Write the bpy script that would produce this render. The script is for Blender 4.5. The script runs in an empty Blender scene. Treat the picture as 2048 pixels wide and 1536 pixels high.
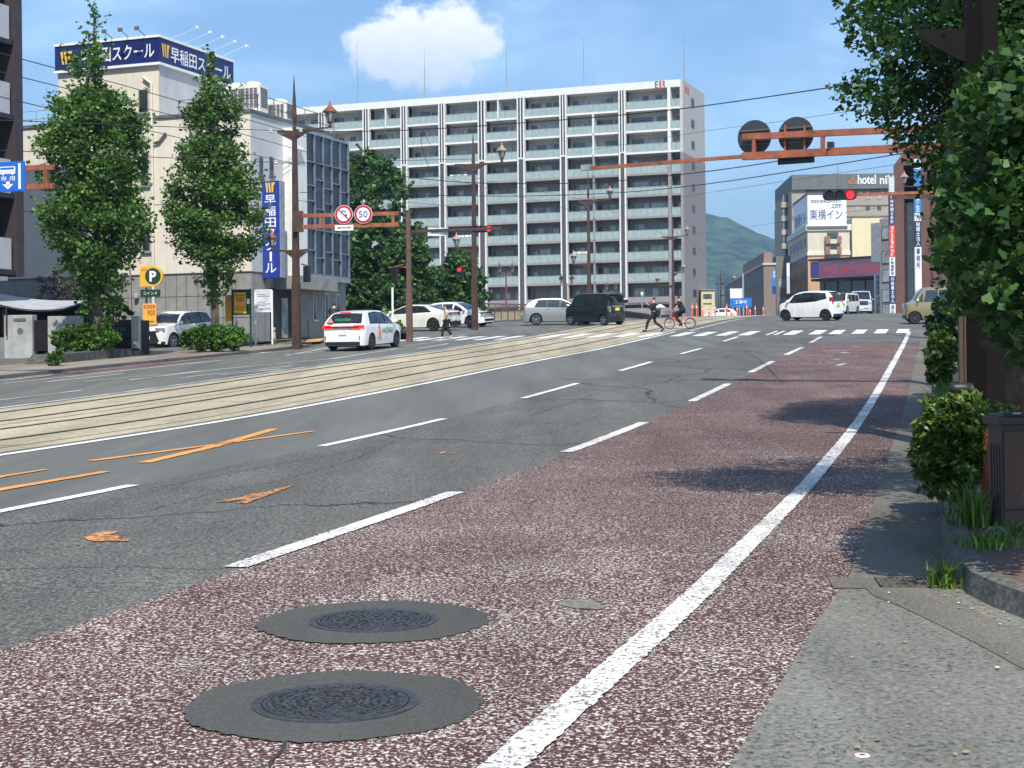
import bpy, math, random
import numpy as np
from mathutils import Vector, Matrix, Euler
random.seed(7); RNG = np.random.default_rng(11)
SC = bpy.context.scene
COL = SC.collection
rad = math.radians
# ---------------------------------------------------------------- camera
F = 3070.0; ROLL = rad(.58); EYE = 1.42
cd = bpy.data.cameras.new('camera'); cam = bpy.data.objects.new('camera', cd); COL.objects.link(cam)
cd.sensor_width = 36; cd.lens = F/2048*36; cd.shift_y = -46.4/2048; cd.clip_end = 12000; cd.clip_start = .1
cam.matrix_world = Matrix(((math.cos(ROLL), math.sin(ROLL), 0, 0), (0, 0, -1, 0), (-math.sin(ROLL), math.cos(ROLL), 0, EYE), (0, 0, 0, 1)))
SC.camera = cam
# ---------------------------------------------------------------- sky, sun, exposure
SUN_EL, SUN_AZ = 51.0, 175.0          # azimuth clockwise from +Y (the way the camera looks)
SC.view_settings.view_transform = 'Standard'; SC.view_settings.look = 'None'
SC.view_settings.exposure = 0.4; SC.view_settings.gamma = 1
W = bpy.data.worlds.new('World'); SC.world = W; W.use_nodes = True
nt = W.node_tree; N = nt.nodes; Lk = nt.links; N.clear()
def wn(t, **k):
    n = N.new(t)
    for a, b in k.items(): setattr(n, a, b)
    return n
sky = wn('ShaderNodeTexSky', sky_type='NISHITA', sun_disc=False, sun_elevation=rad(SUN_EL), sun_rotation=rad(SUN_AZ))
sky.air_density = 1.0; sky.dust_density = 0.8; sky.ozone_density = 1.6; sky.altitude = 0
tc = wn('ShaderNodeTexCoord')
def wmath(op, a, b=None, c=None, clamp=False):
    n = wn('ShaderNodeMath', operation=op, use_clamp=clamp)
    for i, q in enumerate((a, b, c)):
        if q is None: continue
        if isinstance(q, (int, float)): n.inputs[i].default_value = q
        else: Lk.new(q, n.inputs[i])
    return n.outputs[0]
sep = wn('ShaderNodeSeparateXYZ'); Lk.new(tc.outputs['Generated'], sep.inputs[0])
ax = wmath('DIVIDE', sep.outputs[0], wmath('MAXIMUM', sep.outputs[1], .05)); az = wmath('DIVIDE', sep.outputs[2], wmath('MAXIMUM', sep.outputs[1], .05))
comb = wn('ShaderNodeCombineXYZ'); Lk.new(ax, comb.inputs[0]); Lk.new(az, comb.inputs[2])
def wnoise(scale, detail, rough, sc3=(1, 1, 1), dist=0.):
    mp = wn('ShaderNodeMapping'); mp.inputs['Scale'].default_value = sc3; Lk.new(comb.outputs[0], mp.inputs[0])
    t = wn('ShaderNodeTexNoise'); t.inputs['Scale'].default_value = scale; t.inputs['Detail'].default_value = detail
    t.inputs['Roughness'].default_value = rough; t.inputs['Distortion'].default_value = dist; Lk.new(mp.outputs[0], t.inputs[0]); return t.outputs[0]
# one cumulus (a direction in the sky) built of three soft lobes broken up by noise
def lobe(cx, cz, rx, rz):
    a = wmath('DIVIDE', wmath('SUBTRACT', ax, cx), rx); b = wmath('DIVIDE', wmath('SUBTRACT', az, cz), rz)
    return wmath('SQRT', wmath('ADD', wmath('MULTIPLY', a, a), wmath('MULTIPLY', b, b)))
lobes = [(-.062, .207, .040, .029), (-.040, .213, .032, .024), (-.082, .205, .026, .020), (-.024, .208, .020, .014), (-.056, .192, .034, .018), (-.078, .196, .024, .018)]
d = None
for q in lobes:
    o = lobe(*q); d = o if d is None else wmath('SMOOTH_MIN', d, o, .25)
nz = wnoise(46, 7, .60, dist=.25); nz2 = wnoise(110, 5, .6)
dd = wmath('ADD', d, wmath('ADD', wmath('MULTIPLY', wmath('SUBTRACT', nz, .5), 1.7), wmath('MULTIPLY', wmath('SUBTRACT', nz2, .5), .22)))
mr = wn('ShaderNodeMapRange', interpolation_type='SMOOTHSTEP'); Lk.new(dd, mr.inputs[0])
mr.inputs[1].default_value = 1.10; mr.inputs[2].default_value = .66; mr.inputs[3].default_value = 0; mr.inputs[4].default_value = 1
cmask = mr.outputs[0]
thin = wnoise(5.5, 6, .55, (1, 1, 3.2), .4)
mr2 = wn('ShaderNodeMapRange', interpolation_type='SMOOTHSTEP'); Lk.new(thin, mr2.inputs[0])
mr2.inputs[1].default_value = .40; mr2.inputs[2].default_value = .78; mr2.inputs[3].default_value = .0; mr2.inputs[4].default_value = .55
tm = mr2.outputs[0]
def wmix(f, a, b):
    n = wn('ShaderNodeMix', data_type='RGBA'); 
    if isinstance(f, (int, float)): n.inputs[0].default_value = f
    else: Lk.new(f, n.inputs[0])
    for i, q in ((6, a), (7, b)):
        if isinstance(q, tuple): n.inputs[i].default_value = q
        else: Lk.new(q, n.inputs[i])
    return n.outputs[2]
SKYGAIN = 1.0
shade = wn('ShaderNodeMapRange'); Lk.new(wmath('ADD', az, wmath('MULTIPLY', wmath('SUBTRACT', nz2, .5), .03)), shade.inputs[0])
shade.inputs[1].default_value = .183; shade.inputs[2].default_value = .222; shade.inputs[3].default_value = 0; shade.inputs[4].default_value = 1
ccol = wmix(shade.outputs[0], (5.6, 6.6, 7.8, 1), (8.6, 8.8, 9.0, 1))
tint = wn('ShaderNodeMix', data_type='RGBA', blend_type='MULTIPLY'); tint.inputs[0].default_value = 1; Lk.new(sky.outputs[0], tint.inputs[6]); tint.inputs[7].default_value = (.84, 1.02, 1.14, 1)
base = wmix(tm, tint.outputs[2], (5.6, 8.3, 11.0, 1))
full = wmix(wmath('MULTIPLY', cmask, .93), base, ccol)
bg = wn('ShaderNodeBackground'); Lk.new(full, bg.inputs[0]); bg.inputs[1].default_value = .118
wo = wn('ShaderNodeOutputWorld'); Lk.new(bg.outputs[0], wo.inputs[0])
sl = bpy.data.lights.new('sun', 'SUN'); sun = bpy.data.objects.new('sun', sl); COL.objects.link(sun)
HAZE_D = .00024
sl.energy = 4.4; sl.angle = rad(.5); sl.color = (1, .94, .83)
sd = Vector((math.sin(rad(SUN_AZ))*math.cos(rad(SUN_EL)), math.cos(rad(SUN_AZ))*math.cos(rad(SUN_EL)), math.sin(rad(SUN_EL))))
sun.rotation_euler = sd.to_track_quat('Z', 'Y').to_euler(); sun.location = (0, 0, 60)

# ---------------------------------------------------------------- geometry of the place
def uv(px, py):
    a = px-1024; b = 768-py
    return a*math.cos(ROLL)+b*math.sin(ROLL), -a*math.sin(ROLL)+b*math.cos(ROLL)-46.4
PHI = math.atan(842/F); S_, C_ = math.sin(PHI), math.cos(PHI)
PROF = [(-400, 0), (3, 0), (8.7, .09), (13, .15), (18.5, .275), (24.5, .44), (29, .635), (34.5, .87), (39, 1.10), (44, 1.33), (49, 1.56), (54.5, 1.79), (58.5, 2.0),
        (64.5, 2.31), (72, 2.70), (80, 3.15), (90, 3.66), (100, 4.08), (115, 4.62), (133, 5.05), (160, 5.45), (200, 5.7), (240, 5.75), (9000, 5.75)]
def _raw(s):
    for (a, b), (c, e) in zip(PROF, PROF[1:]):
        if s <= c: return b+(e-b)*(s-a)/(c-a)
    return PROF[-1][1]
_ZT = [sum(_raw(s+k)*w for k, w in ((-4, 1), (-2, 2), (0, 3), (2, 2), (4, 1)))/9 for s in range(-60, 262)]
def zs(s):
    if s <= -60: return 0.
    if s >= 260: return 5.75
    i = math.floor(s)+60; f = s-math.floor(s)
    return _ZT[i]*(1-f)+_ZT[i+1]*f
def XY(s, L): return S_*s-C_*L, C_*s+S_*L
def RL(s, L, dz=0.):
    x, y = XY(s, L); return Vector((x, y, zs(s)+dz))
def SLof(x, y): return S_*x+C_*y, S_*y-C_*x
def zg(x, y): return zs(S_*x+C_*y)
def G(px, py, dz=0., far=240):
    u, v = uv(px, py); u /= F; v /= F
    y = 3.
    def h(y): return EYE+v*y-zg(u*y, y)-dz
    while y < far and h(y) > 0: y += .5
    lo, hi = y-.5, y
    for _ in range(30):
        m = (lo+hi)/2
        if h(m) > 0: lo = m
        else: hi = m
    return Vector((u*lo, lo, zg(u*lo, lo)+dz))
def GSL(px, py):
    p = G(px, py); return SLof(p.x, p.y)
def P(px, py, y):
    u, v = uv(px, py); return Vector((u/F*y, y, EYE+v/F*y))
class Frame:
    def __init__(s, loc, deg):
        s.loc = Vector(loc); s.rz = rad(deg); s.M = Matrix.Translation(s.loc) @ Matrix.Rotation(s.rz, 4, 'Z'); s.I = s.M.inverted()
    def hit(s, px, py, axis, val):
        u, v = uv(px, py); o = s.I @ Vector((0, 0, EYE)); d = s.I.to_3x3() @ Vector((u/F, 1, v/F))
        t = (val-o[axis])/d[axis]; return o+d*t
def frame_at(px, y, deg, z=None, py=None):
    p = P(px, 700, y); return Frame((p.x, p.y, zg(p.x, p.y) if z is None else z), deg)

# ---------------------------------------------------------------- materials
MATS = {}
def _n(nt, t, **k):
    n = nt.nodes.new(t)
    for a, b in k.items(): setattr(n, a, b)
    return n
def mat(name, col, rough=.7, metal=0., var=.12, vs=3., bump=0., bs=40., spec=.5, emit=None, streak=0., dirt=None, coat=0., stretch=(1, 1, 1), trans=0.):
    if name in MATS: return MATS[name]
    m = bpy.data.materials.new(name); m.use_nodes = True; t = m.node_tree; b = t.nodes['Principled BSDF']
    b.inputs['Roughness'].default_value = rough; b.inputs['Metallic'].default_value = metal
    b.inputs['Specular IOR Level'].default_value = spec; b.inputs['Coat Weight'].default_value = coat
    if trans: b.inputs['Transmission Weight'].default_value = trans
    tc = _n(t, 'ShaderNodeTexCoord'); mp = _n(t, 'ShaderNodeMapping'); mp.inputs['Scale'].default_value = stretch; t.links.new(tc.outputs['Object'], mp.inputs[0])
    nz = _n(t, 'ShaderNodeTexNoise'); nz.inputs['Scale'].default_value = vs; nz.inputs['Detail'].default_value = 6; nz.inputs['Roughness'].default_value = .6
    t.links.new(mp.outputs[0], nz.inputs[0])
    cr = _n(t, 'ShaderNodeValToRGB'); t.links.new(nz.outputs[0], cr.inputs[0])
    dk = dirt or tuple(c*(1-var*2) for c in col); lt = tuple(min(1, c*(1+var)) for c in col)
    e = cr.color_ramp.elements; e[0].position = .28; e[0].color = (*dk, 1); e[1].position = .62; e[1].color = (*lt, 1)
    out = cr.outputs[0]
    if streak:
        mp2 = _n(t, 'ShaderNodeMapping'); mp2.inputs['Scale'].default_value = (2.5, 2.5, .12); t.links.new(tc.outputs['Object'], mp2.inputs[0])
        n2 = _n(t, 'ShaderNodeTexNoise'); n2.inputs['Scale'].default_value = 2.; n2.inputs['Detail'].default_value = 5; t.links.new(mp2.outputs[0], n2.inputs[0])
        r2 = _n(t, 'ShaderNodeMapRange'); t.links.new(n2.outputs[0], r2.inputs[0]); r2.inputs[1].default_value = .45; r2.inputs[2].default_value = .8; r2.inputs[3].default_value = 1; r2.inputs[4].default_value = 1-streak
        mx = _n(t, 'ShaderNodeMix', data_type='RGBA', blend_type='MULTIPLY'); mx.inputs[0].default_value = 1
        t.links.new(out, mx.inputs[6]); t.links.new(r2.outputs[0], mx.inputs[7]); out = mx.outputs[2]
    t.links.new(out, b.inputs['Base Color'])
    if bump:
        n3 = _n(t, 'ShaderNodeTexNoise'); n3.inputs['Scale'].default_value = bs; n3.inputs['Detail'].default_value = 4; t.links.new(tc.outputs['Object'], n3.inputs[0])
        bp = _n(t, 'ShaderNodeBump'); bp.inputs['Strength'].default_value = bump; bp.inputs['Distance'].default_value = .02; t.links.new(n3.outputs[0], bp.inputs['Height']); t.links.new(bp.outputs[0], b.inputs['Normal'])
    if emit:
        b.inputs['Emission Color'].default_value = (*emit[:3], 1); b.inputs['Emission Strength'].default_value = emit[3]
    MATS[name] = m; return m
def leafmat(name, a, b_, c=None, rough=.5, tr=.35):
    m = bpy.data.materials.new(name); m.use_nodes = True; t = m.node_tree; b = t.nodes['Principled BSDF']
    b.inputs['Roughness'].default_value = rough; b.inputs['Specular IOR Level'].default_value = .35
    g = _n(t, 'ShaderNodeNewGeometry'); cr = _n(t, 'ShaderNodeValToRGB'); t.links.new(g.outputs['Random Per Island'], cr.inputs[0])
    e = cr.color_ramp.elements; e[0].color = (*a, 1); e[1].color = (*b_, 1)
    if c: q = e.new(.88); q.color = (*b_, 1); e[2].position = 1; e[2].color = (*c, 1)
    tcn = _n(t, 'ShaderNodeTexCoord'); nz = _n(t, 'ShaderNodeTexNoise'); nz.inputs['Scale'].default_value = 1.1; nz.inputs['Detail'].default_value = 3; t.links.new(tcn.outputs['Object'], nz.inputs[0])
    rg = _n(t, 'ShaderNodeMapRange'); t.links.new(nz.outputs[0], rg.inputs[0]); rg.inputs[1].default_value = .35; rg.inputs[2].default_value = .65; rg.inputs[3].default_value = .68; rg.inputs[4].default_value = 1.35
    cr2 = _n(t, 'ShaderNodeMix', data_type='RGBA', blend_type='MULTIPLY'); cr2.inputs[0].default_value = 1; t.links.new(cr.outputs[0], cr2.inputs[6]); t.links.new(rg.outputs[0], cr2.inputs[7])
    t.links.new(cr2.outputs[2], b.inputs['Base Color'])
    tl = _n(t, 'ShaderNodeBsdfTranslucent'); mm = _n(t, 'ShaderNodeMix', data_type='RGBA', blend_type='MULTIPLY'); mm.inputs[0].default_value = 1
    t.links.new(cr2.outputs[2], mm.inputs[6]); mm.inputs[7].default_value = (1.5, 1.7, .6, 1); t.links.new(mm.outputs[2], tl.inputs[0])
    mx = _n(t, 'ShaderNodeMixShader'); mx.inputs[0].default_value = tr; t.links.new(b.outputs[0], mx.inputs[1]); t.links.new(tl.outputs[0], mx.inputs[2])
    t.links.new(mx.outputs[0], t.nodes['Material Output'].inputs[0]); return m
def ground_mat(name, cols, scale, pos, rough=.85, big=(.5, .16), bump=.6, cracks=0., stain=None, voro=False, warp=None):
    """speckled aggregate: a ramp over fine noise, modulated by broad wear, optional cracks"""
    m = bpy.data.materials.new(name); m.use_nodes = True; t = m.node_tree; b = t.nodes['Principled BSDF']
    b.inputs['Roughness'].default_value = rough; b.inputs['Specular IOR Level'].default_value = .3
    tc = _n(t, 'ShaderNodeTexCoord')
    nz = _n(t, 'ShaderNodeTexNoise'); nz.inputs['Scale'].default_value = scale; nz.inputs['Detail'].default_value = 2.5; nz.inputs['Roughness'].default_value = .65; nz.inputs['Distortion'].default_value = .5
    mp0 = _n(t, 'ShaderNodeMapping'); mp0.inputs['Rotation'].default_value = (0, 0, PHI); mp0.inputs['Scale'].default_value = (1, .8, 1)
    t.links.new(tc.outputs['Object'], mp0.inputs[0]); t.links.new(mp0.outputs[0], nz.inputs[0])
    bg_ = _n(t, 'ShaderNodeTexNoise'); bg_.inputs['Scale'].default_value = big[0]; bg_.inputs['Detail'].default_value = 4; t.links.new(tc.outputs['Object'], bg_.inputs[0])
    a1 = _n(t, 'ShaderNodeMath', operation='SUBTRACT'); a1.inputs[1].default_value = .5; t.links.new(bg_.outputs[0], a1.inputs[0])
    a2 = _n(t, 'ShaderNodeMath', operation='MULTIPLY_ADD'); t.links.new(a1.outputs[0], a2.inputs[0]); a2.inputs[1].default_value = big[1]; t.links.new(nz.outputs[0], a2.inputs[2])
    src = a2.outputs[0]
    if warp:   # wear changing along Y
        sx = _n(t, 'ShaderNodeSeparateXYZ'); t.links.new(tc.outputs['Object'], sx.inputs[0])
        r = _n(t, 'ShaderNodeMapRange'); t.links.new(sx.outputs[1], r.inputs[0])
        for i, q in enumerate(warp): r.inputs[i+1].default_value = q
        ad = _n(t, 'ShaderNodeMath', operation='ADD'); t.links.new(src, ad.inputs[0]); t.links.new(r.outputs[0], ad.inputs[1]); src = ad.outputs[0]
    cr = _n(t, 'ShaderNodeValToRGB'); t.links.new(src, cr.inputs[0]); e = cr.color_ramp.elements
    e[0].position = pos[0]; e[0].color = (*cols[0], 1); e[1].position = pos[1]; e[1].color = (*cols[1], 1)
    for p_, c_ in zip(pos[2:], cols[2:]): q = e.new(p_); q.color = (*c_, 1)
    out = cr.outputs[0]
    # broad tone
    n4 = _n(t, 'ShaderNodeTexNoise'); n4.inputs['Scale'].default_value = 1.; n4.inputs['Detail'].default_value = 6; n4.inputs['Roughness'].default_value = .6
    mp4 = _n(t, 'ShaderNodeMapping'); mp4.inputs['Rotation'].default_value = (0, 0, PHI); mp4.inputs['Scale'].default_value = (1.1, .09, 1); t.links.new(tc.outputs['Object'], mp4.inputs[0]); t.links.new(mp4.outputs[0], n4.inputs[0])
    r4 = _n(t, 'ShaderNodeMapRange'); t.links.new(n4.outputs[0], r4.inputs[0]); r4.inputs[1].default_value = .3; r4.inputs[2].default_value = .7; r4.inputs[3].default_value = .74; r4.inputs[4].default_value = 1.18
    mx = _n(t, 'ShaderNodeMix', data_type='RGBA', blend_type='MULTIPLY'); mx.inputs[0].default_value = 1; t.links.new(out, mx.inputs[6]); t.links.new(r4.outputs[0], mx.inputs[7]); out = mx.outputs[2]
    if cracks:
        mpc = _n(t, 'ShaderNodeMapping'); mpc.inputs['Scale'].default_value = (.30, .16, 1); mpc.inputs['Rotation'].default_value = (0, 0, PHI+.5); t.links.new(tc.outputs['Object'], mpc.inputs[0])
        nw = _n(t, 'ShaderNodeTexNoise'); nw.inputs['Scale'].default_value = 2.2; nw.inputs['Detail'].default_value = 6; t.links.new(mpc.outputs[0], nw.inputs[0])
        mxv = _n(t, 'ShaderNodeMix', data_type='VECTOR'); mxv.inputs[0].default_value = .35; t.links.new(mpc.outputs[0], mxv.inputs[4]); t.links.new(nw.outputs[1], mxv.inputs[5])
        vo = _n(t, 'ShaderNodeTexVoronoi', feature='DISTANCE_TO_EDGE'); vo.inputs['Scale'].default_value = 1.; t.links.new(mxv.outputs[1], vo.inputs[0])
        rc = _n(t, 'ShaderNodeMapRange'); t.links.new(vo.outputs[0], rc.inputs[0]); rc.inputs[1].default_value = .002; rc.inputs[2].default_value = .009; rc.inputs[3].default_value = 1-cracks; rc.inputs[4].default_value = 1
        mc = _n(t, 'ShaderNodeMix', data_type='RGBA', blend_type='MULTIPLY'); mc.inputs[0].default_value = 1; t.links.new(out, mc.inputs[6]); t.links.new(rc.outputs[0], mc.inputs[7]); out = mc.outputs[2]
    t.links.new(out, b.inputs['Base Color'])
    if bump:
        bp = _n(t, 'ShaderNodeBump'); bp.inputs['Strength'].default_value = bump; bp.inputs['Distance'].default_value = .006; t.links.new(nz.outputs[0], bp.inputs['Height']); t.links.new(bp.outputs[0], b.inputs['Normal'])
    MATS[name] = m; return m

# ---------------------------------------------------------------- mesh building
class MB:
    def __init__(s): s.v = []; s.f = []; s.m = []
    def add(s, vs, fs, mi=0):
        o = len(s.v); s.v += [tuple(v) for v in vs]; s.f += [tuple(i+o for i in f) for f in fs]; s.m += [mi]*len(fs); return s
    def box(s, c, d, rz=0., mi=0, top=1., R=None):
        """c centre of the base, d sizes, top = scale of the upper face"""
        vs = []
        for k, q in ((0, 1.), (1, top)):
            for i, j in ((-1, -1), (1, -1), (1, 1), (-1, 1)): vs.append(Vector((i*d[0]/2*q, j*d[1]/2*q, k*d[2])))
        M = R or Matrix.Rotation(rz, 3, 'Z'); c = Vector(c)
        return s.add([M @ v+c for v in vs], [(0, 3, 2, 1), (4, 5, 6, 7), (0, 1, 5, 4), (1, 2, 6, 5), (2, 3, 7, 6), (3, 0, 4, 7)], mi)
    def bb(s, x0, x1, y0, y1, z0, z1, mi=0): return s.box(((x0+x1)/2, (y0+y1)/2, z0), (abs(x1-x0), abs(y1-y0), z1-z0), mi=mi)
    def poly(s, pts, mi=0): return s.add(pts, [tuple(range(len(pts)))], mi)
    def tube(s, pts, r, n=8, mi=0, cap=True):
        pts = [Vector(p) for p in pts]; rs = r if isinstance(r, (list, tuple)) else [r]*len(pts); vs = []; fs = []
        up = None
        for i, p in enumerate(pts):
            d = (pts[min(i+1, len(pts)-1)]-pts[max(i-1, 0)]).normalized()
            if up is None: up = Vector((0, 0, 1)) if abs(d.z) < .9 else Vector((1, 0, 0))
            a = d.cross(up).normalized(); b = a.cross(d).normalized(); up = b
            for k in range(n):
                t = 2*math.pi*(k+.5)/n; vs.append(p+(a*math.cos(t)+b*math.sin(t))*rs[i])
        for i in range(len(pts)-1):
            for k in range(n): fs.append((i*n+k, i*n+(k+1) % n, (i+1)*n+(k+1) % n, (i+1)*n+k))
        if cap: fs.append(tuple(range(n-1, -1, -1))); fs.append(tuple((len(pts)-1)*n+k for k in range(n)))
        return s.add(vs, fs, mi)
    def bar(s, a, b, w, h, mi=0):
        """rectangular bar from a to b, w sideways, h vertical"""
        a = Vector(a); b = Vector(b); d = (b-a).normalized(); up = Vector((0, 0, 1)) if abs(d.z) < .95 else Vector((0, 1, 0))
        x = d.cross(up).normalized(); z = x.cross(d); vs = []
        for p in (a, b):
            for i, j in ((-1, -1), (1, -1), (1, 1), (-1, 1)): vs.append(p+x*i*w/2+z*j*h/2)
        return s.add(vs, [(0, 3, 2, 1), (4, 5, 6, 7), (0, 1, 5, 4), (1, 2, 6, 5), (2, 3, 7, 6), (3, 0, 4, 7)], mi)
    def lathe(s, prof, c=(0, 0, 0), n=16, mi=0, R=None, ring=None):
        """surface of revolution; a profile of 4+ points that starts and ends at one radius is a closed ring"""
        if ring is None: ring = len(prof) > 3 and abs(prof[0][0]-prof[-1][0]) < 1e-6
        c = Vector(c); vs = []; fs = []
        for r, z in prof:
            for k in range(n):
                t = 2*math.pi*(k+.5)/n; v = Vector((r*math.cos(t), r*math.sin(t), z)); vs.append((R @ v if R else v)+c)
        for i in range(len(prof)-1):
            for k in range(n): fs.append((i*n+k, i*n+(k+1) % n, (i+1)*n+(k+1) % n, (i+1)*n+k))
        if ring:
            q = (len(prof)-1)*n
            for k in range(n): fs.append((q+k, q+(k+1) % n, (k+1) % n, k))
        else: fs.append(tuple(range(n-1, -1, -1))); fs.append(tuple((len(prof)-1)*n+k for k in range(n)))
        return s.add(vs, fs, mi)
    def prism(s, pts, h, axis=(0, 0, 1), mi=0):
        """polygon pts extruded by h along axis"""
        pts = [Vector(p) for p in pts]; a = Vector(axis)*h; n = len(pts)
        return s.add(pts+[p+a for p in pts], [tuple(range(n-1, -1, -1)), tuple(range(n, 2*n))]+[(i, (i+1) % n, (i+1) % n+n, i+n) for i in range(n)], mi)
    def build(s, name, mats, parent=None, smooth=False, loc=None, bevel=0., fixn=False):
        me = bpy.data.meshes.new(name); me.from_pydata(s.v, [], s.f); 
        if not isinstance(mats, (list, tuple)): mats = [mats]
        for m in mats: me.materials.append(m)
        if len(mats) > 1: me.polygons.foreach_set('material_index', s.m)
        if smooth: me.polygons.foreach_set('use_smooth', [True]*len(me.polygons))
        if fixn:
            import bmesh
            bm = bmesh.new(); bm.from_mesh(me); bmesh.ops.recalc_face_normals(bm, faces=bm.faces); bm.to_mesh(me); bm.free()
        me.update()
        o = bpy.data.objects.new(name, me); COL.objects.link(o)
        if parent: o.parent = parent
        if loc is not None: o.location = loc
        if bevel:
            b = o.modifiers.new('b', 'BEVEL'); b.width = bevel; b.segments = 2; b.limit_method = 'ANGLE'; b.angle_limit = rad(50)
        return o
def thing(name, label, cat, loc=(0, 0, 0), rz=0., group=None):
    o = bpy.data.objects.new(name, None); COL.objects.link(o); o.location = loc; o.rotation_euler = (0, 0, rz); o.empty_display_size = .2
    return tag(o, label, cat, group)
def tag(o, label, cat, group=None):
    o['label'] = label; o['category'] = cat
    if group: o['group'] = group
    return o
def struct(o): o['kind'] = 'structure'; return o
def fthing(name, label, cat, fr, group=None):
    return thing(name, label, cat, fr.loc, fr.rz, group)
def copy_tree(o, parent=None):
    c = o.copy(); COL.objects.link(c)
    if parent: c.parent = parent
    for ch in list(o.children): copy_tree(ch, c)
    return c
BOLD = None
def text(body, m, parent, origin, xdir, ydir, height, width=None, depth=.02, name='lettering', vertical=False, off=.006, bold=.0, shear=0., align='CENTER', gap=1.05):
    """lettering lying in the plane (xdir, ydir) centred on origin; height = glyph height"""
    if vertical: body = '\n'.join(body)
    c = bpy.data.curves.new('t', 'FONT'); c.body = body; c.size = 1; c.align_x = 'CENTER'; c.align_y = 'CENTER'; c.offset = bold; c.shear = shear; c.resolution_u = 3
    c.space_line = gap
    o = bpy.data.objects.new('t', c); COL.objects.link(o); dg = bpy.context.evaluated_depsgraph_get(); dg.update()
    me = bpy.data.meshes.new_from_object(o.evaluated_get(dg)); bpy.data.objects.remove(o)
    n = len(me.vertices); co = np.empty(n*3); me.vertices.foreach_get('co', co); co = co.reshape(-1, 3)
    lo = co.min(0); hi = co.max(0); ctr = (lo+hi)/2; sy = height/(hi[1]-lo[1]); sx = sy if width is None else width/(hi[0]-lo[0])
    X = np.array(Vector(xdir).normalized()); Y = np.array(Vector(ydir).normalized()); Nn = np.cross(X, Y)
    out = np.array(origin)+np.outer((co[:, 0]-ctr[0])*sx, X)+np.outer((co[:, 1]-ctr[1])*sy, Y)+Nn*off
    me.vertices.foreach_set('co', out.ravel()); me.materials.clear(); me.materials.append(m); me.update()
    ob = bpy.data.objects.new(name, me); COL.objects.link(ob); ob.parent = parent; return ob

def leaves(name, pts, size, m, parent=None, shape='quad', updir=.3, loc=None, jitter=.4, nrm=None):
    """one mesh of many small leaf faces at pts"""
    n = len(pts); a = RNG.normal(size=(n, 3)); a[:, 2] = np.abs(a[:, 2])+updir
    if nrm is not None: a = a*.7+nrm
    a /= np.linalg.norm(a, axis=1)[:, None]
    t = RNG.normal(size=(n, 3)); t -= a*(t*a).sum(1)[:, None]; t /= np.linalg.norm(t, axis=1)[:, None]; b = np.cross(a, t)
    sz = size*(1+jitter*(RNG.random(n)-.5)*2)
    if shape == 'quad': base = [(-.5, -.35, 0), (.15, -.5, .08), (.5, .3, 0), (-.2, .5, .08)]
    elif shape == 'long': base = [(-.5, 0, 0), (0, -.17, .04), (.5, 0, -.03), (0, .17, .04)]
    elif shape == 'fan': base = [(-.5, 0, 0), (.1, -.52, .1), (.42, -.3, .03), (.30, 0, -.02), (.42, .3, .03), (.1, .52, .1)]
    k = len(base); V = np.empty((n, k, 3))
    for i, (p, q, r) in enumerate(base): V[:, i] = pts+(t*p+b*q+a*r)*sz[:, None]
    me = bpy.data.meshes.new(name); me.vertices.add(n*k); me.vertices.foreach_set('co', V.ravel().astype(np.float32))
    me.loops.add(n*k); me.loops.foreach_set('vertex_index', np.arange(n*k, dtype=np.int32))
    me.polygons.add(n); me.polygons.foreach_set('loop_start', np.arange(0, n*k, k, dtype=np.int32)); me.polygons.foreach_set('loop_total', np.full(n, k, dtype=np.int32))
    me.update(calc_edges=True); me.materials.append(m)
    o = bpy.data.objects.new(name, me); COL.objects.link(o)
    if parent: o.parent = parent
    if loc is not None: o.location = loc
    return o
def clumps(centers, rads, per, flat=.8):
    """points gathered in clumps, denser towards each clump's skin"""
    C = np.repeat(np.array(centers), per, axis=0); R = np.repeat(np.array(rads), per)
    d = RNG.normal(size=C.shape); d /= np.linalg.norm(d, axis=1)[:, None]
    r = R*(RNG.random(len(C))**.45); d[:, 2] *= flat
    return C+d*r[:, None]
# ================================================================ GROUND
asph_old = ground_mat('old_asphalt', [(.046, .045, .041), (.142, .138, .124), (.29, .28, .25)], 42, (.36, .56, .72), cracks=.7, big=(.6, .12))
asph_new = ground_mat('fresh_asphalt', [(.112, .115, .104), (.155, .157, .142)], 60, (.35, .65), bump=.35, big=(.4, .1), cracks=.0)
asph_far = ground_mat('road_asphalt', [(.105, .107, .097), (.160, .160, .145)], 30, (.35, .65), bump=.2, big=(.3, .25), cracks=.25)
red_m = ground_mat('red_lane', [(.048, .019, .018), (.098, .042, .038), (.34, .28, .25), (.66, .63, .58)], 58, (.30, .54, .575, .66), big=(.8, .10), bump=.9, warp=(4, 20, .026, -.018))
pale_m = ground_mat('pale_asphalt', [(.045, .044, .038), (.155, .152, .132), (.225, .22, .19), (.34, .33, .285)], 40, (.28, .42, .62, .80), big=(.7, .34), bump=1.)
gutter_m = ground_mat('gutter_concrete', [(.085, .079, .066), (.165, .152, .128), (.24, .225, .19)], 70, (.3, .55, .75), big=(.9, .3), bump=.5)
tram_m = ground_mat('tram_concrete', [(.30, .25, .175), (.42, .36, .255), (.50, .44, .33)], 9, (.25, .55, .8), big=(.25, .35), bump=.1, rough=.9)
walk_m = ground_mat('paving_left', [(.20, .17, .145), (.30, .26, .225)], 20, (.3, .7), big=(.4, .3), bump=.1)
redstrip_m = ground_mat('red_strip', [(.11, .045, .045), (.19, .09, .085), (.3, .24, .22)], 40, (.3, .6, .8), bump=.2)
patch_m = ground_mat('patch_asphalt', [(.060, .059, .053), (.095, .093, .084), (.16, .155, .14)], 90, (.3, .6, .8), bump=.6, big=(2, .1))
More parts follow.
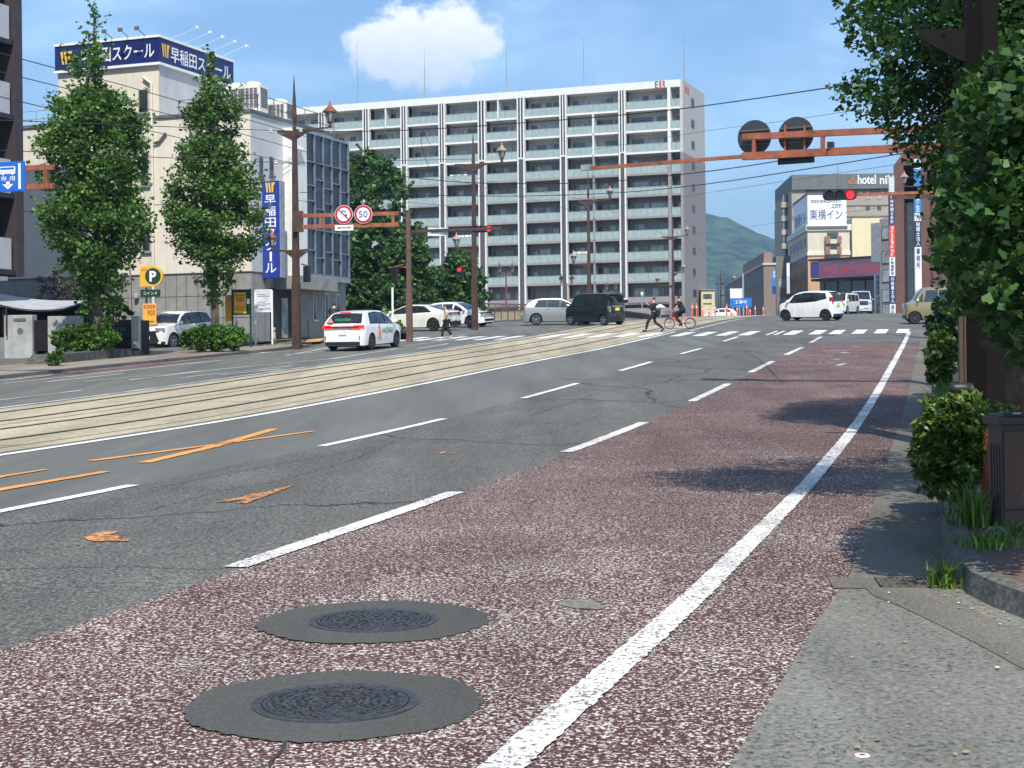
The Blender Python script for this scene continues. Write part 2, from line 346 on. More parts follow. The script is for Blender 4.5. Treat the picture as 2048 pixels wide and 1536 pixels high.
paint = ground_mat('white_paint', [(.20, .14, .13), (.66, .64, .61), (.84, .83, .80)], 44, (.39, .48, .6), big=(1.4, .36), bump=.5, rough=.6)
paint_new = ground_mat('white_paint_fresh', [(.22, .22, .21), (.66, .66, .63), (.80, .80, .78)], 40, (.30, .37, .5), big=(1.2, .2), bump=.2, rough=.6)
paint_old = ground_mat('white_paint_worn', [(.16, .165, .165), (.55, .55, .54), (.7, .7, .68)], 26, (.36, .5, .7), big=(1., .5), bump=.2, rough=.6)
orange = ground_mat('orange_paint', [(.45, .19, .05), (.85, .36, .10)], 40, (.3, .5), big=(1, .2), bump=.4, rough=.6)
orange_worn = ground_mat('orange_paint_worn', [(.12, .09, .07), (.50, .20, .07), (.8, .33, .1)], 34, (.44, .50, .62), big=(9, .6), bump=.4, rough=.6)
kerb_m = ground_mat('kerb_concrete', [(.07, .068, .062), (.15, .145, .13), (.25, .24, .22)], 30, (.3, .55, .75), big=(1, .35), bump=.6)
dark_m = mat('groove', (.02, .018, .016), .9)

def sheet(name, m, Lfs, s0, s1, dz, step=1, dzf=None, parent=None):
    ss = [s0]+[k for k in range(math.ceil(s0+1e-6), math.ceil(s1), step)]+[s1]
    vs = []; fs = []; n = len(Lfs)
    for s in ss:
        for f in Lfs: vs.append(RL(s, f(s) if callable(f) else f, dz))
    for i in range(len(ss)-1):
        for j in range(n-1): fs.append((i*n+j+1, i*n+j, (i+1)*n+j, (i+1)*n+j+1))
    o = MB().add(vs, fs).build(name, m, parent); return o
def interp(pts):
    pts = sorted(pts)
    def f(s):
        if s <= pts[0][0]: return pts[0][1]
        for (a, b), (c, d) in zip(pts, pts[1:]):
            if s <= c: return b+(d-b)*(s-a)/(c-a)
        return pts[-1][1]
    return f
def fpix(pix): return interp([GSL(*p) for p in pix])
g = MB(); vs = []; fs = []      # ground: one sheet to the horizon
ss = [-400, -100, -60]+list(range(-59, 261))+[400, 1000, 3000, 6000]; LL = [-4000, -800, -200, -60, -20, 0, 30, 80, 200, 800, 4000]
for s in ss:
    for l in LL: vs.append(RL(s, l, -.012))
for i in range(len(ss)-1):
    for j in range(len(LL)-1): q = i*len(LL)+j; fs.append((q+1, q, q+len(LL), q+len(LL)+1))
struct(g.add(vs, fs).build('ground', asph_far))
redR = fpix([(1452, 1536), (1560, 1370), (1640, 1235), (1700, 1150), (1745, 1010), (1788, 880), (1815, 790), (1832, 715), (1840, 683)])
kerbR = fpix([(2048, 1240), (1985, 1216), (1932, 1190), (1890, 1140), (1880, 1050), (1873, 950), (1868, 850), (1862, 760), (1858, 700), (1856, 672)])
LA, LB, LT0, LT1 = 4.33, 7.92, 12.0, 18.05
S_CR = GSL(1700, 684)[0]
struct(sheet('road', asph_old, [lambda s: min(4.4, 4.33), LB], -6, 75, 0, 1))
struct(sheet('road', asph_new, [LB, LT0], -6, 75, 0, 1))
struct(sheet('road', asph_new, [LT1, 25.3], -6, 66, 0, 1))
struct(sheet('bus_lane', red_m, [redR, LA], 2, S_CR, .0, 1))
struct(sheet('driveway_apron', pale_m, [-6, redR], 1.5, GSL(1700, 1150)[0], 0.002, 1))
struct(sheet('gutter', gutter_m, [lambda s: kerbR(s)-.06, redR], GSL(1700, 1150)[0], 62, .001, 1))
gut = MB()  # the gutter's curved end round the kerb
cv = [(1738, 1152), (1790, 1150), (1900, 1195), (1990, 1240), (2060, 1262), (2060, 1345), (1960, 1290), (1880, 1250), (1800, 1212), (1745, 1190), (1722, 1165)]
gut.poly([G(x, y, .006) for x, y in cv]); struct(gut.build('gutter', gutter_m))
# tram bed: concrete with sunk rails
tb = MB(); rails_px = [(0, 821.5), (0, 839), (0, 865.5), (0, 887)]
rL = sorted([GSL(*p)[1] for p in rails_px])
rl = [13.35, 14.78, 16.0, 17.43]
struct(sheet('tram_bed', tram_m, [LT0, LT1], -6, 150, .004, 1))
steel = mat('rail_steel', (.16, .13, .11), .45, .6, var=.25)
for i, l in enumerate(rl):
    struct(sheet('tram_rail', dark_m, [l-.085, l+.085], -6, 150, .008, 1))
    struct(sheet('tram_rail', steel, [l-.03, l+.035], -6, 150, .012, 1))
struct(sheet('tram_bed_joint', dark_m, [12.42, 12.45], -6, 75, .008, 1)); struct(sheet('tram_bed_joint', dark_m, [15.38, 15.41], -6, 150, .008, 1))
jm = MB()
for k in range(0, 30):
    s = 4+k*5.
    a, b = RL(s, 12.45, .0085), RL(s, 18, .0085); t = Vector((S_, C_, 0))*.02
    jm.poly([a-t, a+t, b+t, b-t])
struct(jm.build('tram_bed_joint', mat('joint_tone', (.25, .21, .16), .9)))
# ---- painted markings
RJ = random.Random(99)
def ribbon(mb, pts, w, dz=.009, w2=None, jit=.007):
    """painted ribbon through ground points (x, y)"""
    P2 = []
    for a, b in zip(pts, pts[1:]):
        a = Vector(a[:2]); b = Vector(b[:2]); n = max(1, int((b-a).length/(.035 if a.y < 14 else .12 if a.y < 30 else .5)))
        P2 += [a.lerp(b, k/n) for k in range(n)]
    P2.append(Vector(pts[-1][:2])); vs = []
    for i, p in enumerate(P2):
        d = (P2[min(i+1, len(P2)-1)]-P2[max(i-1, 0)]).normalized(); nn = Vector((-d.y, d.x)); ww = w if w2 is None else w+(w2-w)*i/(len(P2)-1)
        for q in (p+nn*(ww/2+RJ.uniform(-1, 1)*jit), p-nn*(ww/2+RJ.uniform(-1, 1)*jit)): vs.append((q.x, q.y, zg(q.x, q.y)+dz))
    mb.add(vs, [(2*i+1, 2*i+3, 2*i+2, 2*i) for i in range(len(P2)-1)])
def slrib(mb, L, s0, s1, w, dz=.009): ribbon(mb, [XY(s0, L), XY(s1, L)], w, dz)
a = MB(); slrib(a, 11.72, -6, GSL(1357, 664)[0], .17); struct(a.build('edge_line', paint_new))
a = MB()
for x0, x1 in (((-330, 1100), (335, 972)), ((667, 893), (905, 838)), ((1040, 797), (1160, 767)), ((1237, 742), (1308, 724)), ((1357, 708), (1405, 697)), ((1440, 683), (1475, 674))):
    slrib(a, LB, max(-5, GSL(*x0)[0]) if x0[0] > 0 else 8.9, GSL(*x1)[0], .15)
struct(a.build('lane_line', paint_new))
a = MB()
for x0, x1 in (((430, 1135), (915, 985)), ((1130, 905), (1295, 845)), ((1380, 803), (1460, 768)), ((1500, 745), (1548, 723)), ((1575, 710), (1605, 695)), ((1620, 686), (1645, 674))):
    slrib(a, LA+.05, GSL(*x0)[0], GSL(*x1)[0], .17)
struct(a.build('lane_line', paint))
a = MB(); ribbon(a, [G(*p) for p in [(995, 1545), (1100, 1452), (1200, 1364), (1300, 1276), (1405, 1180), (1500, 1085), (1610, 975), (1690, 880), (1745, 800), (1790, 720), (1818, 664)]], .155)
struct(a.build('edge_line', paint))
# near crosswalk stripes, over lanes, tram bed and far lanes
a = MB(); s0c, s1c = 66.4, 71.2
left_x = [585, 708, 830, 955, 1207, 1348, 1463, 1595, 1725, 1855]
Ls = [GSL(1160+(x+25)/2.926, 668)[1] for x in left_x]
for L in Ls: slrib(a, L, s0c, s1c, .5)
for k in (-.17, .17): slrib(a, GSL(1160+1130/2.926, 668)[1]+k, s0c, s1c, .12)
for k in range(5): slrib(a, Ls[0]+1.4+k*1.15, s0c, s1c, .55, .013)
for k in range(7): slrib(a, 18.6+k*.95, s0c-1, s1c-1.5, .5)
struct(a.build('crosswalk', paint_new))
a = MB()
for k in range(14): slrib(a, 11.2, 73.5+k*1.6, 74.3+k*1.6, .22)
for x0, x1 in (((1540, 628), (1600, 641)), ((1708, 633), (1760, 632))): ribbon(a, [G(*x0), G(*x1)], .2)
struct(a.build('guide_dashes', paint_new))
# far-side lanes
a = MB(); slrib(a, 18.25, -6, 66, .14)
q = lambda x, y: G(x/2.926, 640+y/2.926)
for p0, p1, w in (((0, 470), (475, 413), .12), ((500, 360), (1050, 312), .13), ((1050, 312), (2048, 218), .13), ((760, 352), (1170, 302), .14), ((270, 363), (720, 315), .14), ((20, 373), (430, 330), .14), ((430, 330), (1300, 236), .16),
                  ((0, 357), (300, 325), .14), ((1020, 343), (1700, 270), .11), ((1290, 322), (1640, 287), .16), ((1300, 217), (1550, 190), .15), ((1480, 197), (1940, 165), .15), ((1670, 205), (1940, 180), .15)):
    ribbon(a, [q(*p0), q(*p1)], w)
q = lambda x, y: G(420+x/4, 400+y/4)
for p0, p1, w in (((940, 1275), (1500, 1190), .13), ((600, 1245), (960, 1180), .15), ((1540, 1170), (2048, 1110), .13), ((1660, 1190), (1900, 1150), .16), ((1560, 1130), (2048, 1080), .12)): ribbon(a, [q(*p0), q(*p1)], w)
struct(a.build('lane_line', paint_old))
struct(sheet('red_strip', redstrip_m, [24.5, 25.32], 38, 50, .004))
a = MB(); slrib(a, 25.2, 12, 56, .1); struct(a.build('edge_line', paint_old))
# orange survey marks sprayed on the lanes
q = lambda x, y: G(x/2.926, 640+y/2.926)
a = MB()
for pts, w, w2 in ((((530, 827), (1180, 742), (1840, 652)), .14, .10), (((840, 838), (1250, 742), (1600, 640)), .17, .17), (((-200, 1030), (620, 890)), .17, .13), (((-200, 975), (0, 920), (270, 878)), .17, .07)):
    ribbon(a, [q(*p) for p in pts], w, .010, w2)
struct(a.build('orange_paint_marks', orange))
a = MB()
for pl in (((490, 1277), (530, 1262), (600, 1240), (695, 1240), (640, 1262), (700, 1270), (690, 1284), (750, 1288), (750, 1302), (640, 1296), (560, 1300), (510, 1292)),
           ((1265, 1066), (1400, 1042), (1490, 1018), (1560, 1008), (1640, 985), (1725, 968), (1660, 994), (1560, 1032), (1440, 1076), (1395, 1074), (1430, 1052), (1300, 1072)),
           ((2560, 782), (2600, 772), (2612, 778), (2575, 787)), ((2620, 785), (2670, 776), (2660, 784))):
    a.poly([q(*p)+Vector((0, 0, .008)) for p in pl])
struct(a.build('orange_paint_marks', orange_worn))
# small worn white flecks on the bus lane near the crossing
a = MB()
q = lambda x, y: G(1160+x/2.926, 640+y/2.926)
for p0, p1 in (((1595, 157), (1625, 158)), ((1530, 195), (1565, 190)), ((1480, 233), (1520, 232)), ((1400, 252), (1415, 252)), ((1430, 253), (1450, 253)), ((1460, 253), (1478, 253)), ((1500, 268), (1550, 256)), ((1420, 182), (1560, 180))):
    ribbon(a, [q(*p0), q(*p1)], .16)
struct(a.build('worn_flecks', paint_old))
# road patch near the line
a = MB(); a.poly([G(x, y, .005) for x, y in ((1110, 1207), (1130, 1199), (1185, 1200), (1200, 1209), (1215, 1213), (1195, 1219), (1140, 1215))]); struct(a.build('road_patch', pale_m))
# long meandering cracks in the old asphalt
a = MB(); crk = mat('crack', (.035, .034, .031), .95); RC = random.Random(17)
for pl, w in ((((-40, 1140), (200, 1134), (420, 1139), (530, 1131)), .012), (((330, 975), (430, 952), (600, 921), (760, 892), (900, 885), (1090, 892)), .010), (((120, 1042), (300, 1022), (420, 987), (560, 962), (700, 922), (790, 884)), .010),
              (((830, 882), (960, 886), (1100, 866), (1200, 831)), .012), (((1060, 832), (1180, 792), (1290, 762)), .014), (((578, 1482), (562, 1504), (538, 1545)), .014), (((0, 1105), (150, 1092), (260, 1068), (330, 1070)), .008), (((-20, 1020), (140, 1000), (260, 990)), .008)):
    P_ = [G(*p) for p in pl]; Q_ = []
    for u_, v_ in zip(P_, P_[1:]):
        n = max(2, int((v_-u_).length/.12))
        for k in range(n): c = u_.lerp(v_, k/n); Q_.append(Vector((c.x+RC.uniform(-.022, .022), c.y+RC.uniform(-.03, .03), 0)))
    Q_.append(P_[-1]); ribbon(a, Q_, w, .006, w*.6, .003)
struct(a.build('road_crack', crk))
# ---- manholes
iron = mat('cast_iron', (.066, .068, .074), .5, .35, var=.25, vs=25, bump=.3, bs=90)
iron_dk = mat('cast_iron_recess', (.018, .018, .02), .8, .1)
def manhole(px, py, label, seed):
    c = G(px, py); r_ = random.Random(seed)
    t = thing('manhole_cover', label, 'manhole cover', c, group='round iron manhole covers in the red lane')
    nx = math.atan((zg(c.x, c.y+.5)-zg(c.x, c.y-.5))); t.rotation_euler = (nx, 0, 0)
    pm = MB(); pm.poly([(rr_*math.cos(a), rr_*math.sin(a), .006) for a, rr_ in [(k*math.pi/120, .598+.010*math.sin(k*.17+seed)+.006*math.sin(k*.9)+r_.uniform(-.008, .008)) for k in range(240)]]); pm.build('asphalt_patch', patch_m, t)
    MB().lathe([(.30, .004), (.30, .011), (.335, .011), (.335, .004)], n=48, ring=True).build('rim', iron, t)
    MB().lathe([(.0, .007), (.298, .007), (.298, .0)], n=48).build('lid', iron_dk, t)
    f = MB()
    for ring in range(1, 9):
        n = int(ring*6.3)
        for k in range(n):
            a = 2*math.pi*(k+r_.random()*.5)/n; rr = ring*.033+.008*r_.uniform(-1, 1)
            f.box((rr*math.cos(a), rr*math.sin(a), .007), (.030*r_.uniform(.7, 1.35), .015*r_.uniform(.8, 1.2), .006), rz=a+r_.choice((0, .8, -.8, 1.57)))
    for rr in (.285, .205): f.lathe([(rr-.006, .007), (rr-.006, .0125), (rr+.006, .0125), (rr+.006, .007)], n=48, ring=True)
    f.build('relief', iron, t)
manhole(671, 1408, 'round iron manhole cover in its dark patch, nearest the bottom of the photo', 3)
manhole(747, 1243, 'round iron manhole cover in its dark patch, the farther one up the road', 5)
# drain grate
c = G(1842, 1168); fr_ = thing('drain_grate', 'rusty steel drain grate in the gutter beside the kerb corner', 'drain grate', c, -.12)
MB().bb(-.25, .25, -.16, .16, .002, .006).build('pit', dark_m, fr_)
gm = MB(); gsm = mat('grate_steel', (.14, .125, .105), .7, .4, var=.3, vs=30)
for k in range(10): gm.bb(-.25+k*.0535, -.25+k*.0535+.012, -.16, .16, .006, .018)
for k in range(6): gm.bb(-.25, .25, -.16+k*.0616, -.16+k*.0616+.012, .006, .0165)
gm.build('bars', gsm, fr_)
MB().bb(-.52, -.262, -.2, .2, .002, .008).build('concrete_collar', gutter_m, fr_)
# small reflective stud ring near the bottom edge
c = G(1724, 1513); t = thing('survey_marker', 'small pink and white survey nail washer on the pale asphalt', 'survey marker', c)
MB().lathe([(.012, .003), (.010, .007), (.026, .007), (.028, .003)], n=20).build('washer', mat('pinkish', (.75, .55, .5), .5), t)
MB().lathe([(.0, .003), (.011, .006), (.011, .003)], n=12).build('nail', dark_m, t)

# ---------------------------------------------------------------- right-hand kerb, verge and pavement
K0 = 9.2
kb = MB(); kp = [(2700, 1345), (2350, 1318), (2150, 1275), (2048, 1240), (1985, 1216), (1932, 1190), (1897, 1148), (1884, 1100), (1880, 1050), (1873, 950), (1868, 850), (1862, 760), (1858, 700), (1856, 672)]
kpts = [G(*p) for p in kp]
def offs(pts, d):
    out = []
    for i, p in enumerate(pts):
        t = (pts[min(i+1, len(pts)-1)]-pts[max(i-1, 0)]); n = Vector((t.y, -t.x, 0)).normalized(); out.append(p+n*d)
    return out
def densify(pts, st=1.):
    o = []
    for a, b in zip(pts, pts[1:]):
        n = max(1, int((b-a).length/st)); o += [a.lerp(b, k/n) for k in range(n)]
    return o+[pts[-1]]
kd = densify(kpts, .6); k0 = kd; k1 = offs(kd, .03); k2 = offs(kd, .17); n = len(kd); vs = []
for i in range(n):
    z = zg(kd[i].x, kd[i].y); hk = .13
    vs += [(k0[i].x, k0[i].y, z-.05), (k1[i].x, k1[i].y, z+hk), (k2[i].x, k2[i].y, z+hk), (k2[i].x, k2[i].y, z-.05)]
fs = []
for i in range(n-1):
    for j in range(3): fs.append((4*i+j, 4*i+j+1, 4*i+5+j, 4*i+4+j))
struct(kb.add(vs, fs).build('kerb', kerb_m, fixn=True))
brick = bpy.data.materials.new('pavers'); brick.use_nodes = True; t_ = brick.node_tree; b_ = t_.nodes['Principled BSDF']; b_.inputs['Roughness'].default_value = .85
tcn = _n(t_, 'ShaderNodeTexCoord'); bt = _n(t_, 'ShaderNodeTexBrick'); t_.links.new(tcn.outputs['Object'], bt.inputs[0])
bt.inputs['Scale'].default_value = 1; bt.inputs['Brick Width'].default_value = .21; bt.inputs['Row Height'].default_value = .105; bt.inputs['Mortar Size'].default_value = .006
bt.inputs['Color1'].default_value = (.13, .065, .05, 1); bt.inputs['Color2'].default_value = (.17, .10, .08, 1); bt.inputs['Mortar'].default_value = (.06, .05, .04, 1); t_.links.new(bt.outputs[0], b_.inputs['Base Color'])
kin = offs(kd, .17); vs = []
for p in kin:
    z = zg(p.x, p.y)+.118
    vs += [(p.x, p.y, z), (p.x+9, p.y+.0, z)]
sw = MB().add(vs, [(2*i, 2*i+1, 2*i+3, 2*i+2) for i in range(len(kin)-1)]); struct(sw.build('sidewalk', brick, fixn=True))
soil = mat('soil', (.045, .035, .025), .95, var=.4, vs=12, bump=.8, bs=30)
vs = []
for p in kin[8:]:
    q_ = p+Vector((.9, 0, 0)); z = zg(p.x, p.y)
    vs += [(p.x, p.y, z+.124), (q_.x, q_.y, z+.124)]
struct(MB().add(vs, [(2*i, 2*i+1, 2*i+3, 2*i+2) for i in range(len(vs)//2-1)]).build('planting_strip', soil))
# ---------------------------------------------------------------- far (left) pavement, lots
struct(sheet('kerb', kerb_m, [25.34, 25.5], 0, 60, .11, 1))
a = MB(); vs = []; ks = list(range(0, 61))
for s in ks: vs += [RL(s, 25.34, 0), RL(s, 25.34, .111)]
struct(a.add(vs, [(2*i, 2*i+1, 2*i+3, 2*i+2) for i in range(len(ks)-1)]).build('kerb', kerb_m))
struct(sheet('pavement', walk_m, [25.5, 29.3], 0, 61, .105, 1))
struct(sheet('parking_lot', asph_far, [29.3, 75], 0, 100, .09, 1))
a = MB(); slrib(a, 33, 30, 39, .1, .10); 
for s in (62, 64.6): ribbon(a, [XY(s, 30.5), XY(s, 35)], .1, .10)
ribbon(a, [G(0, 700), G(60, 722)], .12, .12)
struct(a.build('parking_line', paint_old))
# hills beyond the town
hm = bpy.data.materials.new('forest_hill'); hm.use_nodes = True; t_ = hm.node_tree; b_ = t_.nodes['Principled BSDF']; b_.inputs['Roughness'].default_value = .95; b_.inputs['Specular IOR Level'].default_value = .1
tcn = _n(t_, 'ShaderNodeTexCoord'); n1 = _n(t_, 'ShaderNodeTexNoise'); n1.inputs['Scale'].default_value = .022; n1.inputs['Detail'].default_value = 9; n1.inputs['Roughness'].default_value = .72; t_.links.new(tcn.outputs['Object'], n1.inputs[0])
cr = _n(t_, 'ShaderNodeValToRGB'); t_.links.new(n1.outputs[0], cr.inputs[0]); e = cr.color_ramp.elements; e[0].position = .36; e[0].color = (.002, .010, .006, 1); e[1].position = .62; e[1].color = (.085, .14, .04, 1)
t_.links.new(cr.outputs[0], b_.inputs['Base Color'])
from mathutils import noise
D = 3000.; nx_, ny_ = 150, 60; vs = []; fs = []
def hx(px): return uv(px, 600)[0]/F*D
prof_h = interp([(hx(400), 150), (hx(900), 215), (hx(1250), 262), (hx(1330), 276), (hx(1400), 273), (hx(1450), 262), (hx(1500), 244), (hx(1540), 226), (hx(1570), 208), (hx(1640), 180), (hx(1750), 140), (hx(1900), 95), (hx(2200), 40)])
for j in range(ny_+1):
    for i in range(nx_+1):
        x = hx(300)+(hx(2300)-hx(300))*i/nx_; y = D-900+1500*j/ny_; tt = (y-D)/900
        p = math.exp(-(tt*1.25)**2) if tt < 0 else math.exp(-(tt*.9)**2)
        r = noise.fractal(Vector((x*.006, y*.006, 1)), .8, 2.2, 6); h = prof_h(x)*p*(y/D)+r*15*p+noise.noise(Vector((x*.05, y*.05, 3)))*4
        vs.append((x, y, h))
for j in range(ny_):
    for i in range(nx_): q_ = j*(nx_+1)+i; fs.append((q_, q_+1, q_+nx_+2, q_+nx_+1))
struct(MB().add(vs, fs).build('hills', hm, smooth=True))
# ================================================================ BUILDINGS
BETA = -20.3
glass = mat('window_glass', (.035, .045, .055), .08, .0, var=.5, vs=.8, spec=.9)
glass2 = mat('curtained_glass', (.30, .34, .34), .15, .0, var=.25, vs=1.3, spec=.7)
frame_m = mat('window_frame', (.22, .22, .23), .5)
white_m = mat('white_coating', (.72, .71, .68), .6, var=.06, streak=.12)
rust_m = mat('reddish_steel', (.33, .105, .055), .55, .2, var=.2, vs=4, streak=.25)
brown_m = mat('brown_steel', (.085, .050, .040), .5, .25, var=.2, vs=3)
black_m = mat('black_paint', (.018, .018, .02), .5)
grey_m = mat('grey_metal', (.35, .36, .37), .45, .4)
blue_sign = mat('navy_sign', (.012, .022, .13), .4, var=.05)
sign_white = mat('sign_white', (.80, .80, .80), .4, var=.03)
sign_yellow = mat('sign_yellow', (.80, .50, .04), .4, var=.04)

# ---- apartment block
ap = frame_at(1365, 209, BETA, z=4.6); 
def apx(px, py=400): return ap.hit(px, py, 1, 0).x
def apz(py, px=1345): return ap.hit(px, py, 1, 0).z
apt = fthing('apartment_building', 'long ten storey grey apartment block with glass balconies and white framed pillars', 'building', ap)
flz = [apz(174+43.35*k) for k in range(11)]      # soffit of top floor, then the slab edges down
FH = flz[0]-flz[1]; topz = apz(158, 1365)
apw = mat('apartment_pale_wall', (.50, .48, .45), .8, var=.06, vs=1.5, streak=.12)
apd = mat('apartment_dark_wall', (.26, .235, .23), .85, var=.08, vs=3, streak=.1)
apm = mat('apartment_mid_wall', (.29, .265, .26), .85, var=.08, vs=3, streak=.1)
soff = mat('balcony_soffit', (.42, .41, .40), .85)
rail_g = mat('balcony_glass', (.31, .38, .365), .15, var=.10, vs=2, spec=.8)
cols = [(640, 652+1), (728, 741), (803.5, 816.5), (879.5, 892.5), (958, 973), (1036.5, 1051), (1121.5, 1135), (1239.5, 1253)]
bays = []; x_prev = apx(560)
cx = [(apx(a), apx(b)) for a, b in cols]
wl, wr = apx(1336.5), apx(1342.5); xr = 0.
edges = [apx(560)]+[v for c in cx for v in c]+[wl, wr, apx(1364)]
for i in range(0, len(edges), 2): bays.append((edges[i], edges[i+1]))
XL = apx(540); DP = 13.; zlo = -6
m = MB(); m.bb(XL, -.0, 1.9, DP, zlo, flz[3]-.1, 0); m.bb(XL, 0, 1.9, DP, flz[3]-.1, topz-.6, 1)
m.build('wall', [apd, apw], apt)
m = MB(); m.bb(XL, .05, -.05, 1.9, flz[0], topz); m.bb(XL, .1, 1.9, DP+.1, topz-.6, topz-.15); m.build('parapet', white_m, apt)
for k in range(1, 11):      # slabs
    z = flz[k]; up = k <= 3
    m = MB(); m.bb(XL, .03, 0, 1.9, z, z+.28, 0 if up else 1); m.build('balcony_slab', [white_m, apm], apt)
cp = MB(); cp.bb(-.05, .35, -.02, DP, flz[3]-.1, topz-.01, 0); cp.build('end_wall', apw, apt)
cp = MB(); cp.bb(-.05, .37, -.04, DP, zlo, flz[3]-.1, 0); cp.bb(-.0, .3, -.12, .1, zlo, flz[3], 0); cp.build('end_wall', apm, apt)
for i, (a, b) in enumerate(cx):
    c = MB(); zb = apz(597 if i == 7 else (612 if i == 6 else 640)); w = b-a; zt = flz[0]+.02; zm = flz[3]+.3
    c.bb(a+.14, b-.14, -.28, 1.9, zb+.1, zm, 1); c.bb(a+.14, b-.14, -.28, 1.9, zm, zt, 2)
    for q0, q1 in ((a, a+.2), (b-.2, b)): c.bb(q0, q1, -.36, .3, zb, zt, 0)
    c.bb((a+b)/2-.08, (a+b)/2+.08, -.36, -.1, zm, zt, 0); c.bb(a+.2, b-.2, -.36, -.2, zm-.12, zm+.1, 0)
    if i == 7: c.bb(a+.2, b-.2, -.36, 0, zb, zb+.2, 0)
    c.build('pillar', [white_m, mat('pillar_dark', (.085, .08, .085), .8), black_m], apt)
c = MB(); c.bb(wl, wr, -.1, 1.9, zlo, flz[3], 1); c.bb(wl, wr, -.1, 1.9, flz[3], flz[0], 0); c.build('pillar', [white_m, apm], apt)
rr = random.Random(5)
# thin partition posts between flats
c = MB(); xx = apx(1187); c.bb(xx-.12, xx+.12, 0, 1.8, zlo, flz[3], 1); c.bb(xx-.12, xx+.12, 0, 1.8, flz[3], flz[1], 0); c.build('partition_post', [white_m, apm], apt)
c = MB(); xx = apx(997); c.bb(xx-.1, xx+.1, 0, 1.8, flz[1], flz[0]); c.build('partition_post', white_m, apt)
c = MB(); xx = apx(772); c.bb(xx-.1, xx+.1, 0, 1.8, flz[1], flz[0]); c.build('partition_post', white_m, apt)
nrail = 0
for bi, (a, b) in enumerate(bays):
    for k in range(10):
        if bi == 0 and k > 3: continue
        if bi in (1,) and k > 5: continue
        z = flz[k+1]+.28; w = b-a
        r = MB(); n = max(2, round(w/1.0)); 
        if k == 9 and True:
            r.bb(a+.02, b-.02, -.0, .12, z-.3, z+.75, 3)
        else:
            for j in range(n):
                x0 = a+.05+(w-.1)*j/n; x1 = a+.05+(w-.1)*(j+1)/n; r.bb(x0+.03, x1-.03, .03, .07, z+.04, z+1.0, 1)
            r.bb(a, b, .02, .10, z+1.02, z+1.09, 0); r.bb(a, b, .02, .10, z+.0, z+.05, 0)
            for j in range(n+1): x0 = a+.05+(w-.1)*j/n; r.bb(x0-.02, x0+.02, .05, .10, z, z+1.02, 0)
        r.build('balcony_railing', [grey_m, rail_g, black_m, apm], apt); nrail += 1
        wd = MB(); x = a+.35
        while x < b-1.:
            ww = min(rr.choice((1.7, 2.4, 3.0, .8)), b-x-.2)
            if ww < .6: break
            zt = z+(2.05 if ww > 1.2 else 1.9); zb_ = z+(.05 if ww > 1.2 else .9)
            wd.bb(x, x+ww, 1.84, 1.9, zb_, zt, 0); np_ = max(1, round(ww/.85))
            for j in range(np_):
                wd.bb(x+.05+(ww-.05)*j/np_, x+(ww-.05)*(j+1)/np_, 1.80, 1.84, zb_+.05, zt-.05, 2 if rr.random() < .5 else 1)
            x += ww+rr.choice((.25, .6, 1.0))
        if rr.random() < .6: wd.box((b-.5, 1.6, z), (.75, .32, .8), mi=3)
        wd.build('window', [frame_m, glass, glass2, white_m], apt)
for k in range(11):
    c = MB(); z = flz[0]-FH*k-1.95
    if k == 10: z += .3
    y0, y1 = 4.6, 6.6
    c.bb(.34, .385, y0, y1, z, z+1.15, 0); c.bb(.38, .395, y0+.12, y1-.12, z+.1, z+1.05, 1); c.build('side_window', [frame_m, mat('end_pane', (.05, .05, .055), .4)], apt)
m = MB()      # ground storey
m.bb(apx(1256), apx(1300), 1.2, 1.95, zlo, flz[10]-1.3); m.build('entrance_recess', black_m, apt)
m = MB(); m.bb(XL, -.0, .1, .3, flz[10]-.6-.9, flz[10]-.5); m.build('base_band', apm, apt)
for px, ht in ((706, 9.4), (841, 7.5), (1006, 7.2), (1161, 7.2), (1180, 1.4), (1363, 6.2)):
    x = apx(px, 170); m = MB(); m.tube([(x, 1.4, topz-.4), (x, 1.4, topz+ht*.5), (x, 1.4, topz+ht)], [.09, .06, .025], 6); m.build('roof_mast', grey_m, apt)
let = []
o_ = ap.hit(1320, 169, 1, -.06); lx = (apx(1331)-apx(1308))/3
for j, (ch, cl) in enumerate((('E', (.03, .14, .10)), ('I', (.7, .10, .04)), ('R', (.10, .08, .2)))):
    text(ch, mat('logo_%s' % ch, cl, .5), apt, (o_.x+(j-1)*lx, -.06, o_.z), (1, 0, 0), (0, 0, 1), 1.0, lx*.8 if ch != 'I' else .35, bold=.03)
so = MB()
for j, cl in enumerate(range(2)): so.bb(.352, .38, 1.2+j*1.4, 2.1+j*1.4, topz-1.6, topz-.7)
so.build('side_letters', mat('side_red', (.55, .10, .06), .5), apt)
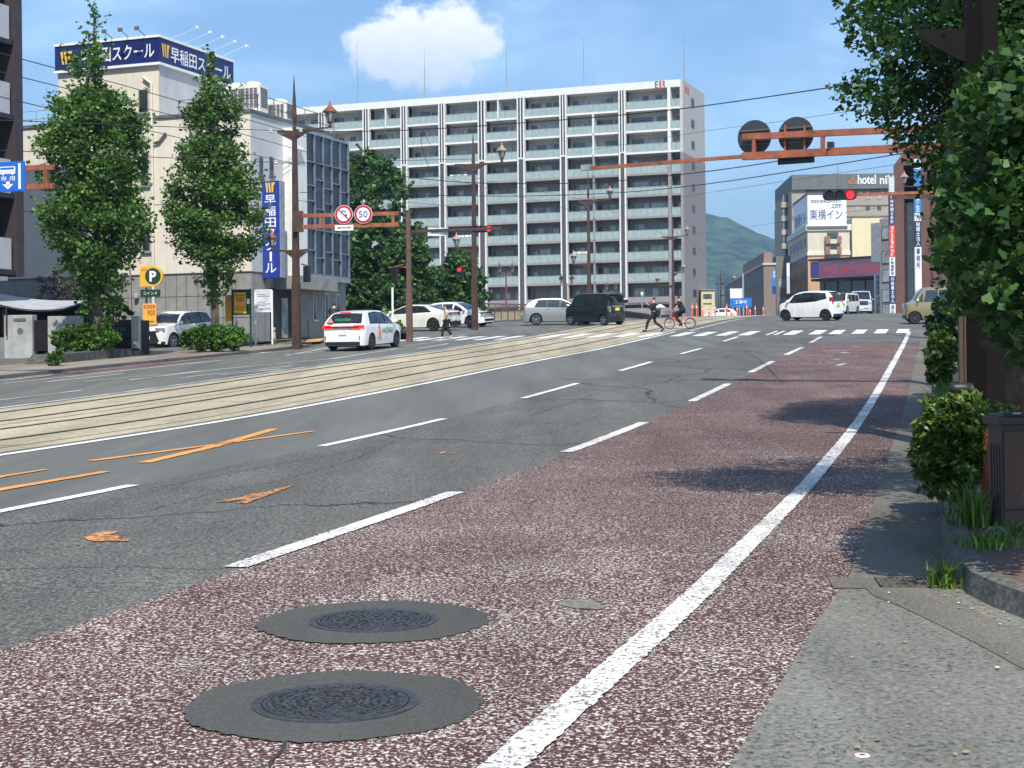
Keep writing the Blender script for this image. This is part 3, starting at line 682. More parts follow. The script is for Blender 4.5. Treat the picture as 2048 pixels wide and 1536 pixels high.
# laundry on balconies
for i, (px, py, cs) in enumerate(((838, 283, ((.8, .8, .8), (.7, .7, .72), (.8, .78, .78))), (1162, 262, ((.75, .55, .6), (.8, .8, .82), (.6, .62, .7))), (1208, 300, ((.8, .8, .8), (.75, .6, .5))), (1213, 302, ((.8, .8, .8), (.7, .75, .8))),
                                   (1017, 478, ((.75, .55, .45), (.8, .8, .8), (.7, .7, .6))), (928, 477, ((.8, .8, .8), (.6, .7, .75))), (915, 356, ((.8, .8, .8), (.3, .3, .35))), (1163, 510, ((.8, .5, .3), (.8, .75, .6))), (1025, 560, ((.6, .7, .8), (.75, .7, .2))))):
    p = ap.hit(px, py, 1, .15)
    m = MB(); x = p.x-1.2; rq = random.Random(i)
    m.tube([(x-.2, .15, p.z+.5), (x+2.6, .15, p.z+.5)], .02, 5)
    for j in range(5): w = rq.uniform(.3, .7); h = rq.uniform(.5, .9); m.box((x+w/2, .15, p.z+.48-h), (w, .04, h), mi=1+j % len(cs)); x += w+.08
    o = m.build('laundry', [grey_m]+[mat('cloth_%d_%d' % (i, j), c, .9) for j, c in enumerate(cs)]); o.location = ap.loc; o.rotation_euler = (0, 0, ap.rz)
    tag(o, ['white washing airing on a second floor from top balcony behind the street lamp', 'pink and white washing on a balcony just below the middle mast', 'small white washing airing one balcony below the pink washing', 'pale washing with a peach towel airing above the long red beam', 'peach and white washing beside the left red signal', 'white washing on the balcony left of the left red signal', 'white sheet and dark shirts airing behind the left signal pole', 'orange and cream washing behind the lantern near the ground', 'pale blue and yellow washing low on the left of the block'][i], 'laundry', 'washing airing on balconies')

# ---- school building (beige, three storeys and tower)
sc = frame_at(505, 70.5, BETA, z=2.52)
def sf(px, py, y=0.): return sc.hit(px, py, 1, y)
def ss_(px, py, x=0.): return sc.hit(px, py, 0, x)
cream = mat('cream_wall', (.68, .62, .53), .85, var=.05, vs=.8, streak=.12, bump=.1, bs=30)
paleg = mat('pale_grey_wall', (.50, .51, .53), .85, var=.05, vs=.8, streak=.10)
tileg = mat('grey_tile', (.27, .26, .25), .8, var=.08, vs=2, streak=.12)
trimd = mat('dark_trim', (.12, .12, .13), .6)
sch = fthing('school_building', 'beige three storey building with a tower, blue rooftop sign and glass corner bay', 'building', sc)
zr = ss_(507, 225).z; zband = sf(400, 546).z; zt_ = ss_(318, 131, sf(318, 300).x).z
xt = sf(318, 200).x; xl = -26.
ye = 9.2      # depth of front
yg0 = ss_(609, 300).y; YE = ss_(697, 400, .75).y-.05; YB = ss_(691, 600, .28).y
def wallbox(name, x0, x1, y0, y1, z0, z1, mats_, faces_m):
    """box whose -y face and +x face take separate materials"""
    m = MB(); vs = [(x0, y0, z0), (x1, y0, z0), (x1, y1, z0), (x0, y1, z0), (x0, y0, z1), (x1, y0, z1), (x1, y1, z1), (x0, y1, z1)]
    m.add(vs, [(0, 1, 5, 4)], faces_m[0]); m.add(vs, [(1, 2, 6, 5)], faces_m[1]); m.add(vs, [(2, 3, 7, 6), (3, 0, 4, 7), (4, 5, 6, 7)], faces_m[2]); return m.build(name, mats_, sch)
wallbox('wall', xl, 0, 0, YE, zband, zr, [cream, paleg], (0, 1, 0))
wallbox('base_wall', xl, -.04, .04, YB, -.5, zband, [tileg], (0, 0, 0))
wallbox('stair_tower_wall', xl+14.5 if False else sf(116, 200).x, xt, -.01, 7, zr-.2, zt_, [cream, paleg], (0, 1, 0))
m = MB()   # panel joints on base and walls
for px in (262, 300, 330, 352, 372, 395, 420, 445, 470): x = sf(px, 600).x; m.bb(x-.012, x+.012, .02, .05, 0, zband)
for z in (zband*.33, zband*.66): m.bb(xl, 0, .025, .05, z-.01, z+.01)
for y in [1.2*k for k in range(1, 8)]: m.bb(-.05, -.02, y-.01, y+.01, 0, zband)
zj = sf(300, 410).z
m.bb(xl, -.0, -.008, .02, zj-.015, zj+.015); m.bb(xl, 0, -.01, .02, zband-.02, zband+.02); zj2 = sf(100, 300).z
m.build('wall_joints', trimd, sch)
m = MB(); m.bb(xl, .08, -.08, .12, zr-.02, zr+.12); m.bb(-.1, .08, .0, YE, zr-.02, zr+.12); m.bb(xt, xt+.0+.1, -.1, 7, zr, zr+.1); m.build('coping', trimd, sch)
m = MB(); zs0 = zt_; zs1 = ss_(318, 71, xt).z; xs0 = sf(113, 110).x; 
m.bb(xs0, xt+.12, -.15, 6.6, zs0+.12, zs1-.12, 0); m.bb(xs0-.05, xt+.17, -.2, 6.65, zs1-.12, zs1, 1); m.bb(xs0-.05, xt+.17, -.2, 6.65, zs0, zs0+.12, 1); sg = m.build('rooftop_sign', [blue_sign, sign_white], sch)
def Wlogo(par, o, X, Y, h, nm='yellow_mark'):
    X = Vector(X); Y = Vector(Y); N_ = X.cross(Y); m = MB(); o = Vector(o)
    for k, dx in enumerate((-.36, -.05, .24)):
        pts = [(dx-.10+.0, .5), (dx+.12, .5), (dx+.22, -.5), (dx+.06, -.5)] if k < 2 else [(dx-.02, .5), (dx+.42, .5), (dx+.22, .12), (dx+.18, -.5), (dx+.02, -.5)]
        m.poly([o+X*a*h+Y*b*h+N_*.02 for a, b in pts])
    m.build(nm, sign_yellow, par)
zc = (zs0+zs1)/2
p = sf(270, 101, -.15); p2 = sf(225, 104, -.15)
text('早稲田スクール', sign_white, sg, ((sf(308, 100, -.15).x+sf(160, 105, -.15).x)/2, -.15, zc), (1, 0, 0), (0, 0, 1), .74, sf(308, 100, -.15).x-sf(160, 105, -.15).x, bold=.012)
Wlogo(sg, (sf(131, 108, -.15).x, -.155, zc), (1, 0, 0), (0, 0, 1), .62)
ya = ss_(341, 110, xt+.12).y; yb = 6.3
text('早稲田スクール', sign_white, sg, (xt+.12, (ya+yb)/2, zc-.03), (0, 1, 0), (0, 0, 1), .74, yb-ya, bold=.012)
yw = ss_(329, 98, xt+.12).y; Wlogo(sg, (xt+.125, yw, zc+.02), (0, 1, 0), (0, 0, 1), .62)
for i in range(5):      # sign floodlights on arms
    y = .9+i*1.15; m = MB(); m.tube([(xt+.1, y, zs1+.0), (xt+1.5, y, zs1+.42)], .012, 5); m.box((xt+1.55, y, zs1+.36), (.09, .16, .12)); m.build('sign_floodlight', sign_white, sch)
for px in (225, 257, 290): x = sf(px, 70, -.15).x; m = MB(); m.tube([(x, -.1, zs1), (x, -.8, zs1+.2)], .02, 5); m.box((x, -.85, zs1+.14), (.2, .12, .16)); m.build('sign_floodlight', trimd, sch)
def window(par, fr, plane, val, p0, p1, p2=None, name='window', nx=1, nz=1, out=-1, mats_=None, depth=.06):
    a = fr.hit(*p0, plane, val); b = fr.hit(*p1, plane, val); m = MB(); ax_ = 0 if plane == 1 else 1
    u0, u1 = sorted((a[ax_], b[ax_])); z0, z1 = sorted((a.z, b.z))
    def bb(u0, u1, z0, z1, d0, d1, mi):
        lo, hi = sorted((val+out*d0, val+out*d1))
        if plane == 1: m.bb(u0, u1, lo, hi, z0, z1, mi)
        else: m.bb(lo, hi, u0, u1, z0, z1, mi)
    bb(u0, u1, z0, z1, -.05, .03, 0)
    for i in range(nx):
        for j in range(nz):
            w = (u1-u0)/nx; h = (z1-z0)/nz; bb(u0+w*i+.05, u0+w*(i+1)-.05, z0+h*j+.05, z0+h*(j+1)-.05, .0, .04, 1)
    bb(u0-.08, u1+.08, z0-.08, z0, -.05, .12, 0)
    return m.build(name, mats_ or [grey_m, glass], par)
for p0, p1 in (((277, 180), (297, 225)), ((282, 305), (298, 372)), ((284, 455), (301, 503)), ((92, 340), (112, 366))): window(sch, sc, 1, -.02 if p0[1] < 200 else 0., p0, p1)
for p0, p1 in (((517.5, 313), (525, 351)), ((538, 313), (546, 352))): window(sch, sc, 0, 0., p0, p1, out=1, mats_=[trimd, glass])
window(sch, sc, 0, 0., (575, 302), (604, 372), out=1, nz=2, mats_=[grey_m, glass]); window(sch, sc, 0, 0., (578, 438), (604, 500), out=1, nz=2, mats_=[grey_m, glass])
# drainpipes
def pipe(par, pts, r, m_, nm='drainpipe'): MB().tube(pts, r, 8).build(nm, m_, par)
x = sf(306, 300).x; pipe(sch, [(sf(288, 155).x, -.12, sf(288, 155).z), (x, -.12, sf(304, 168).z), (x, -.12, 0)], .07, cream)
pipe(sch, [sf(308, 286, -.1), sf(318, 283, -.1), sf(331, 266, -.1)], .06, trimd)
x = sf(262, 545).x; pipe(sch, [(x, -.1, zband+.8), (x, -.1, 0)], .05, grey_m); x = sf(500, 600).x
for px, py in ((82, 439), (92, 439), (272, 592)): p = sf(px, py, -.1); MB().lathe([(.02, -.12), (.11, -.1), (.12, .06), (.03, .12)], (p.x, p.y, p.z), 10).build('wall_lamp', mat('lamp_grey', (.4, .4, .4), .4), sch)
# rooftop railings
def railing(par, pts, h, m_, nm='roof_railing', st=1.5, r=.022, rows=2):
    m = MB(); pts = [Vector(p) for p in pts]
    for a, b in zip(pts, pts[1:]):
        n = max(1, round((b-a).length/st))
        for k in range(n+1): q = a.lerp(b, k/n); m.tube([q, q+Vector((0, 0, h))], r, 5)
        for j in range(rows): dz = Vector((0, 0, h*(j+1)/rows)); m.tube([a+dz, b+dz], r, 5)
    m.build(nm, m_, par)
railing(sch, [(xl, .5, zr+.1), (sf(112, 240).x, .5, zr+.1)], .8, grey_m); railing(sch, [(xt+.3, 1.2, zr+.1), (-.3, 1.2, zr+.1), (-.3, 9, zr+.1)], .9, trimd, rows=2)
# entrance canopy, bay, glass corner
zc0 = ss_(560, 552).z; 
yA, yB = ss_(530, 600).y, ss_(634, 600).y
m = MB(); m.bb(-.02, 1.3, ss_(562, 590).y-.6, ss_(628, 570).y, ss_(600, 577, 1.3).z, ss_(600, 551, 1.3).z, 0); m.build('entrance_canopy', tileg, sch)
m = MB(); m.bb(-.3, .03, ss_(541, 640).y, ss_(598, 640).y, .05, ss_(570, 578, 0).z, 0); m.build('entrance', black_m, sch)
m = MB(); yy = ss_(600, 640).y; m.bb(0, .04, ss_(562, 640).y, ss_(574, 640).y, .1, 2.0, 0); m.build('entrance_door', glass2, sch)
m = MB(); m.bb(-.0, .35, ss_(605, 640).y, YB+.1, -.5, 1.05, 0); m.build('brick_plinth', mat('plinth_stone', (.33, .28, .22), .85, var=.15, vs=5), sch)
m = MB(); m.bb(0, .28, ss_(590, 570).y, YB, -.5, ss_(650, 553, .3).z); m.build('ground_floor_wall', tileg, sch)
for px, y0_, y1_ in ((627, 583, 640), (651, 586, 641), (674, 588, 634)):
    window(sch, sc, 0, .28, (px-2, y0_), (px+4.5, y1_), out=1, mats_=[white_m, glass])
gx = .75; g0, g1 = ss_(612, 400, gx).y, ss_(697, 400, gx).y; gz0 = ss_(616, 547, gx).z; gz1 = ss_(614, 265, gx).z
m = MB(); m.bb(-.1, gx+.05, ss_(594, 400, gx).y, g0, gz0-.15, gz1+.12); m.build('bay_pier', white_m, sch)
m = MB(); m.bb(-.1, gx-.06, g0, g1, gz0, gz1, 0); m.bb(-.1, gx+.02, g0-.0, g1+.05, gz0-.28, gz0, 1); m.bb(-.1, gx+.0, g0, g1+.05, gz1, gz1+.1, 1)
cw = m.build('glass_curtain_wall', [mat('tinted_glass', (.022, .032, .055), .12, var=.5, vs=.5, spec=.55), grey_m], sch)
m = MB(); rows = [0, .12, .32, .47, .63, .8, 1.0]
for k in range(6): y = g0+(g1-g0)*k/5; m.bb(gx-.06, gx+.03, y-.035, y+.035, gz0, gz1)
for j in range(5):
    for i, r_ in enumerate(rows):
        rr_ = r_ if i in (0, 6) or (i+j) % 2 == 0 or i in (2, 5) else r_+.05; z = gz0+(gz1-gz0)*min(1, rr_); m.bb(gx-.06, gx+.02, g0+(g1-g0)*j/5, g0+(g1-g0)*(j+1)/5, z-.03, z+.03)
m.build('mullions', mat('mullion_metal', (.20, .235, .27), .4, .3), cw)
# rooftop air conditioners
for i, (px, py, yb_) in enumerate(((476, 208, 1.7), (507, 206, 1.7), (538, 222, 4.6), (560, 221, 4.6))):
    q = sc.hit(px, py, 1, yb_); w = 1.0
    t = thing('rooftop_air_conditioner', ['large pale air conditioning unit at left end of the school roof', 'large pale air conditioning unit, second from the left on the roof', 'pale air conditioning unit, third from left on the roof', 'pale air conditioning unit on the roof nearest the tall pole'][i], 'air conditioner', sc.M @ Vector((q.x, yb_, zr+.12)), sc.rz, 'air conditioning units on the school roof')
    hb = 1.35 if i < 2 else 1.0
    MB().bb(-.55, .55, -.4, .4, 0, hb).build('case', white_m, t, bevel=.02)
    g_ = MB()
    for a in range(4):
        for b in range(8): g_.bb(-.42+a*.22, -.42+a*.22+.17, -.42, -.40, hb*.25+b*hb*.085, hb*.25+b*hb*.085+hb*.06)
        for b in range(8): g_.bb(.55, .57, -.3+a*.16, -.3+a*.16+.12, hb*.25+b*hb*.085, hb*.25+b*hb*.085+hb*.06)
    g_.build('grille', trimd, t); MB().lathe([(.40, hb), (.38, hb+.16), (.30, hb+.20), (.30, hb+.05)], (0, 0, 0), 20).build('fan_cowl', white_m, t)
# vertical banner sign on the wall
zb0, zb1 = ss_(545, 556, 1.0).z, ss_(545, 362, 1.0).z
# the sign projects from the wall, its broad face towards the camera
y_ = ss_(530, 450, .15).y
q0 = sc.hit(523, 450, 1, y_); q1 = sc.hit(558, 450, 1, y_)
bl = sc.hit(540, 556, 1, y_).z; bh = sc.hit(540, 362, 1, y_).z
bs = fthing('banner_sign', 'tall vertical blue sign with white lettering and a yellow mark on the wall', 'sign', sc)
bw = q1.x-q0.x
m = MB(); m.bb(q0.x, q1.x, y_, y_+.45, bl, bh); m.build('panel', mat('blue_sign', (.018, .045, .30), .4, var=.05), bs)
m = MB(); m.bb(q1.x, q1.x+.06, y_+.04, y_+.44, bl+.02, bh-.02); m.build('side_panel', grey_m, bs)
chs = '早稲田スクール'; hh = (bh-bl)*.80
for i, ch in enumerate(chs.replace('ー', '|')):
    zc_ = bh-(bh-bl)*.135-(bh-bl)*.82*(i+.5)/7
    if ch == '|': MB().bb((q0.x+q1.x)/2-.05, (q0.x+q1.x)/2+.06, y_-.012, y_-.002, zc_-.22, zc_+.22).build('lettering', sign_white, bs)
    else: text(ch, sign_white, bs, ((q0.x+q1.x)/2, y_, zc_), (1, 0, 0), (0, 0, 1), (bh-bl)*.82/7*.86, bw*.62, bold=.01)
Wlogo(bs, ((q0.x+q1.x)/2-.02, y_-.01, bh-(bh-bl)*.068), (1, 0, 0), (0, 0, 1), bw*.5)
m = MB()
for i in range(4): y = ss_(553+i*5, 300).y; m.tube([(0, y, ss_(560, 322).z), (.9, y, ss_(556, 300).z)], .015, 5); m.box((.95, y, ss_(556, 299).z), (.2, .14, .12))
tag(m.build('sign_lamps', sign_white, loc=sc.loc), 'row of small white floodlights on the grey wall above the vertical sign', 'lamps').rotation_euler = (0, 0, sc.rz)

# ---- dark building at the left edge: its balconied street face runs away from us and ends at px 42
db = frame_at(45, 60, BETA, z=1.9)
dk = fthing('balcony_building', 'dark multi storey building with pale grey balcony panels at left edge', 'building', db)
dkw = mat('dark_cladding', (.028, .026, .036), .5, var=.2); pan = mat('pale_panel', (.46, .47, .50), .6, var=.05, streak=.08)
dh = lambda px, py, x=0.: db.hit(px, py, 0, x)
zb_ = dh(42, 541).z
m = MB(); m.bb(-14, -2.0, -30, -.02, zb_, 26, 0); m.build('wall', dkw, dk)
m = MB(); m.bb(-14, .12, -.45, 0, zb_-.25, 26, 0); m.build('end_pier', mat('pier_cladding', (.055, .04, .045), .5), dk)
m = MB(); m.bb(-14, -.3, -30, -.5, zb_-.25, zb_-.02, 0); m.build('soffit', dkw, dk)
for k, y in enumerate((-1.4, -9, -17)): MB().bb(-2.2, -1.6, y-.3, y+.3, -2.5, zb_-.2).build('column', mat('col_grey', (.12, .12, .13), .7), dk)
MB().bb(-3.5, -3.3, -30, -.3, -2.5, zb_-.2).build('carport_wall', mat('carport_grey', (.10, .10, .11), .8), dk)
for i, (py0, py1) in enumerate(((540, 478), (389, 322), (232, 170), (84, 18), (-64, -130))):
    z = dh(35, py0).z; h = dh(35, py1).z-z
    MB().bb(-.14, .0, -30, -.62, z, z+h).build('balcony_panel', pan, dk); MB().bb(-2, .06, -30, -.46, z-.2, z-.01).build('balcony_slab', dkw, dk)
    MB().bb(-1.99, -1.9, -4.2, -1.6, z+.1, z+2.3).build('window', glass, dk)
    MB().bb(-.12, -.06, -1.6, -1.54, z+h, z+3.0).build('balcony_post', trimd, dk)
m = MB(); m.bb(-1.2, -.2, -1.4, -.6, zb_-.42, zb_-.26); m.build('ceiling_lamp', mat('lamp_white', (.8, .8, .75), .4), dk)

# ---- walls, gate and canopy under it
wl_ = frame_at(95, 57, -14, z=1.95)
def wf(px, py, y=0.): return wl_.hit(px, py, 1, y)
conc = mat('gate_concrete', (.36, .37, .37), .85, var=.14, vs=1.5, streak=.2)
def wall_piece(px0, px1, pyt, label, dep=.35, extra=None):
    a, b = wf(px0, 690), wf(px1, 690); t = fthing('concrete_wall', label, 'wall', Frame(wl_.M @ Vector((a.x, 0, 0)), -14)); h = wf((px0+px1)/2, pyt).z
    MB().bb(0, b.x-a.x, 0, dep, -.5, h).build('slab', conc, t, bevel=.015)
    return t, b.x-a.x, h
t, w_, h_ = wall_piece(8, 64, 630, 'pale concrete gate wall with a slot, left of the dark gate')
MB().bb(w_*.35, w_*.78, -.03, .1, h_-.22, h_-.12).build('slot', trimd, t)
tx = MB(); tx.lathe([(.10, 0), (.10, .01), (.14, .01), (.14, 0)], (w_*.58, -.002, h_-.6), 14, R=Matrix.Rotation(rad(90), 3, 'X')); tx.build('emblem', mat('emblem_grey', (.2, .2, .21), .7), t)
t, w_, h_ = wall_piece(95, 158, 632, 'pale concrete gate wall with intercom and mail slot, right of the dark gate')
MB().bb(w_*.70, w_*.78, -.03, .05, h_-1.25, h_-.75).build('mail_slot', black_m, t)
for k in (.64, .84): MB().box((w_*k, -.03, h_-.5), (.12, .1, .2), top=.7).build('wall_lamp', mat('lamp_dark', (.12, .08, .06), .5), t)
a, b = wf(64, 690), wf(95, 690); o = MB()
for k in range(12): o.bb(a.x+(b.x-a.x)*k/12+.01, a.x+(b.x-a.x)*(k+1)/12-.01, .1, .14, .02, wf(80, 640).z)
o.bb(a.x, b.x, .14, .18, .02, wf(80, 640).z-.02); o = o.build('gate', black_m, loc=wl_.loc); o.rotation_euler = (0, 0, wl_.rz); tag(o, 'dark slatted metal gate between two pale concrete walls', 'gate')
a, b = wf(-60, 700), wf(8, 700); o = MB().bb(a.x, b.x, -.3, .1, -.5, wf(0, 675).z).build('low_wall', conc, loc=wl_.loc); o.rotation_euler = (0, 0, wl_.rz); tag(o, 'low pale wall at left edge below a dark railing', 'wall')
m = MB(); za = wf(4, 672).z
for k in range(5): m.tube([(a.x+k*.4, -.1, za), (a.x+k*.4, -.1, za+1.1)], .03, 6)
m.tube([(a.x, -.1, za+1.1), (b.x, -.1, za+1.1)], .03, 6); o = m.build('railing', brown_m, loc=wl_.loc); o.rotation_euler = (0, 0, wl_.rz); tag(o, 'dark railing on the low wall at left edge', 'railing')
cn = thing('canopy', 'grey sloping sail canopy on thin posts behind the concrete gate walls', 'canopy', wl_.loc, wl_.rz)
A, B_, C2, D2 = wf(-20, 583, 3.5), wf(176, 600, 3.5), wf(128, 617, .8), wf(-20, 604, .8)
nn = 10; vs = []; fs = []
for i in range(nn+1):
    for j in range(nn+1):
        u = i/nn; v = j/nn; p = (A.lerp(B_, u)).lerp(D2.lerp(C2, u), v); p = p+Vector((0, 0, -.25*math.sin(math.pi*u)*.6)); vs.append(p)
for i in range(nn):
    for j in range(nn): fs.append((i*(nn+1)+j, i*(nn+1)+j+1, (i+1)*(nn+1)+j+1, (i+1)*(nn+1)+j))
o = MB().add(vs+[Vector(v)+Vector((0, 0, -.05)) for v in vs], fs+[tuple(q+(nn+1)**2 for q in reversed(f)) for f in fs]).build('sail', mat('canopy_grey', (.40, .42, .45), .5, var=.1), cn, smooth=True)
m = MB(); m.bb(A.x, B_.x, 3.5, 4.3, -.4, A.z-.5); m.build('back_screen', mat('hedge_dark', (.02, .026, .022), .9, var=.4, vs=6), cn)
m = MB()
for px, y in ((6, .8), (153, 2.2)): q = wf(px, 620, y); m.tube([(q.x, y, -.4), (q.x, y, q.z+(.0))], .035, 6)
m.build('post', black_m, cn)
# dark storage boxes and trellis wall beside the parking
q0, q1 = wf(208, 690, .6), wf(268, 690, .6)
t = fthing('storage_shelter', 'black slatted shelter with dark crates beside the parking entrance', 'shelter', wl_)
m = MB(); m.bb(wf(160, 690, 1.2).x, q1.x, .6, 1.8, -.4, wf(240, 640, .6).z); m.build('body', black_m, t)
m = MB()
for i in range(5): m.bb(q0.x+.25+i*.14, q0.x+.33+i*.14, .56, .62, wf(240, 665, .6).z, wf(240, 655, .6).z)
m.build('slats', trimd, t)
m = MB(); rq = random.Random(4)
for i in range(9): m.box((q1.x-.9+.33*(i % 3), .35, -.2+.32*(i//3)), (.28, .3, .27), mi=rq.choice((0, 0, 1)))
m.build('crates', [black_m, mat('crate_grey', (.12, .13, .14), .6)], t)
m = MB(); m.box((wf(217, 650, .6).x, .55, wf(217, 651, .6).z), (.5, .06, .06)); m.build('orange_lamp', mat('orange_tin', (.5, .2, .05), .5), t)
m = MB(); m.bb(wf(265, 690, .4).x, wf(279, 690, .4).x, .3, .5, -.4, wf(270, 632, .4).z); o = m.build('boundary_post', conc, loc=wl_.loc); o.rotation_euler = (0, 0, wl_.rz); tag(o, 'narrow concrete boundary post at the right end of the black shelter', 'post')
# ---- right-hand distance: hotels, offices
def tower(px, Y, deg): 
    f = frame_at(px, Y, deg, z=5.7); return f
tan_w = mat('tan_wall', (.37, .31, .25), .85, var=.07, vs=.15, streak=.08); dkroof = mat('dark_roof_band', (.13, .135, .14), .7, var=.1, vs=.2, stretch=(3, 3, .3))
hf = tower(1600, 330, -3); ht_ = fthing('hotel_building', 'tall tan hotel with dark roof band and white hotel lettering', 'building', hf)
h = lambda px, py, y=0.: hf.hit(px, py, 1, y)
X0, X1 = h(1583, 400).x, h(1830, 400).x; zt = h(1600, 350).z; zb = h(1600, 378).z
m = MB(); m.bb(X0, X1, 0, 30, -2, zb, 0); m.build('wall', tan_w, ht_)
m = MB(); vs = [(X0, -.6, zb-.2), (X1, -.6, zb-.2), (X1, -.6, zt), (X0, -.6, zt), (X0, 30, zb-.2), (X1, 30, zb-.2), (X1, 30, zt), (X0, 30, zt)]
m.add(vs, [(0, 1, 2, 3), (3, 2, 6, 7), (4, 7, 6, 5), (0, 3, 7, 4), (1, 5, 6, 2), (0, 4, 5, 1)]); m.build('roof_band', dkroof, ht_)
XS = h(1572, 400, 6).x; m = MB(); m.bb(XS, X0-.02, 6, 28, -2, zt-5); m.build('side_wall', tan_w, ht_)
for k in range(9): z = h(1600, 415+27.5*k, 6).z; MB().bb(XS-1.1, XS+.4, 5.2, 8.8, z, z+1.2).build('side_balcony', mat('tan_trim', (.45, .38, .32), .8), ht_)
for k in range(9): z = h(1600, 415+27.5*k, 6).z; MB().bb(XS-.5, XS+.1, 5.8, 8.2, z+1.2, z+2.9).build('side_window', glass, ht_)
for k, (px, py) in enumerate([(1598, 397), (1735, 395), (1758, 395), (1713, 417), (1735, 416), (1758, 416)]):
    a, b = h(px-4, py-4), h(px+4, py+4); MB().bb(a.x, b.x, -.1, .05, b.z, a.z).build('window', glass2 if k in (0, 1, 2, 3) else glass, ht_)
m = MB()
for py in (411, 433): z = h(1700, py).z; m.bb(X0, X1, -.15, 0, z-.12, z+.12)
m.build('facade_ledge', mat('tan_dark', (.2, .17, .14), .8), ht_)
m = MB()
for i, px in enumerate(range(1612, 1780, 14)): a = h(px, 377); m.bb(a.x, a.x+(.9 if i % 3 else 1.5), -.3, 0, a.z-1.0, a.z-.1)
m.build('roof_vents', black_m, ht_)
a, b = h(1715, 370, -.6), h(1751, 352, -.6); text('hotel', sign_white, ht_, ((a.x+b.x)/2, -.62, (a.z+b.z)/2+.2), (1, 0, 0), (0, 0, 1), 2.0, b.x-a.x, off=.1, bold=.02)
a, b = h(1759, 370, -.6), h(1806, 352, -.6); text('nikko', sign_white, ht_, ((a.x+b.x)/2, -.62, (a.z+b.z)/2+.2), (1, 0, 0), (0, 0, 1), 2.0, b.x-a.x, off=.1, bold=.02)
c_ = h(1704.5, 362, -.6); m = MB()
for dx, dz in ((0, .42), (-.5, -.3), (.5, -.3)): m.lathe([(.42, 0), (.42, .1), (.22, .1), (.22, 0)], (c_.x+dx, -.62, c_.z+dz), 6, R=Matrix.Rotation(rad(90), 3, 'X'))
m.build('emblem', mat('emblem_orange', (.55, .22, .06), .5), ht_)
m = MB(); a = h(1674, 374); m.tube([(a.x, -1, a.z), (a.x, -1, a.z+5)], .08, 5); m.build('roof_mast', grey_m, ht_)
# inn with white box sign
inf = tower(1615, 262, -3); inn = fthing('inn_building', 'cream and orange inn with a white box sign on its roof', 'building', inf)
h = lambda px, py, y=0.: inf.hit(px, py, 1, y)
x0, x1 = h(1615, 500).x, h(1699, 500).x; z1 = h(1650, 453).z; zm = h(1650, 507).z; DY = 26
crw = mat('inn_cream', (.62, .56, .44), .8, var=.05, vs=.2, streak=.1); orw = mat('inn_orange', (.55, .33, .18), .8, var=.08, vs=.2, streak=.1); ind = mat('inn_side', (.42, .37, .30), .8, var=.08)
m = MB(); m.bb(x0, x1, 0, DY, zm, z1-.7, 0); m.build('upper_wall', crw, inn)
m = MB(); m.bb(x0, x1, .05, DY, -2, zm, 0); m.build('lower_wall', orw, inn)
m = MB(); m.bb(x0-.3, x1+.3, -.3, DY, z1-.7, z1+.3); m.bb(x0-.1, x1+.1, -.15, DY, zm-.3, zm+.4); m.build('cornice', mat('inn_trim', (.72, .68, .56), .7), inn)
a, b = h(1615, 455, -.4), h(1692, 388, -.4); bx = MB(); bx.bb(a.x, b.x, -.4, 18, a.z+.2, b.z, 0); bx.bb(a.x-.15, b.x+.15, -.5, 18.1, b.z, b.z+.3, 1); bx.bb(a.x-.15, b.x+.15, -.5, 18.1, a.z-.2, a.z+.2, 1)
bsn = bx.build('box_sign', [mat('sign_panel', (.80, .80, .82), .4, var=.02), trimd], inn)
ink = mat('sign_blue_ink', (.10, .14, .30), .5); blk = mat('sign_ink', (.06, .06, .08), .5)
q0, q1 = h(1619, 440, -.4), h(1684, 418, -.4); text('東横イン', ink, bsn, ((q0.x+q1.x)/2, -.4, (q0.z+q1.z)/2), (1, 0, 0), (0, 0, 1), q1.z-q0.z, q1.x-q0.x, off=.06)
q0, q1 = h(1621, 408, -.4), h(1680, 397, -.4); text('toyoko-inn', blk, bsn, ((q0.x+q1.x)/2, -.4, (q0.z+q1.z)/2), (1, 0, 0), (0, 0, 1), 1.0, q1.x-q0.x, off=.06)
q0, q1 = h(1662, 416, -.4), h(1682, 408, -.4); text('.com', blk, bsn, ((q0.x+q1.x)/2, -.4, (q0.z+q1.z)/2), (1, 0, 0), (0, 0, 1), .7, q1.x-q0.x, off=.06)
text('東横イン', ink, bsn, (a.x, 9, (a.z+b.z)/2-.7), (0, -1, 0), (0, 0, 1), 2.3, 14, off=.06)
# fire-escape windows
for k, (py0, py1) in enumerate(((465, 486), (489, 507), (510, 520))):
    a, b = h(1654, py1), h(1676, py0); MB().bb(a.x, b.x, -.2, .0, a.z, b.z).build('window', glass, inn)
    if k < 2:
        a, b = h(1649, py1+2), h(1681, py1-13); m = MB(); w = (b.x-a.x)*.3; m.bb(a.x, a.x+w, -.9, 0, a.z, b.z, 0); m.bb(b.x-w, b.x, -.9, 0, a.z, b.z, 0); m.bb(a.x+w, b.x-w, -.9, 0, a.z, a.z+.75, 1); m.build('balcony', [mat('inn_brown', (.30, .16, .11), .8), crw], inn)
for r_ in range(8):
    for k in range(5):
        z = z1-3.2-r_*2.9
        if z > 0: MB().bb(x0-.06, x0+.05, 2+k*4.6, 5+k*4.6, z, z+1.5).build('side_window', glass2 if r_ > 3 else frame_m, inn)
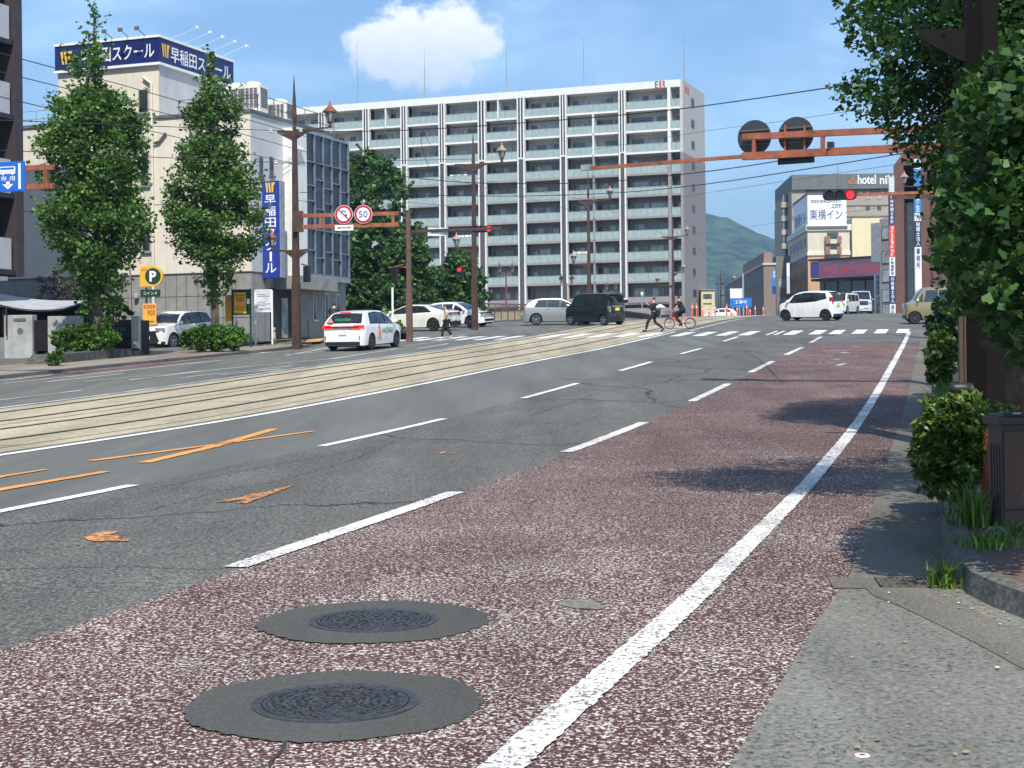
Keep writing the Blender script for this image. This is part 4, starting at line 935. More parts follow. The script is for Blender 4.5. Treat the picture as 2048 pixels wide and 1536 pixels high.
# pale yellow block
f = tower(1704, 285, -3); t = fthing('yellow_building', 'plain pale yellow block between the inn and the grey office', 'building', f)
h = lambda px, py, y=0.: f.hit(px, py, 1, y)
MB().bb(h(1704, 480).x, h(1765, 480).x, 0, 15, -2, h(1730, 435).z).build('wall', mat('pale_yellow', (.70, .62, .40), .8, var=.04, vs=.2, streak=.06), t)
MB().bb(h(1696, 480).x, h(1704, 480).x-.05, 1.5, 15, -2, h(1700, 447).z).build('side_block', mat('grey_block', (.2, .2, .2), .8), t)
MB().bb(h(1704, 480).x-.1, h(1765, 480).x, -.1, .2, h(1730, 435).z, h(1730, 433.5).z).build('coping', trimd, t)
# building with the long display
f = tower(1641, 190, -42); t = fthing('display_building', 'dark fronted building carrying a long purple display with red lettering', 'building', f)
h = lambda px, py, y=0.: f.hit(px, py, 1, y)
a, b = h(1641, 556), h(1760, 519); DX = b.x
led = mat('display_purple', (.11, .055, .085), .3, var=.3, vs=1.2, stretch=(.3, 1, 3), emit=(.34, .18, .30, .12))
zlo_, zhi_ = h(1641, 557).z, h(1641, 522).z
m = MB(); m.bb(0, DX+3, -.3, .5, zlo_, zhi_); m.build('display', led, t)
m = MB(); m.bb(-1.2, -.05, -.25, .6, zlo_+.1, zhi_-.1); m.build('display_end', mat('display_blue', (.06, .05, .22), .4), t)
m = MB(); m.bb(-1.4, DX+3.2, -.4, .7, zhi_+.01, zhi_+.25); m.bb(-1.3, DX+3, .0, 1.5, zlo_-.3, zlo_-.01); m.build('display_frame', black_m, t)
m = MB(); m.bb(-1.0, DX+3, 1.6, 14, -2, zlo_-.3, 0); m.build('shop_front', mat('dark_glazing', (.03, .045, .06), .12, var=.5, vs=.6, spec=.8), t)
m = MB()
for k in range(7): m.bb(k*1.9-.4, k*1.9-.3, 1.45, 1.6, -1, zlo_-.4)
m.build('mullions', trimd, t)
m = MB(); m.bb(0.3, DX+3, .8, 12, zlo_, zhi_+.1); m.build('upper_block', mat('dk_block', (.10, .1, .11), .8), t)
ledt = mat('led_red', (.5, .03, .06), .4, emit=(.75, .03, .08, .25))
xa, xb = h(1648, 542, -.3), h(1676, 541, -.3); text('ひとびとの森を', ledt, t, ((xa.x+xb.x)/2, -.3, h(1660, 542, -.3).z), (1, 0, 0), (0, 0, 1), .85, xb.x-xa.x, off=.04)
xa, xb = h(1684, 540, -.3), h(1757, 537, -.3); text('熊本でした。伝えないま', ledt, t, ((xa.x+xb.x)/2, -.3, h(1720, 539, -.3).z), (1, 0, 0), (0, 0, 1), .85, xb.x-xa.x, off=.04)
# grey office with window bands, and the tall signs in front
f = tower(1757, 172, -52); t = fthing('office_building', 'grey office with dark window bands right of the yellow block', 'building', f)
h = lambda px, py, y=0.: f.hit(px, py, 1, y)
x0, x1 = h(1759, 480).x, h(1800, 480).x+6; ztop = h(1759, 447).z+.5
m = MB(); m.bb(x0, x1, 0, 12, -2, ztop); m.build('wall', mat('office_grey', (.30, .28, .28), .8, var=.08, streak=.1), t)
for k, py in enumerate((455, 503, 540, 580, 610)):
    z = h(1760, py+8).z; m = MB()
    m.bb(x0+.3, x1-.3, -.06, 0, z-1.0, z+.5, 0)
    for j in range(8): m.bb(x0+.4+j*1.2, x0+1.4+j*1.2, -.1, -.06, z-.9, z+.4, 1 if j % 3 else 2)
    m.build('window_band', [trimd, glass, glass2], t)
m = MB(); a = h(1751, 520, -1.5); m.bb(a.x-.55, a.x+.55, -1.6, -1.2, h(1751, 524, -1.5).z, h(1751, 446, -1.5).z); m.build('side_sign', grey_m, t)
# brown tower with glass grid
f = tower(1790, 140, -17); t = fthing('brown_building', 'tall red brown building behind the ginkgo tree with a glazed grid face', 'building', f)
h = lambda px, py, y=0.: f.hit(px, py, 1, y)
bw_ = mat('red_brown_tile', (.14, .070, .055), .7, var=.12, vs=.6, streak=.12)
x0 = h(1788, 500).x; xa = h(1808, 500).x; xb = h(1836, 500).x; x1 = h(2010, 500).x; zt = h(1800, 331).z
m = MB(); m.bb(x0, xa, 0, 14, -2, zt); m.bb(xa, x1, 6.1, 14, -2, zt+2.5); m.bb(xb, x1, 0.0, 6, -2, zt+1.5); 
m.prism([(x0, 0, zt), (xa+1.2, 0, zt), (xa+1.2, 0, zt+2.2), (xa, 0, zt+1.2)], 6, (0, 1, 0)); m.build('wall', bw_, t)
m = MB(); m.bb(xa, xb, 3.2, 6.1, -2, h(1820, 405, 3).z, 0); cwt = m.build('glazing', mat('office_glass', (.10, .14, .16), .08, var=.6, vs=.5, spec=1.), t)
m = MB()
for k in range(5): x = xa+(xb-xa)*k/4; m.bb(x-.03, x+.03, 3.1, 3.2, -2, h(1820, 405, 3).z)
for k in range(18): z = .5+k*.85; m.bb(xa, xb, 3.1, 3.2, z-.03, z+.03)
m.build('mullions', grey_m, cwt)
m = MB()
for k in range(5): x = xb+1.2+k*1.6; m.bb(x-.06, x+.06, -.14, 0, -1, zt)
m.build('wall_ribs', mat('rib', (.07, .035, .03), .7), t)
for k in range(6): z = 2+k*2.4; MB().bb(xb+1.7, xb+2.3, -.05, .0, z, z+.9).build('window', glass, t)
def pole_sign(px, w, Y, segs, label, z0=0):
    """a slender stack of sign panels; segs = (y top, y bottom, panel, ink, text)"""
    fr = frame_at(px, Y, -3); t = fthing('pole_sign', label, 'sign', fr); h = lambda a, b: fr.hit(a, b, 1, 0)
    a, b = h(px-w/2, 500).x, h(px+w/2, 500).x
    for yt, yb, pm, im, tx in segs:
        z0_, z1_ = h(px, yb).z, h(px, yt).z; MB().bb(a, b, 0, .35, z0_, z1_).build('panel', pm, t)
        if tx:
            if tx.startswith('>'):
                text(tx[1:], im, t, ((a+b)/2, 0, (z0_+z1_)/2), (0, 0, 1), (-1, 0, 0), (b-a)*.62, (z1_-z0_)*.9, off=.02, bold=.01)
            else: text(tx, im, t, ((a+b)/2, 0, (z0_+z1_)/2), (1, 0, 0), (0, 0, 1), (z1_-z0_)*.9, (b-a)*.62, off=.02, vertical=True, bold=.01)
    return t
pw = mat('panel_white', (.72, .72, .74), .4, var=.05); pn = mat('panel_navy', (.02, .025, .10), .4); pr = mat('panel_red', (.62, .06, .05), .4, var=.05); pblue = mat('panel_blue', (.03, .20, .52), .4, var=.05); ink_w = sign_white; ink_r = mat('ink_red', (.6, .05, .05), .5); ink_b = mat('ink_navy', (.03, .04, .15), .5); psil = mat('panel_silver', (.5, .52, .56), .35)
pole_sign(1784, 11, 138, ((353, 388, psil, ink_w, '法律事務所'), (388, 450, pn, ink_w, '九州弁理士会計'), (450, 514, pr, ink_w, '>Fuji Engineering'), (514, 552, pw, ink_b, '不動産鑑定'), (552, 608, pn, ink_w, '行政書士法人'), (608, 632, pw, ink_b, '歯科')), 'slender stacked sign with a red panel reading in white, beside the brown building')
pole_sign(1754, 11, 150, ((548, 592, pw, ink_b, '貸事務所'), (592, 630, pw, ink_r, '空室有')), 'short white roadside sign with red circles and writing, left of the slender sign')
pole_sign(1836, 13, 120, ((318, 338, pw, ink_b, ''), (338, 372, pblue, ink_w, ''), (394, 425, pblue, ink_w, 'ク生'), (426, 442, pw, ink_b, '人'), (442, 494, pn, ink_w, '税理士法人'), (494, 540, pw, ink_b, '事務所'), (540, 580, pw, ink_b, ''), (580, 625, psil, ink_b, '')), 'tall blue and white stacked sign in front of the brown glazed building')
# low grey-brown blocks, left of the hotel
f = tower(1527, 255, -3); t = fthing('low_brown_building', 'low grey brown block with sloping side and flat white coping left of hotel', 'building', f)
h = lambda px, py, y=0.: f.hit(px, py, 1, y)
gb = mat('grey_brown_wall', (.23, .18, .155), .85, var=.08, streak=.1); x0, x1 = h(1527, 580).x, h(1551, 580).x; zt = h(1540, 530).z
m = MB(); m.bb(x0, x1, 0, 75, -2, zt); m.build('wall', gb, t); m = MB(); m.bb(x0-.2, x1+.1, -.2, 75, zt, zt+.35); m.build('coping', mat('coping_pale', (.5, .48, .45), .7), t)
m = MB(); m.bb(x0+.5, x1, 4, 40, zt+.35, zt+2.4); m.build('roof_house', mat('roof_house_brown', (.26, .17, .15), .8), t)
for k in range(5): m = MB(); m.bb(x0-.06, x0+.05, 2+k*14, 12+k*14, zt-3.2, zt-1.4); m.build('side_window', trimd, t)
MB().bb(x0-.08, x0+.05, 2, 70, 1, 3.4).build('side_shutter', trimd, t)
f = tower(1551, 285, -3); t = fthing('mid_grey_building', 'grey flat building between the low brown block and the hotel', 'building', f)
h = lambda px, py, y=0.: f.hit(px, py, 1, y)
x0, x1 = h(1552, 580).x, h(1592, 580).x; m = MB(); m.bb(x0, x1, 0, 20, -2, h(1560, 512).z); m.build('wall', mat('mid_grey', (.19, .18, .175), .85, var=.1, streak=.1), t)
MB().bb(h(1582, 580).x, h(1593, 580).x, -.3, .0, -2, h(1590, 503).z).build('pier', tan_w, t)
for k in range(3): MB().bb(x0+.4, h(1572, 580).x, -.06, 0, 2+k*3.4, 3.6+k*3.4).build('window_band', glass2, t)
pole_sign(1547, 7.5, 240, ((541, 556, pblue, ink_w, '病院'), (556, 572, pblue, ink_w, ''), (572, 588, mat('panel_deep', (.02, .06, .25), .4), ink_w, '')), 'narrow blue vertical sign in front of the low brown block')
pole_sign(1575.5, 6, 235, ((526, 552, pw, ink_b, ''), (552, 587, psil, ink_b, '')), 'narrow white and silver vertical sign left of the hotel')
# small cream building, white board, blue road board
f = tower(1402, 215, -3); t = fthing('kiosk_building', 'small cream building with dark windows at the foot of the hill', 'building', f); h = lambda px, py, y=0.: f.hit(px, py, 1, y)
x0, x1 = h(1402, 600).x, h(1429, 600).x; MB().bb(x0, x1, 0, 6, -2, h(1415, 580).z).build('wall', mat('kiosk_cream', (.62, .54, .36), .8, var=.08), t)
MB().bb(x0-.1, x1+.1, -.2, 6, h(1415, 580).z, h(1415, 578.5).z).build('roof', grey_m, t)
for p0, p1 in (((1406, 597), (1423, 588)), ((1406, 608), (1423, 606))): a, b = h(*p0), h(*p1); MB().bb(a.x, b.x, -.08, 0, a.z, b.z).build('window', glass, t)
f = tower(1461, 225, -3); h = lambda px, py, y=0.: f.hit(px, py, 1, y); t = fthing('billboard', 'blank white billboard standing above the blue construction board', 'billboard', f)
a, b = h(1460, 597), h(1484, 577); MB().bb(a.x, b.x, 0, .2, a.z, b.z).build('panel', sign_white, t); MB().bb(a.x+.3, a.x+.5, .2, .4, -1, b.z-.2).bb(b.x-.5, b.x-.3, .2, .4, -1, b.z-.2).build('post', grey_m, t)
MB().bb(h(1484.5, 600).x, h(1487.5, 600).x, -.1, .3, -1, h(1485, 547).z).build('mast', grey_m, t)
f = tower(1461, 165, -3); h = lambda px, py, y=0.: f.hit(px, py, 1, y); t = fthing('road_works_board', 'blue roadworks board with white symbol and arrows behind the orange posts', 'sign', f)
a, b = h(1460, 614), h(1503, 596); MB().bb(a.x, b.x, 0, .08, a.z, b.z).build('panel', mat('board_blue', (.02, .17, .55), .4), t); MB().bb(a.x+.3, a.x+.36, .08, .14, -1, a.z+.3).bb(b.x-.36, b.x-.3, .08, .14, -1, a.z+.3).build('post', grey_m, t)
q = h(1481, 604); text('工事中', sign_white, t, (q.x, 0, q.z), (1, 0, 0), (0, 0, 1), .4, (b.x-a.x)*.55, off=.02, bold=.01)
# ================================================================ TREES AND PLANTS
bark = mat('bark', (.10, .078, .058), .9, var=.35, vs=6, bump=1., bs=14, stretch=(1, 1, .25))
ginkgo_far = leafmat('street_tree_leaf', (.034, .080, .020), (.11, .21, .048), (.19, .30, .075), .5, .30)
green_far = leafmat('broadleaf', (.028, .070, .022), (.085, .170, .045), (.13, .22, .07), .5, .28)
def trunk(par, pts, rs, limbs=(), nm='trunk'):
    m = MB(); m.tube(pts, rs, 10)
    for a, b, r in limbs:
        a = Vector(a); b = Vector(b); mid = a.lerp(b, .5)+Vector((0, 0, .12*(b-a).length)); m.tube([a, mid, b], [r, r*.7, r*.25], 6)
    return m.build(nm, bark, par, smooth=True)
def column_tree(px, L, prof, pyb, label, group, seed, leaf=.115, per=26, y=None, m_=None, dens=1., cat='tree', ybase=None):
    """upright street tree; prof = (py, half width px) silhouette from the photo"""
    u = uv(px, 500)[0]/F; Y = y or L/(S_-u*C_); X = u*Y; zg_ = zg(X, Y)+(.11 if y is None else 0)
    t = thing('street_tree' if cat == 'tree' else 'tree', label, 'tree', (X, Y, zg_), group=group); rq = random.Random(seed)
    pr = sorted([(P(px, py, Y).z-zg_, w*Y/F) for py, w in prof]); f = interp(pr); z0, z1 = pr[0][0], pr[-1][0]
    cen = []; rads = []; 
    n = int(dens*230*(z1-z0))
    for i in range(n):
        z = z0+(z1-z0)*rq.random(); r = f(z)
        if rq.random() > (r/max(w for _, w in pr))**1.3*.9+.12: continue
        a = rq.uniform(0, 2*math.pi); q = rq.random()**.5; cr_ = min(.40, max(.12, r*.30))*rq.uniform(.7, 1.25)
        g_ = noise.noise(Vector((math.cos(a)*1.6+seed, math.sin(a)*1.6, z*.75)))
        if q > .30 and g_ < -.22: continue
        if noise.noise(Vector((math.cos(a)*q*1.1+seed, math.sin(a)*q*1.1, z*1.5))) < -.27: continue
        rr = max(.02, r-cr_*.5)*q*(1+.32*g_); cen.append((math.cos(a)*rr, math.sin(a)*rr, z)); rads.append(cr_)
        if q > .8 and rq.random() < .25:      # a twig poking out
            for k in range(3): cen.append((math.cos(a)*(rr+.13*k+.12), math.sin(a)*(rr+.13*k+.12), z+.16*k+.1)); rads.append(.10)
    for k in range(6): cen.append((rq.uniform(-.05, .05), rq.uniform(-.05, .05), z1-.12*k)); rads.append(.10+.03*k)
    per_ = np.maximum(3, (np.array(rads)/.35)**2*per).astype(int); pts = clumps(cen, rads, per_)
    leaves('crown', pts, leaf, m_ or ginkgo_far, t)
    limbs = []
    for i in range(12):
        z = z0+(z1-z0)*rq.uniform(.02, .75); a = rq.uniform(0, 6.28); r = f(min(z1, z+.9))*.8; limbs.append(((0, 0, z), (math.cos(a)*r, math.sin(a)*r, z+.9), .05))
    trunk(t, [(0, 0, -.3), (.02, 0, z0*.5), (0, .03, z0+(z1-z0)*.4), (0, 0, z1-.6)], [.24, .17, .11, .03], limbs)
    return t
column_tree(192, 28.5, [(8, 3), (30, 10), (60, 22), (85, 35), (110, 42), (128, 62), (145, 58), (165, 34), (185, 52), (205, 88), (240, 100), (290, 108), (330, 112), (380, 106), (430, 112), (470, 108), (500, 92), (540, 72), (580, 52), (620, 44), (670, 30)], 690,
            'tall pointed ginkgo with foliage down to its hedge, left one of the pair', 'pointed ginkgos on the far pavement', 21)
column_tree(427, 28.0, [(105, 4), (130, 12), (150, 30), (175, 44), (205, 56), (235, 64), (270, 50), (300, 72), (340, 84), (390, 92), (430, 100), (470, 98), (500, 86), (530, 64), (560, 42), (590, 26), (610, 14)], 690,
            'tall pointed ginkgo with bare lower trunk, right one of the pair', 'pointed ginkgos on the far pavement', 33)
column_tree(738, 0, [(296, 6), (315, 30), (335, 55), (370, 78), (420, 95), (470, 105), (520, 112), (560, 112), (600, 105), (640, 95)], 690, 'big dense green tree behind the speed limit sign beside the school', None, 8, leaf=.24, per=20, y=104, m_=green_far, dens=.62, cat='t')
column_tree(812, 0, [(440, 8), (460, 26), (490, 42), (520, 52), (560, 56), (600, 58), (640, 50)], 690, 'lower dense green tree right of the big tree and behind the brown pole', None, 9, leaf=.22, per=20, y=100, m_=green_far, dens=.6, cat='t')
column_tree(918, 0, [(500, 6), (515, 28), (540, 45), (565, 54), (590, 60), (615, 58), (632, 50)], 690, 'round green tree in front of the apartment block near the signal pole', None, 10, leaf=.22, per=20, y=112, m_=green_far, dens=.8, cat='t')
def shrub(name, label, cat, c, r3, n, leaf, m_, group=None, shape='quad', seed=1, flat=False, stems=True, z0=0.):
    rq = random.Random(seed); t = thing(name, label, cat, c, group=group); cen = []; rads = []
    for i in range(n):
        d = Vector((rq.gauss(0, 1), rq.gauss(0, 1), rq.gauss(0, 1))).normalized(); q = rq.random()**.4
        e = 1 if not flat else max(abs(d.x), abs(d.y))**-.35
        p = Vector((d.x*r3[0]*q*e, d.y*r3[1]*q*e, r3[2]*(1+d.z*q)+z0)); k = noise.noise(p*1.7+Vector((seed, 0, 0)))
        p = p*(1+.10*k); cen.append(p); rads.append(min(r3)*.26*rq.uniform(.7, 1.2))
    leaves('foliage', clumps(cen, rads, 26), leaf, m_, t, shape)
    if stems:
        m = MB()
        for i in range(9): a = rq.uniform(0, 6.28); m.tube([(0, 0, -.1), (math.cos(a)*r3[0]*.5, math.sin(a)*r3[1]*.5, r3[2]*1.3)], [.03, .012], 5)
        m.build('stems', bark, t)
    return t
hedge_l = leafmat('hedge_leaf', (.035, .085, .014), (.11, .22, .035), (.2, .33, .07), .45, .3)
planter_m = mat('planter_stone', (.085, .078, .068), .9, var=.3, vs=4, bump=.6, bs=20)
def planter(p0, p1, label, w=.9, h=.3):
    a = G(*p0); b = G(*p1); d = (b-a); L_ = Vector((d.x, d.y, 0)).length; 
    s0, l0 = SLof(a.x, a.y); s1, l1 = SLof(b.x, b.y); m = MB(); 
    pr = [(s0, 0), (s0+.9, h), (s1-.9, h), (s1, 0)]
    for (sa, ha), (sb, hb) in zip(pr, pr[1:]):
        la, lb = l0, l1; A = [RL(sa, la, .0), RL(sb, lb, .0), RL(sb, lb, hb+.1), RL(sa, la, ha+.1)]; B = [RL(sa, la+w, 0), RL(sb, lb+w, 0), RL(sb, lb+w, hb+.1), RL(sa, la+w, ha+.1)]
        m.add(A+B, [(0, 1, 2, 3), (7, 6, 5, 4), (3, 2, 6, 7)])
    o = m.build('planter', planter_m, fixn=True); tag(o, label, 'planter'); return o
planter((95, 735), (290, 716), 'low dark stone planter kerb under the ginkgo and hedge at left')
planter((395, 706), (500, 696), 'low dark stone planter kerb under the hedge at the second ginkgo', .9, .2)
def gpx(px, py, dL=0., z=.11):
    s, L = GSL(px, py); return RL(s, L+dL, z)
c = gpx(184, 724, .3, .2); shrub('hedge', 'rounded clipped green hedge at the foot of the left ginkgo', 'hedge', c+Vector((0, 0, .18)), (1.22, .55, .46), 420, .075, hedge_l, 'clipped hedges along the street', seed=3, flat=True)
c = gpx(132, 738, .4, .05); shrub('weed_clump', 'straggly weeds at the left end of the stone planter', 'weeds', c, (.28, .25, .32), 40, .07, hedge_l, seed=5)
c = gpx(442, 709, .3, .05); shrub('hedge', 'rounded clipped green hedge around the second ginkgo trunk', 'hedge', c+Vector((0, 0, .1)), (1.3, .6, .50), 420, .075, hedge_l, 'clipped hedges along the street', seed=4, flat=True)
c = gpx(806, 672, .6, .1); shrub('hedge', 'yellow green clipped hedge on the corner in front of the white hatchback', 'hedge', c, (.62, .8, .36), 120, .085, leafmat('hedge_yellow', (.07, .12, .015), (.19, .29, .04), None, .45, .3), 'clipped hedges along the street', seed=6, flat=True)
planter((768, 687), (800, 679), 'dark sloping stone kerb of the corner hedge beside the white hatchback', .9, .28)
c = G(118, 690); shrub('shrub', 'thin grey leaved shrub against the beige wall behind the canopy', 'shrub', P(118, 640, 66)-Vector((0, 0, .3)), (1.2, .8, 1.35), 85, .08, leafmat('greyish_leaf', (.05, .05, .035), (.14, .13, .10), None, .6, .15), seed=7)
shrub('shrub', 'small dark green shrub between the black shelter and parking sign', 'shrub', P(228, 655, 61), (.8, .5, .6), 60, .08, leafmat('dark_leaf', (.03, .05, .025), (.09, .11, .05), None, .6, .2), seed=8)
# ---- right side: near ginkgo with drooping twigs, second behind the pole
near_leaf = leafmat('ginkgo_leaf', (.018, .050, .014), (.052, .125, .030), (.11, .21, .055), .45, .30)
def ginkgo(label, loc, crown_pts, rads, per, leaf, seed, r0, h, nm='ginkgo_tree', limbs_to=10):
    t = thing(nm, label, 'tree', loc, group='ginkgos beside the near pavement'); rq = random.Random(seed)
    L_ = Vector(loc); cen = [Vector(p)-L_ for p in crown_pts]
    per_ = np.maximum(4, (np.array(rads)/.35)**2*per).astype(int)
    leaves('crown', clumps([tuple(c) for c in cen], rads, per_, .75), leaf, near_leaf, t, 'fan', updir=.2)
    limbs = []
    for c_ in rq.sample(cen, min(limbs_to, len(cen))): z = max(1.2, min(h*.7, c_.z-.8)); limbs.append(((0, 0, z), tuple(c_), .06*r0/.25))
    trunk(t, [(0, 0, -.2), (.03, .0, h*.25), (-.02, .02, h*.6), (0, 0, h)], [r0*1.15, r0, r0*.7, r0*.2], limbs); return t
# tree A: trunk right of the pole; silhouette of its crown against the sky: left edge px per row
rq = random.Random(12); YA = 20.5; edge = interp([(-400, 1800), (-80, 1720), (0, 1705), (30, 1690), (75, 1695), (110, 1735), (135, 1765), (165, 1675), (190, 1674), (225, 1700), (250, 1765), (285, 1795), (320, 1820), (380, 1850), (450, 1868), (520, 1880), (600, 1885), (650, 1900), (690, 1960)])
cpA = []; rA = []
while len(cpA) < 2900:
    py = rq.uniform(-420, 690); px = rq.uniform(1670, 2330); e = edge(py)
    if px < e+22: continue
    if px > 2010 and py > 600: continue
    dep = rq.uniform(-1, 1)*min(1.9, .35+(px-e)/130); r = rq.uniform(.16, .30) if px < e+90 else rq.uniform(.25, .42)
    if noise.noise(Vector((px*.016, py*.020, 4+dep*.4))) < -.26 and px < e+230: continue
    cpA.append(P(px+r*60, py, YA+dep)); rA.append(r)
for k in range(260):      # outer sprigs
    py = rq.uniform(-100, 640); e = edge(py); px = e+rq.uniform(-14, 32); cpA.append(P(px, py+rq.uniform(-5, 5), YA+rq.uniform(-.8, .8))); rA.append(rq.uniform(.05, .11))
loc = P(2034, 900, YA); loc.z = zg(loc.x, loc.y)+.1
ginkgo('large ginkgo behind the square brown pole, its crown reaching over the road', tuple(loc), cpA, rA, 46, .066, 4, .24, 9)
# tree B: nearer, its trunk beyond the right edge, twigs hanging into view
cpB = []; rB = []; YB_ = 8.6
eB = interp([(-500, 2300), (40, 2240), (70, 2030), (110, 1985), (150, 1935), (190, 1900), (300, 1890), (360, 1880), (420, 1865), (500, 1868), (560, 1880), (620, 1915), (660, 1970), (700, 2000), (730, 2050)])
while len(cpB) < 1150:
    py = rq.uniform(60, 735); px = rq.uniform(1850, 2260); e = eB(py)
    if px < e+10: continue
    dep = rq.uniform(-1., 1.4)*min(1, .25+(px-e)/150); r = rq.uniform(.06, .12) if px < e+50 else rq.uniform(.10, .2)
    if noise.noise(Vector((px*.018, py*.02, 9))) < -.20 and px < 2030: continue
    cpB.append(P(px, py, YB_+dep)); rB.append(r)
for k in range(110):      # the rest of the crown, above and right of the picture: it shades the lane
    a = rq.uniform(0, 6.28); q = rq.random()**.5*2.3; cpB.append(Vector((5.2+math.cos(a)*q*.9-.4, 11.0+math.sin(a)*q, rq.uniform(3.9, 7.2)))); rB.append(rq.uniform(.3, .5))
for k in range(150):
    a = rq.uniform(0, 6.28); q = rq.random()**.5; cpB.append(Vector((3.2+math.cos(a)*q*1.25, 11.3+math.sin(a)*q*.95, rq.uniform(4.6, 6.0)))); rB.append(rq.uniform(.28, .42))
for k in range(150):      # towards the sun: keeps the hanging twigs in shade
    a = rq.uniform(0, 6.28); q = rq.random()**.5; cpB.append(Vector((6.1+math.cos(a)*q*1.6, 6.6+math.sin(a)*q*1.7, rq.uniform(4.0, 6.4)))); rB.append(rq.uniform(.32, .48))
cpB = [c for c in cpB]; 
ginkgo('near ginkgo whose twigs with large fan leaves hang in from the right edge', (5.25, 9.4, zg(5.25, 9.4)+.1), cpB, rB, 78, .060, 6, .2, 7)
# evergreen and azalea bushes in the planting strip
bushn = leafmat('azalea_leaf', (.035, .068, .014), (.115, .19, .032), (.30, .38, .09), .4, .3)
bushd = leafmat('dark_bush_leaf', (.012, .035, .014), (.045, .10, .03), (.09, .17, .05), .45, .25)
def bush_px(px, py, w, h, dY, label, m_, leaf, n, shape, seed, nm='bush', grp='bushes in the right planting strip'):
    p = G(px, py); Y = p.y+dY; c_ = P(px, py, Y); z = zg(c_.x, Y)+.1; k = Y/F
    return shrub(nm, label, 'bush', (c_.x, Y, z), (w*k/2, dY*.8, h*k/2), n, leaf, m_, grp, shape, seed)
bush_px(1902, 1045, 150, 225, .45, 'dense bush of pointed bright green leaves beside the brown cabinet', bushn, .085, 330, 'long', 11)
shrub('bush', 'dense darker bush behind the orange pipe and cabinet', 'bush', P(1945, 960, 13.6), (.42, .4, .36), 190, .08, bushn, 'bushes in the right planting strip', 'long', 12)
bush_px(1886, 798, 66, 122, .5, 'bright yellow green bush midway along the strip, behind a grass tuft', bushn, .09, 150, 'quad', 13)
for i, (px, py, w, h) in enumerate(((1893, 704, 78, 92), (1925, 735, 84, 130))): bush_px(px, py, w, h, .9, ('dark green bush hiding the bonnet of the gold car' , 'dark green bush just left of the square pole, in front of the other')[i], bushd if i == 0 else leafmat('mid_bush_leaf', (.02, .055, .014), (.08, .16, .035), (.16, .27, .06), .45, .3), .11, 130, 'quad', 14+i)
grass_l = leafmat('grass_blade', (.06, .12, .025), (.15, .25, .05), (.32, .38, .12), .5, .35)
def grass(px, py, w, h, n, seed, dz=.0, Yo=0.):
    rq = random.Random(seed); c_ = G(px, py); c_ = P(px, py, c_.y+Yo); c_.z = zg(c_.x, c_.y)+dz; k = c_.y/F; m = MB()
    for i in range(n):
        x = rq.gauss(0, w*k/3.2); y = rq.gauss(0, w*k/3.2); a = rq.uniform(0, 6.28); hh = h*k*rq.uniform(.25, 1.15)**1.0; ln = rq.uniform(.2, 1.1)*hh; wd = .006+.004*rq.random()
        dx, dy = math.cos(a), math.sin(a); q = [(x, y, 0), (x+dx*ln*.3, y+dy*ln*.3, hh*.6), (x+dx*ln, y+dy*ln, hh)]
        m.add([(q[0][0]-dy*wd, q[0][1]+dx*wd, 0), (q[0][0]+dy*wd, q[0][1]-dx*wd, 0), (q[1][0]+dy*wd*.8, q[1][1]-dx*wd*.8, q[1][2]), (q[1][0]-dy*wd*.8, q[1][1]+dx*wd*.8, q[1][2]), q[2]], [(0, 1, 2, 3), (3, 2, 4)])
    o = m.build('grass', grass_l, loc=c_); o['kind'] = 'stuff'; o['label'] = 'green grass and weeds growing along the kerb'; o['category'] = 'grass'; return o
grass(1893, 1176, 40, 62, 110, 1); grass(1945, 1085, 60, 85, 150, 2, .12); grass(1975, 1130, 110, 34, 150, 3, .12); grass(2025, 1105, 60, 30, 50, 4, .12); grass(1890, 835, 40, 60, 160, 5, .1, .3); grass(1905, 1030, 50, 80, 90, 6, .12); grass(585, 690, 60, 8, 150, 7, .11)
# fallen leaves and twigs along the kerb and gutter
m = MB(); rq = random.Random(3)
for i in range(46):
    px = rq.uniform(1700, 2040); py = rq.uniform(1160, 1530)
    if rq.random() < .5: px = rq.uniform(1860, 2020); py = 1175+(px-1860)*.35+rq.uniform(-8, 25)
    c_ = G(px, py, .012); s = rq.uniform(.006, .016); a = rq.uniform(0, 6.28); m.add([c_+Vector((math.cos(a+k)*s*(1 if k % 2 else .6), math.sin(a+k)*s, .003*(k % 2))) for k in (0, 1.5, 3.1, 4.7)], [(0, 1, 2, 3)], i % 3)
o = m.build('leaf_litter', [mat('dry_leaf', (.30, .16, .06), .8), mat('pale_chip', (.6, .58, .5), .8), mat('tan_leaf', (.32, .26, .12), .8)]); o['kind'] = 'stuff'; tag(o, 'dry leaves and pale chips scattered on the asphalt near the kerb', 'litter')

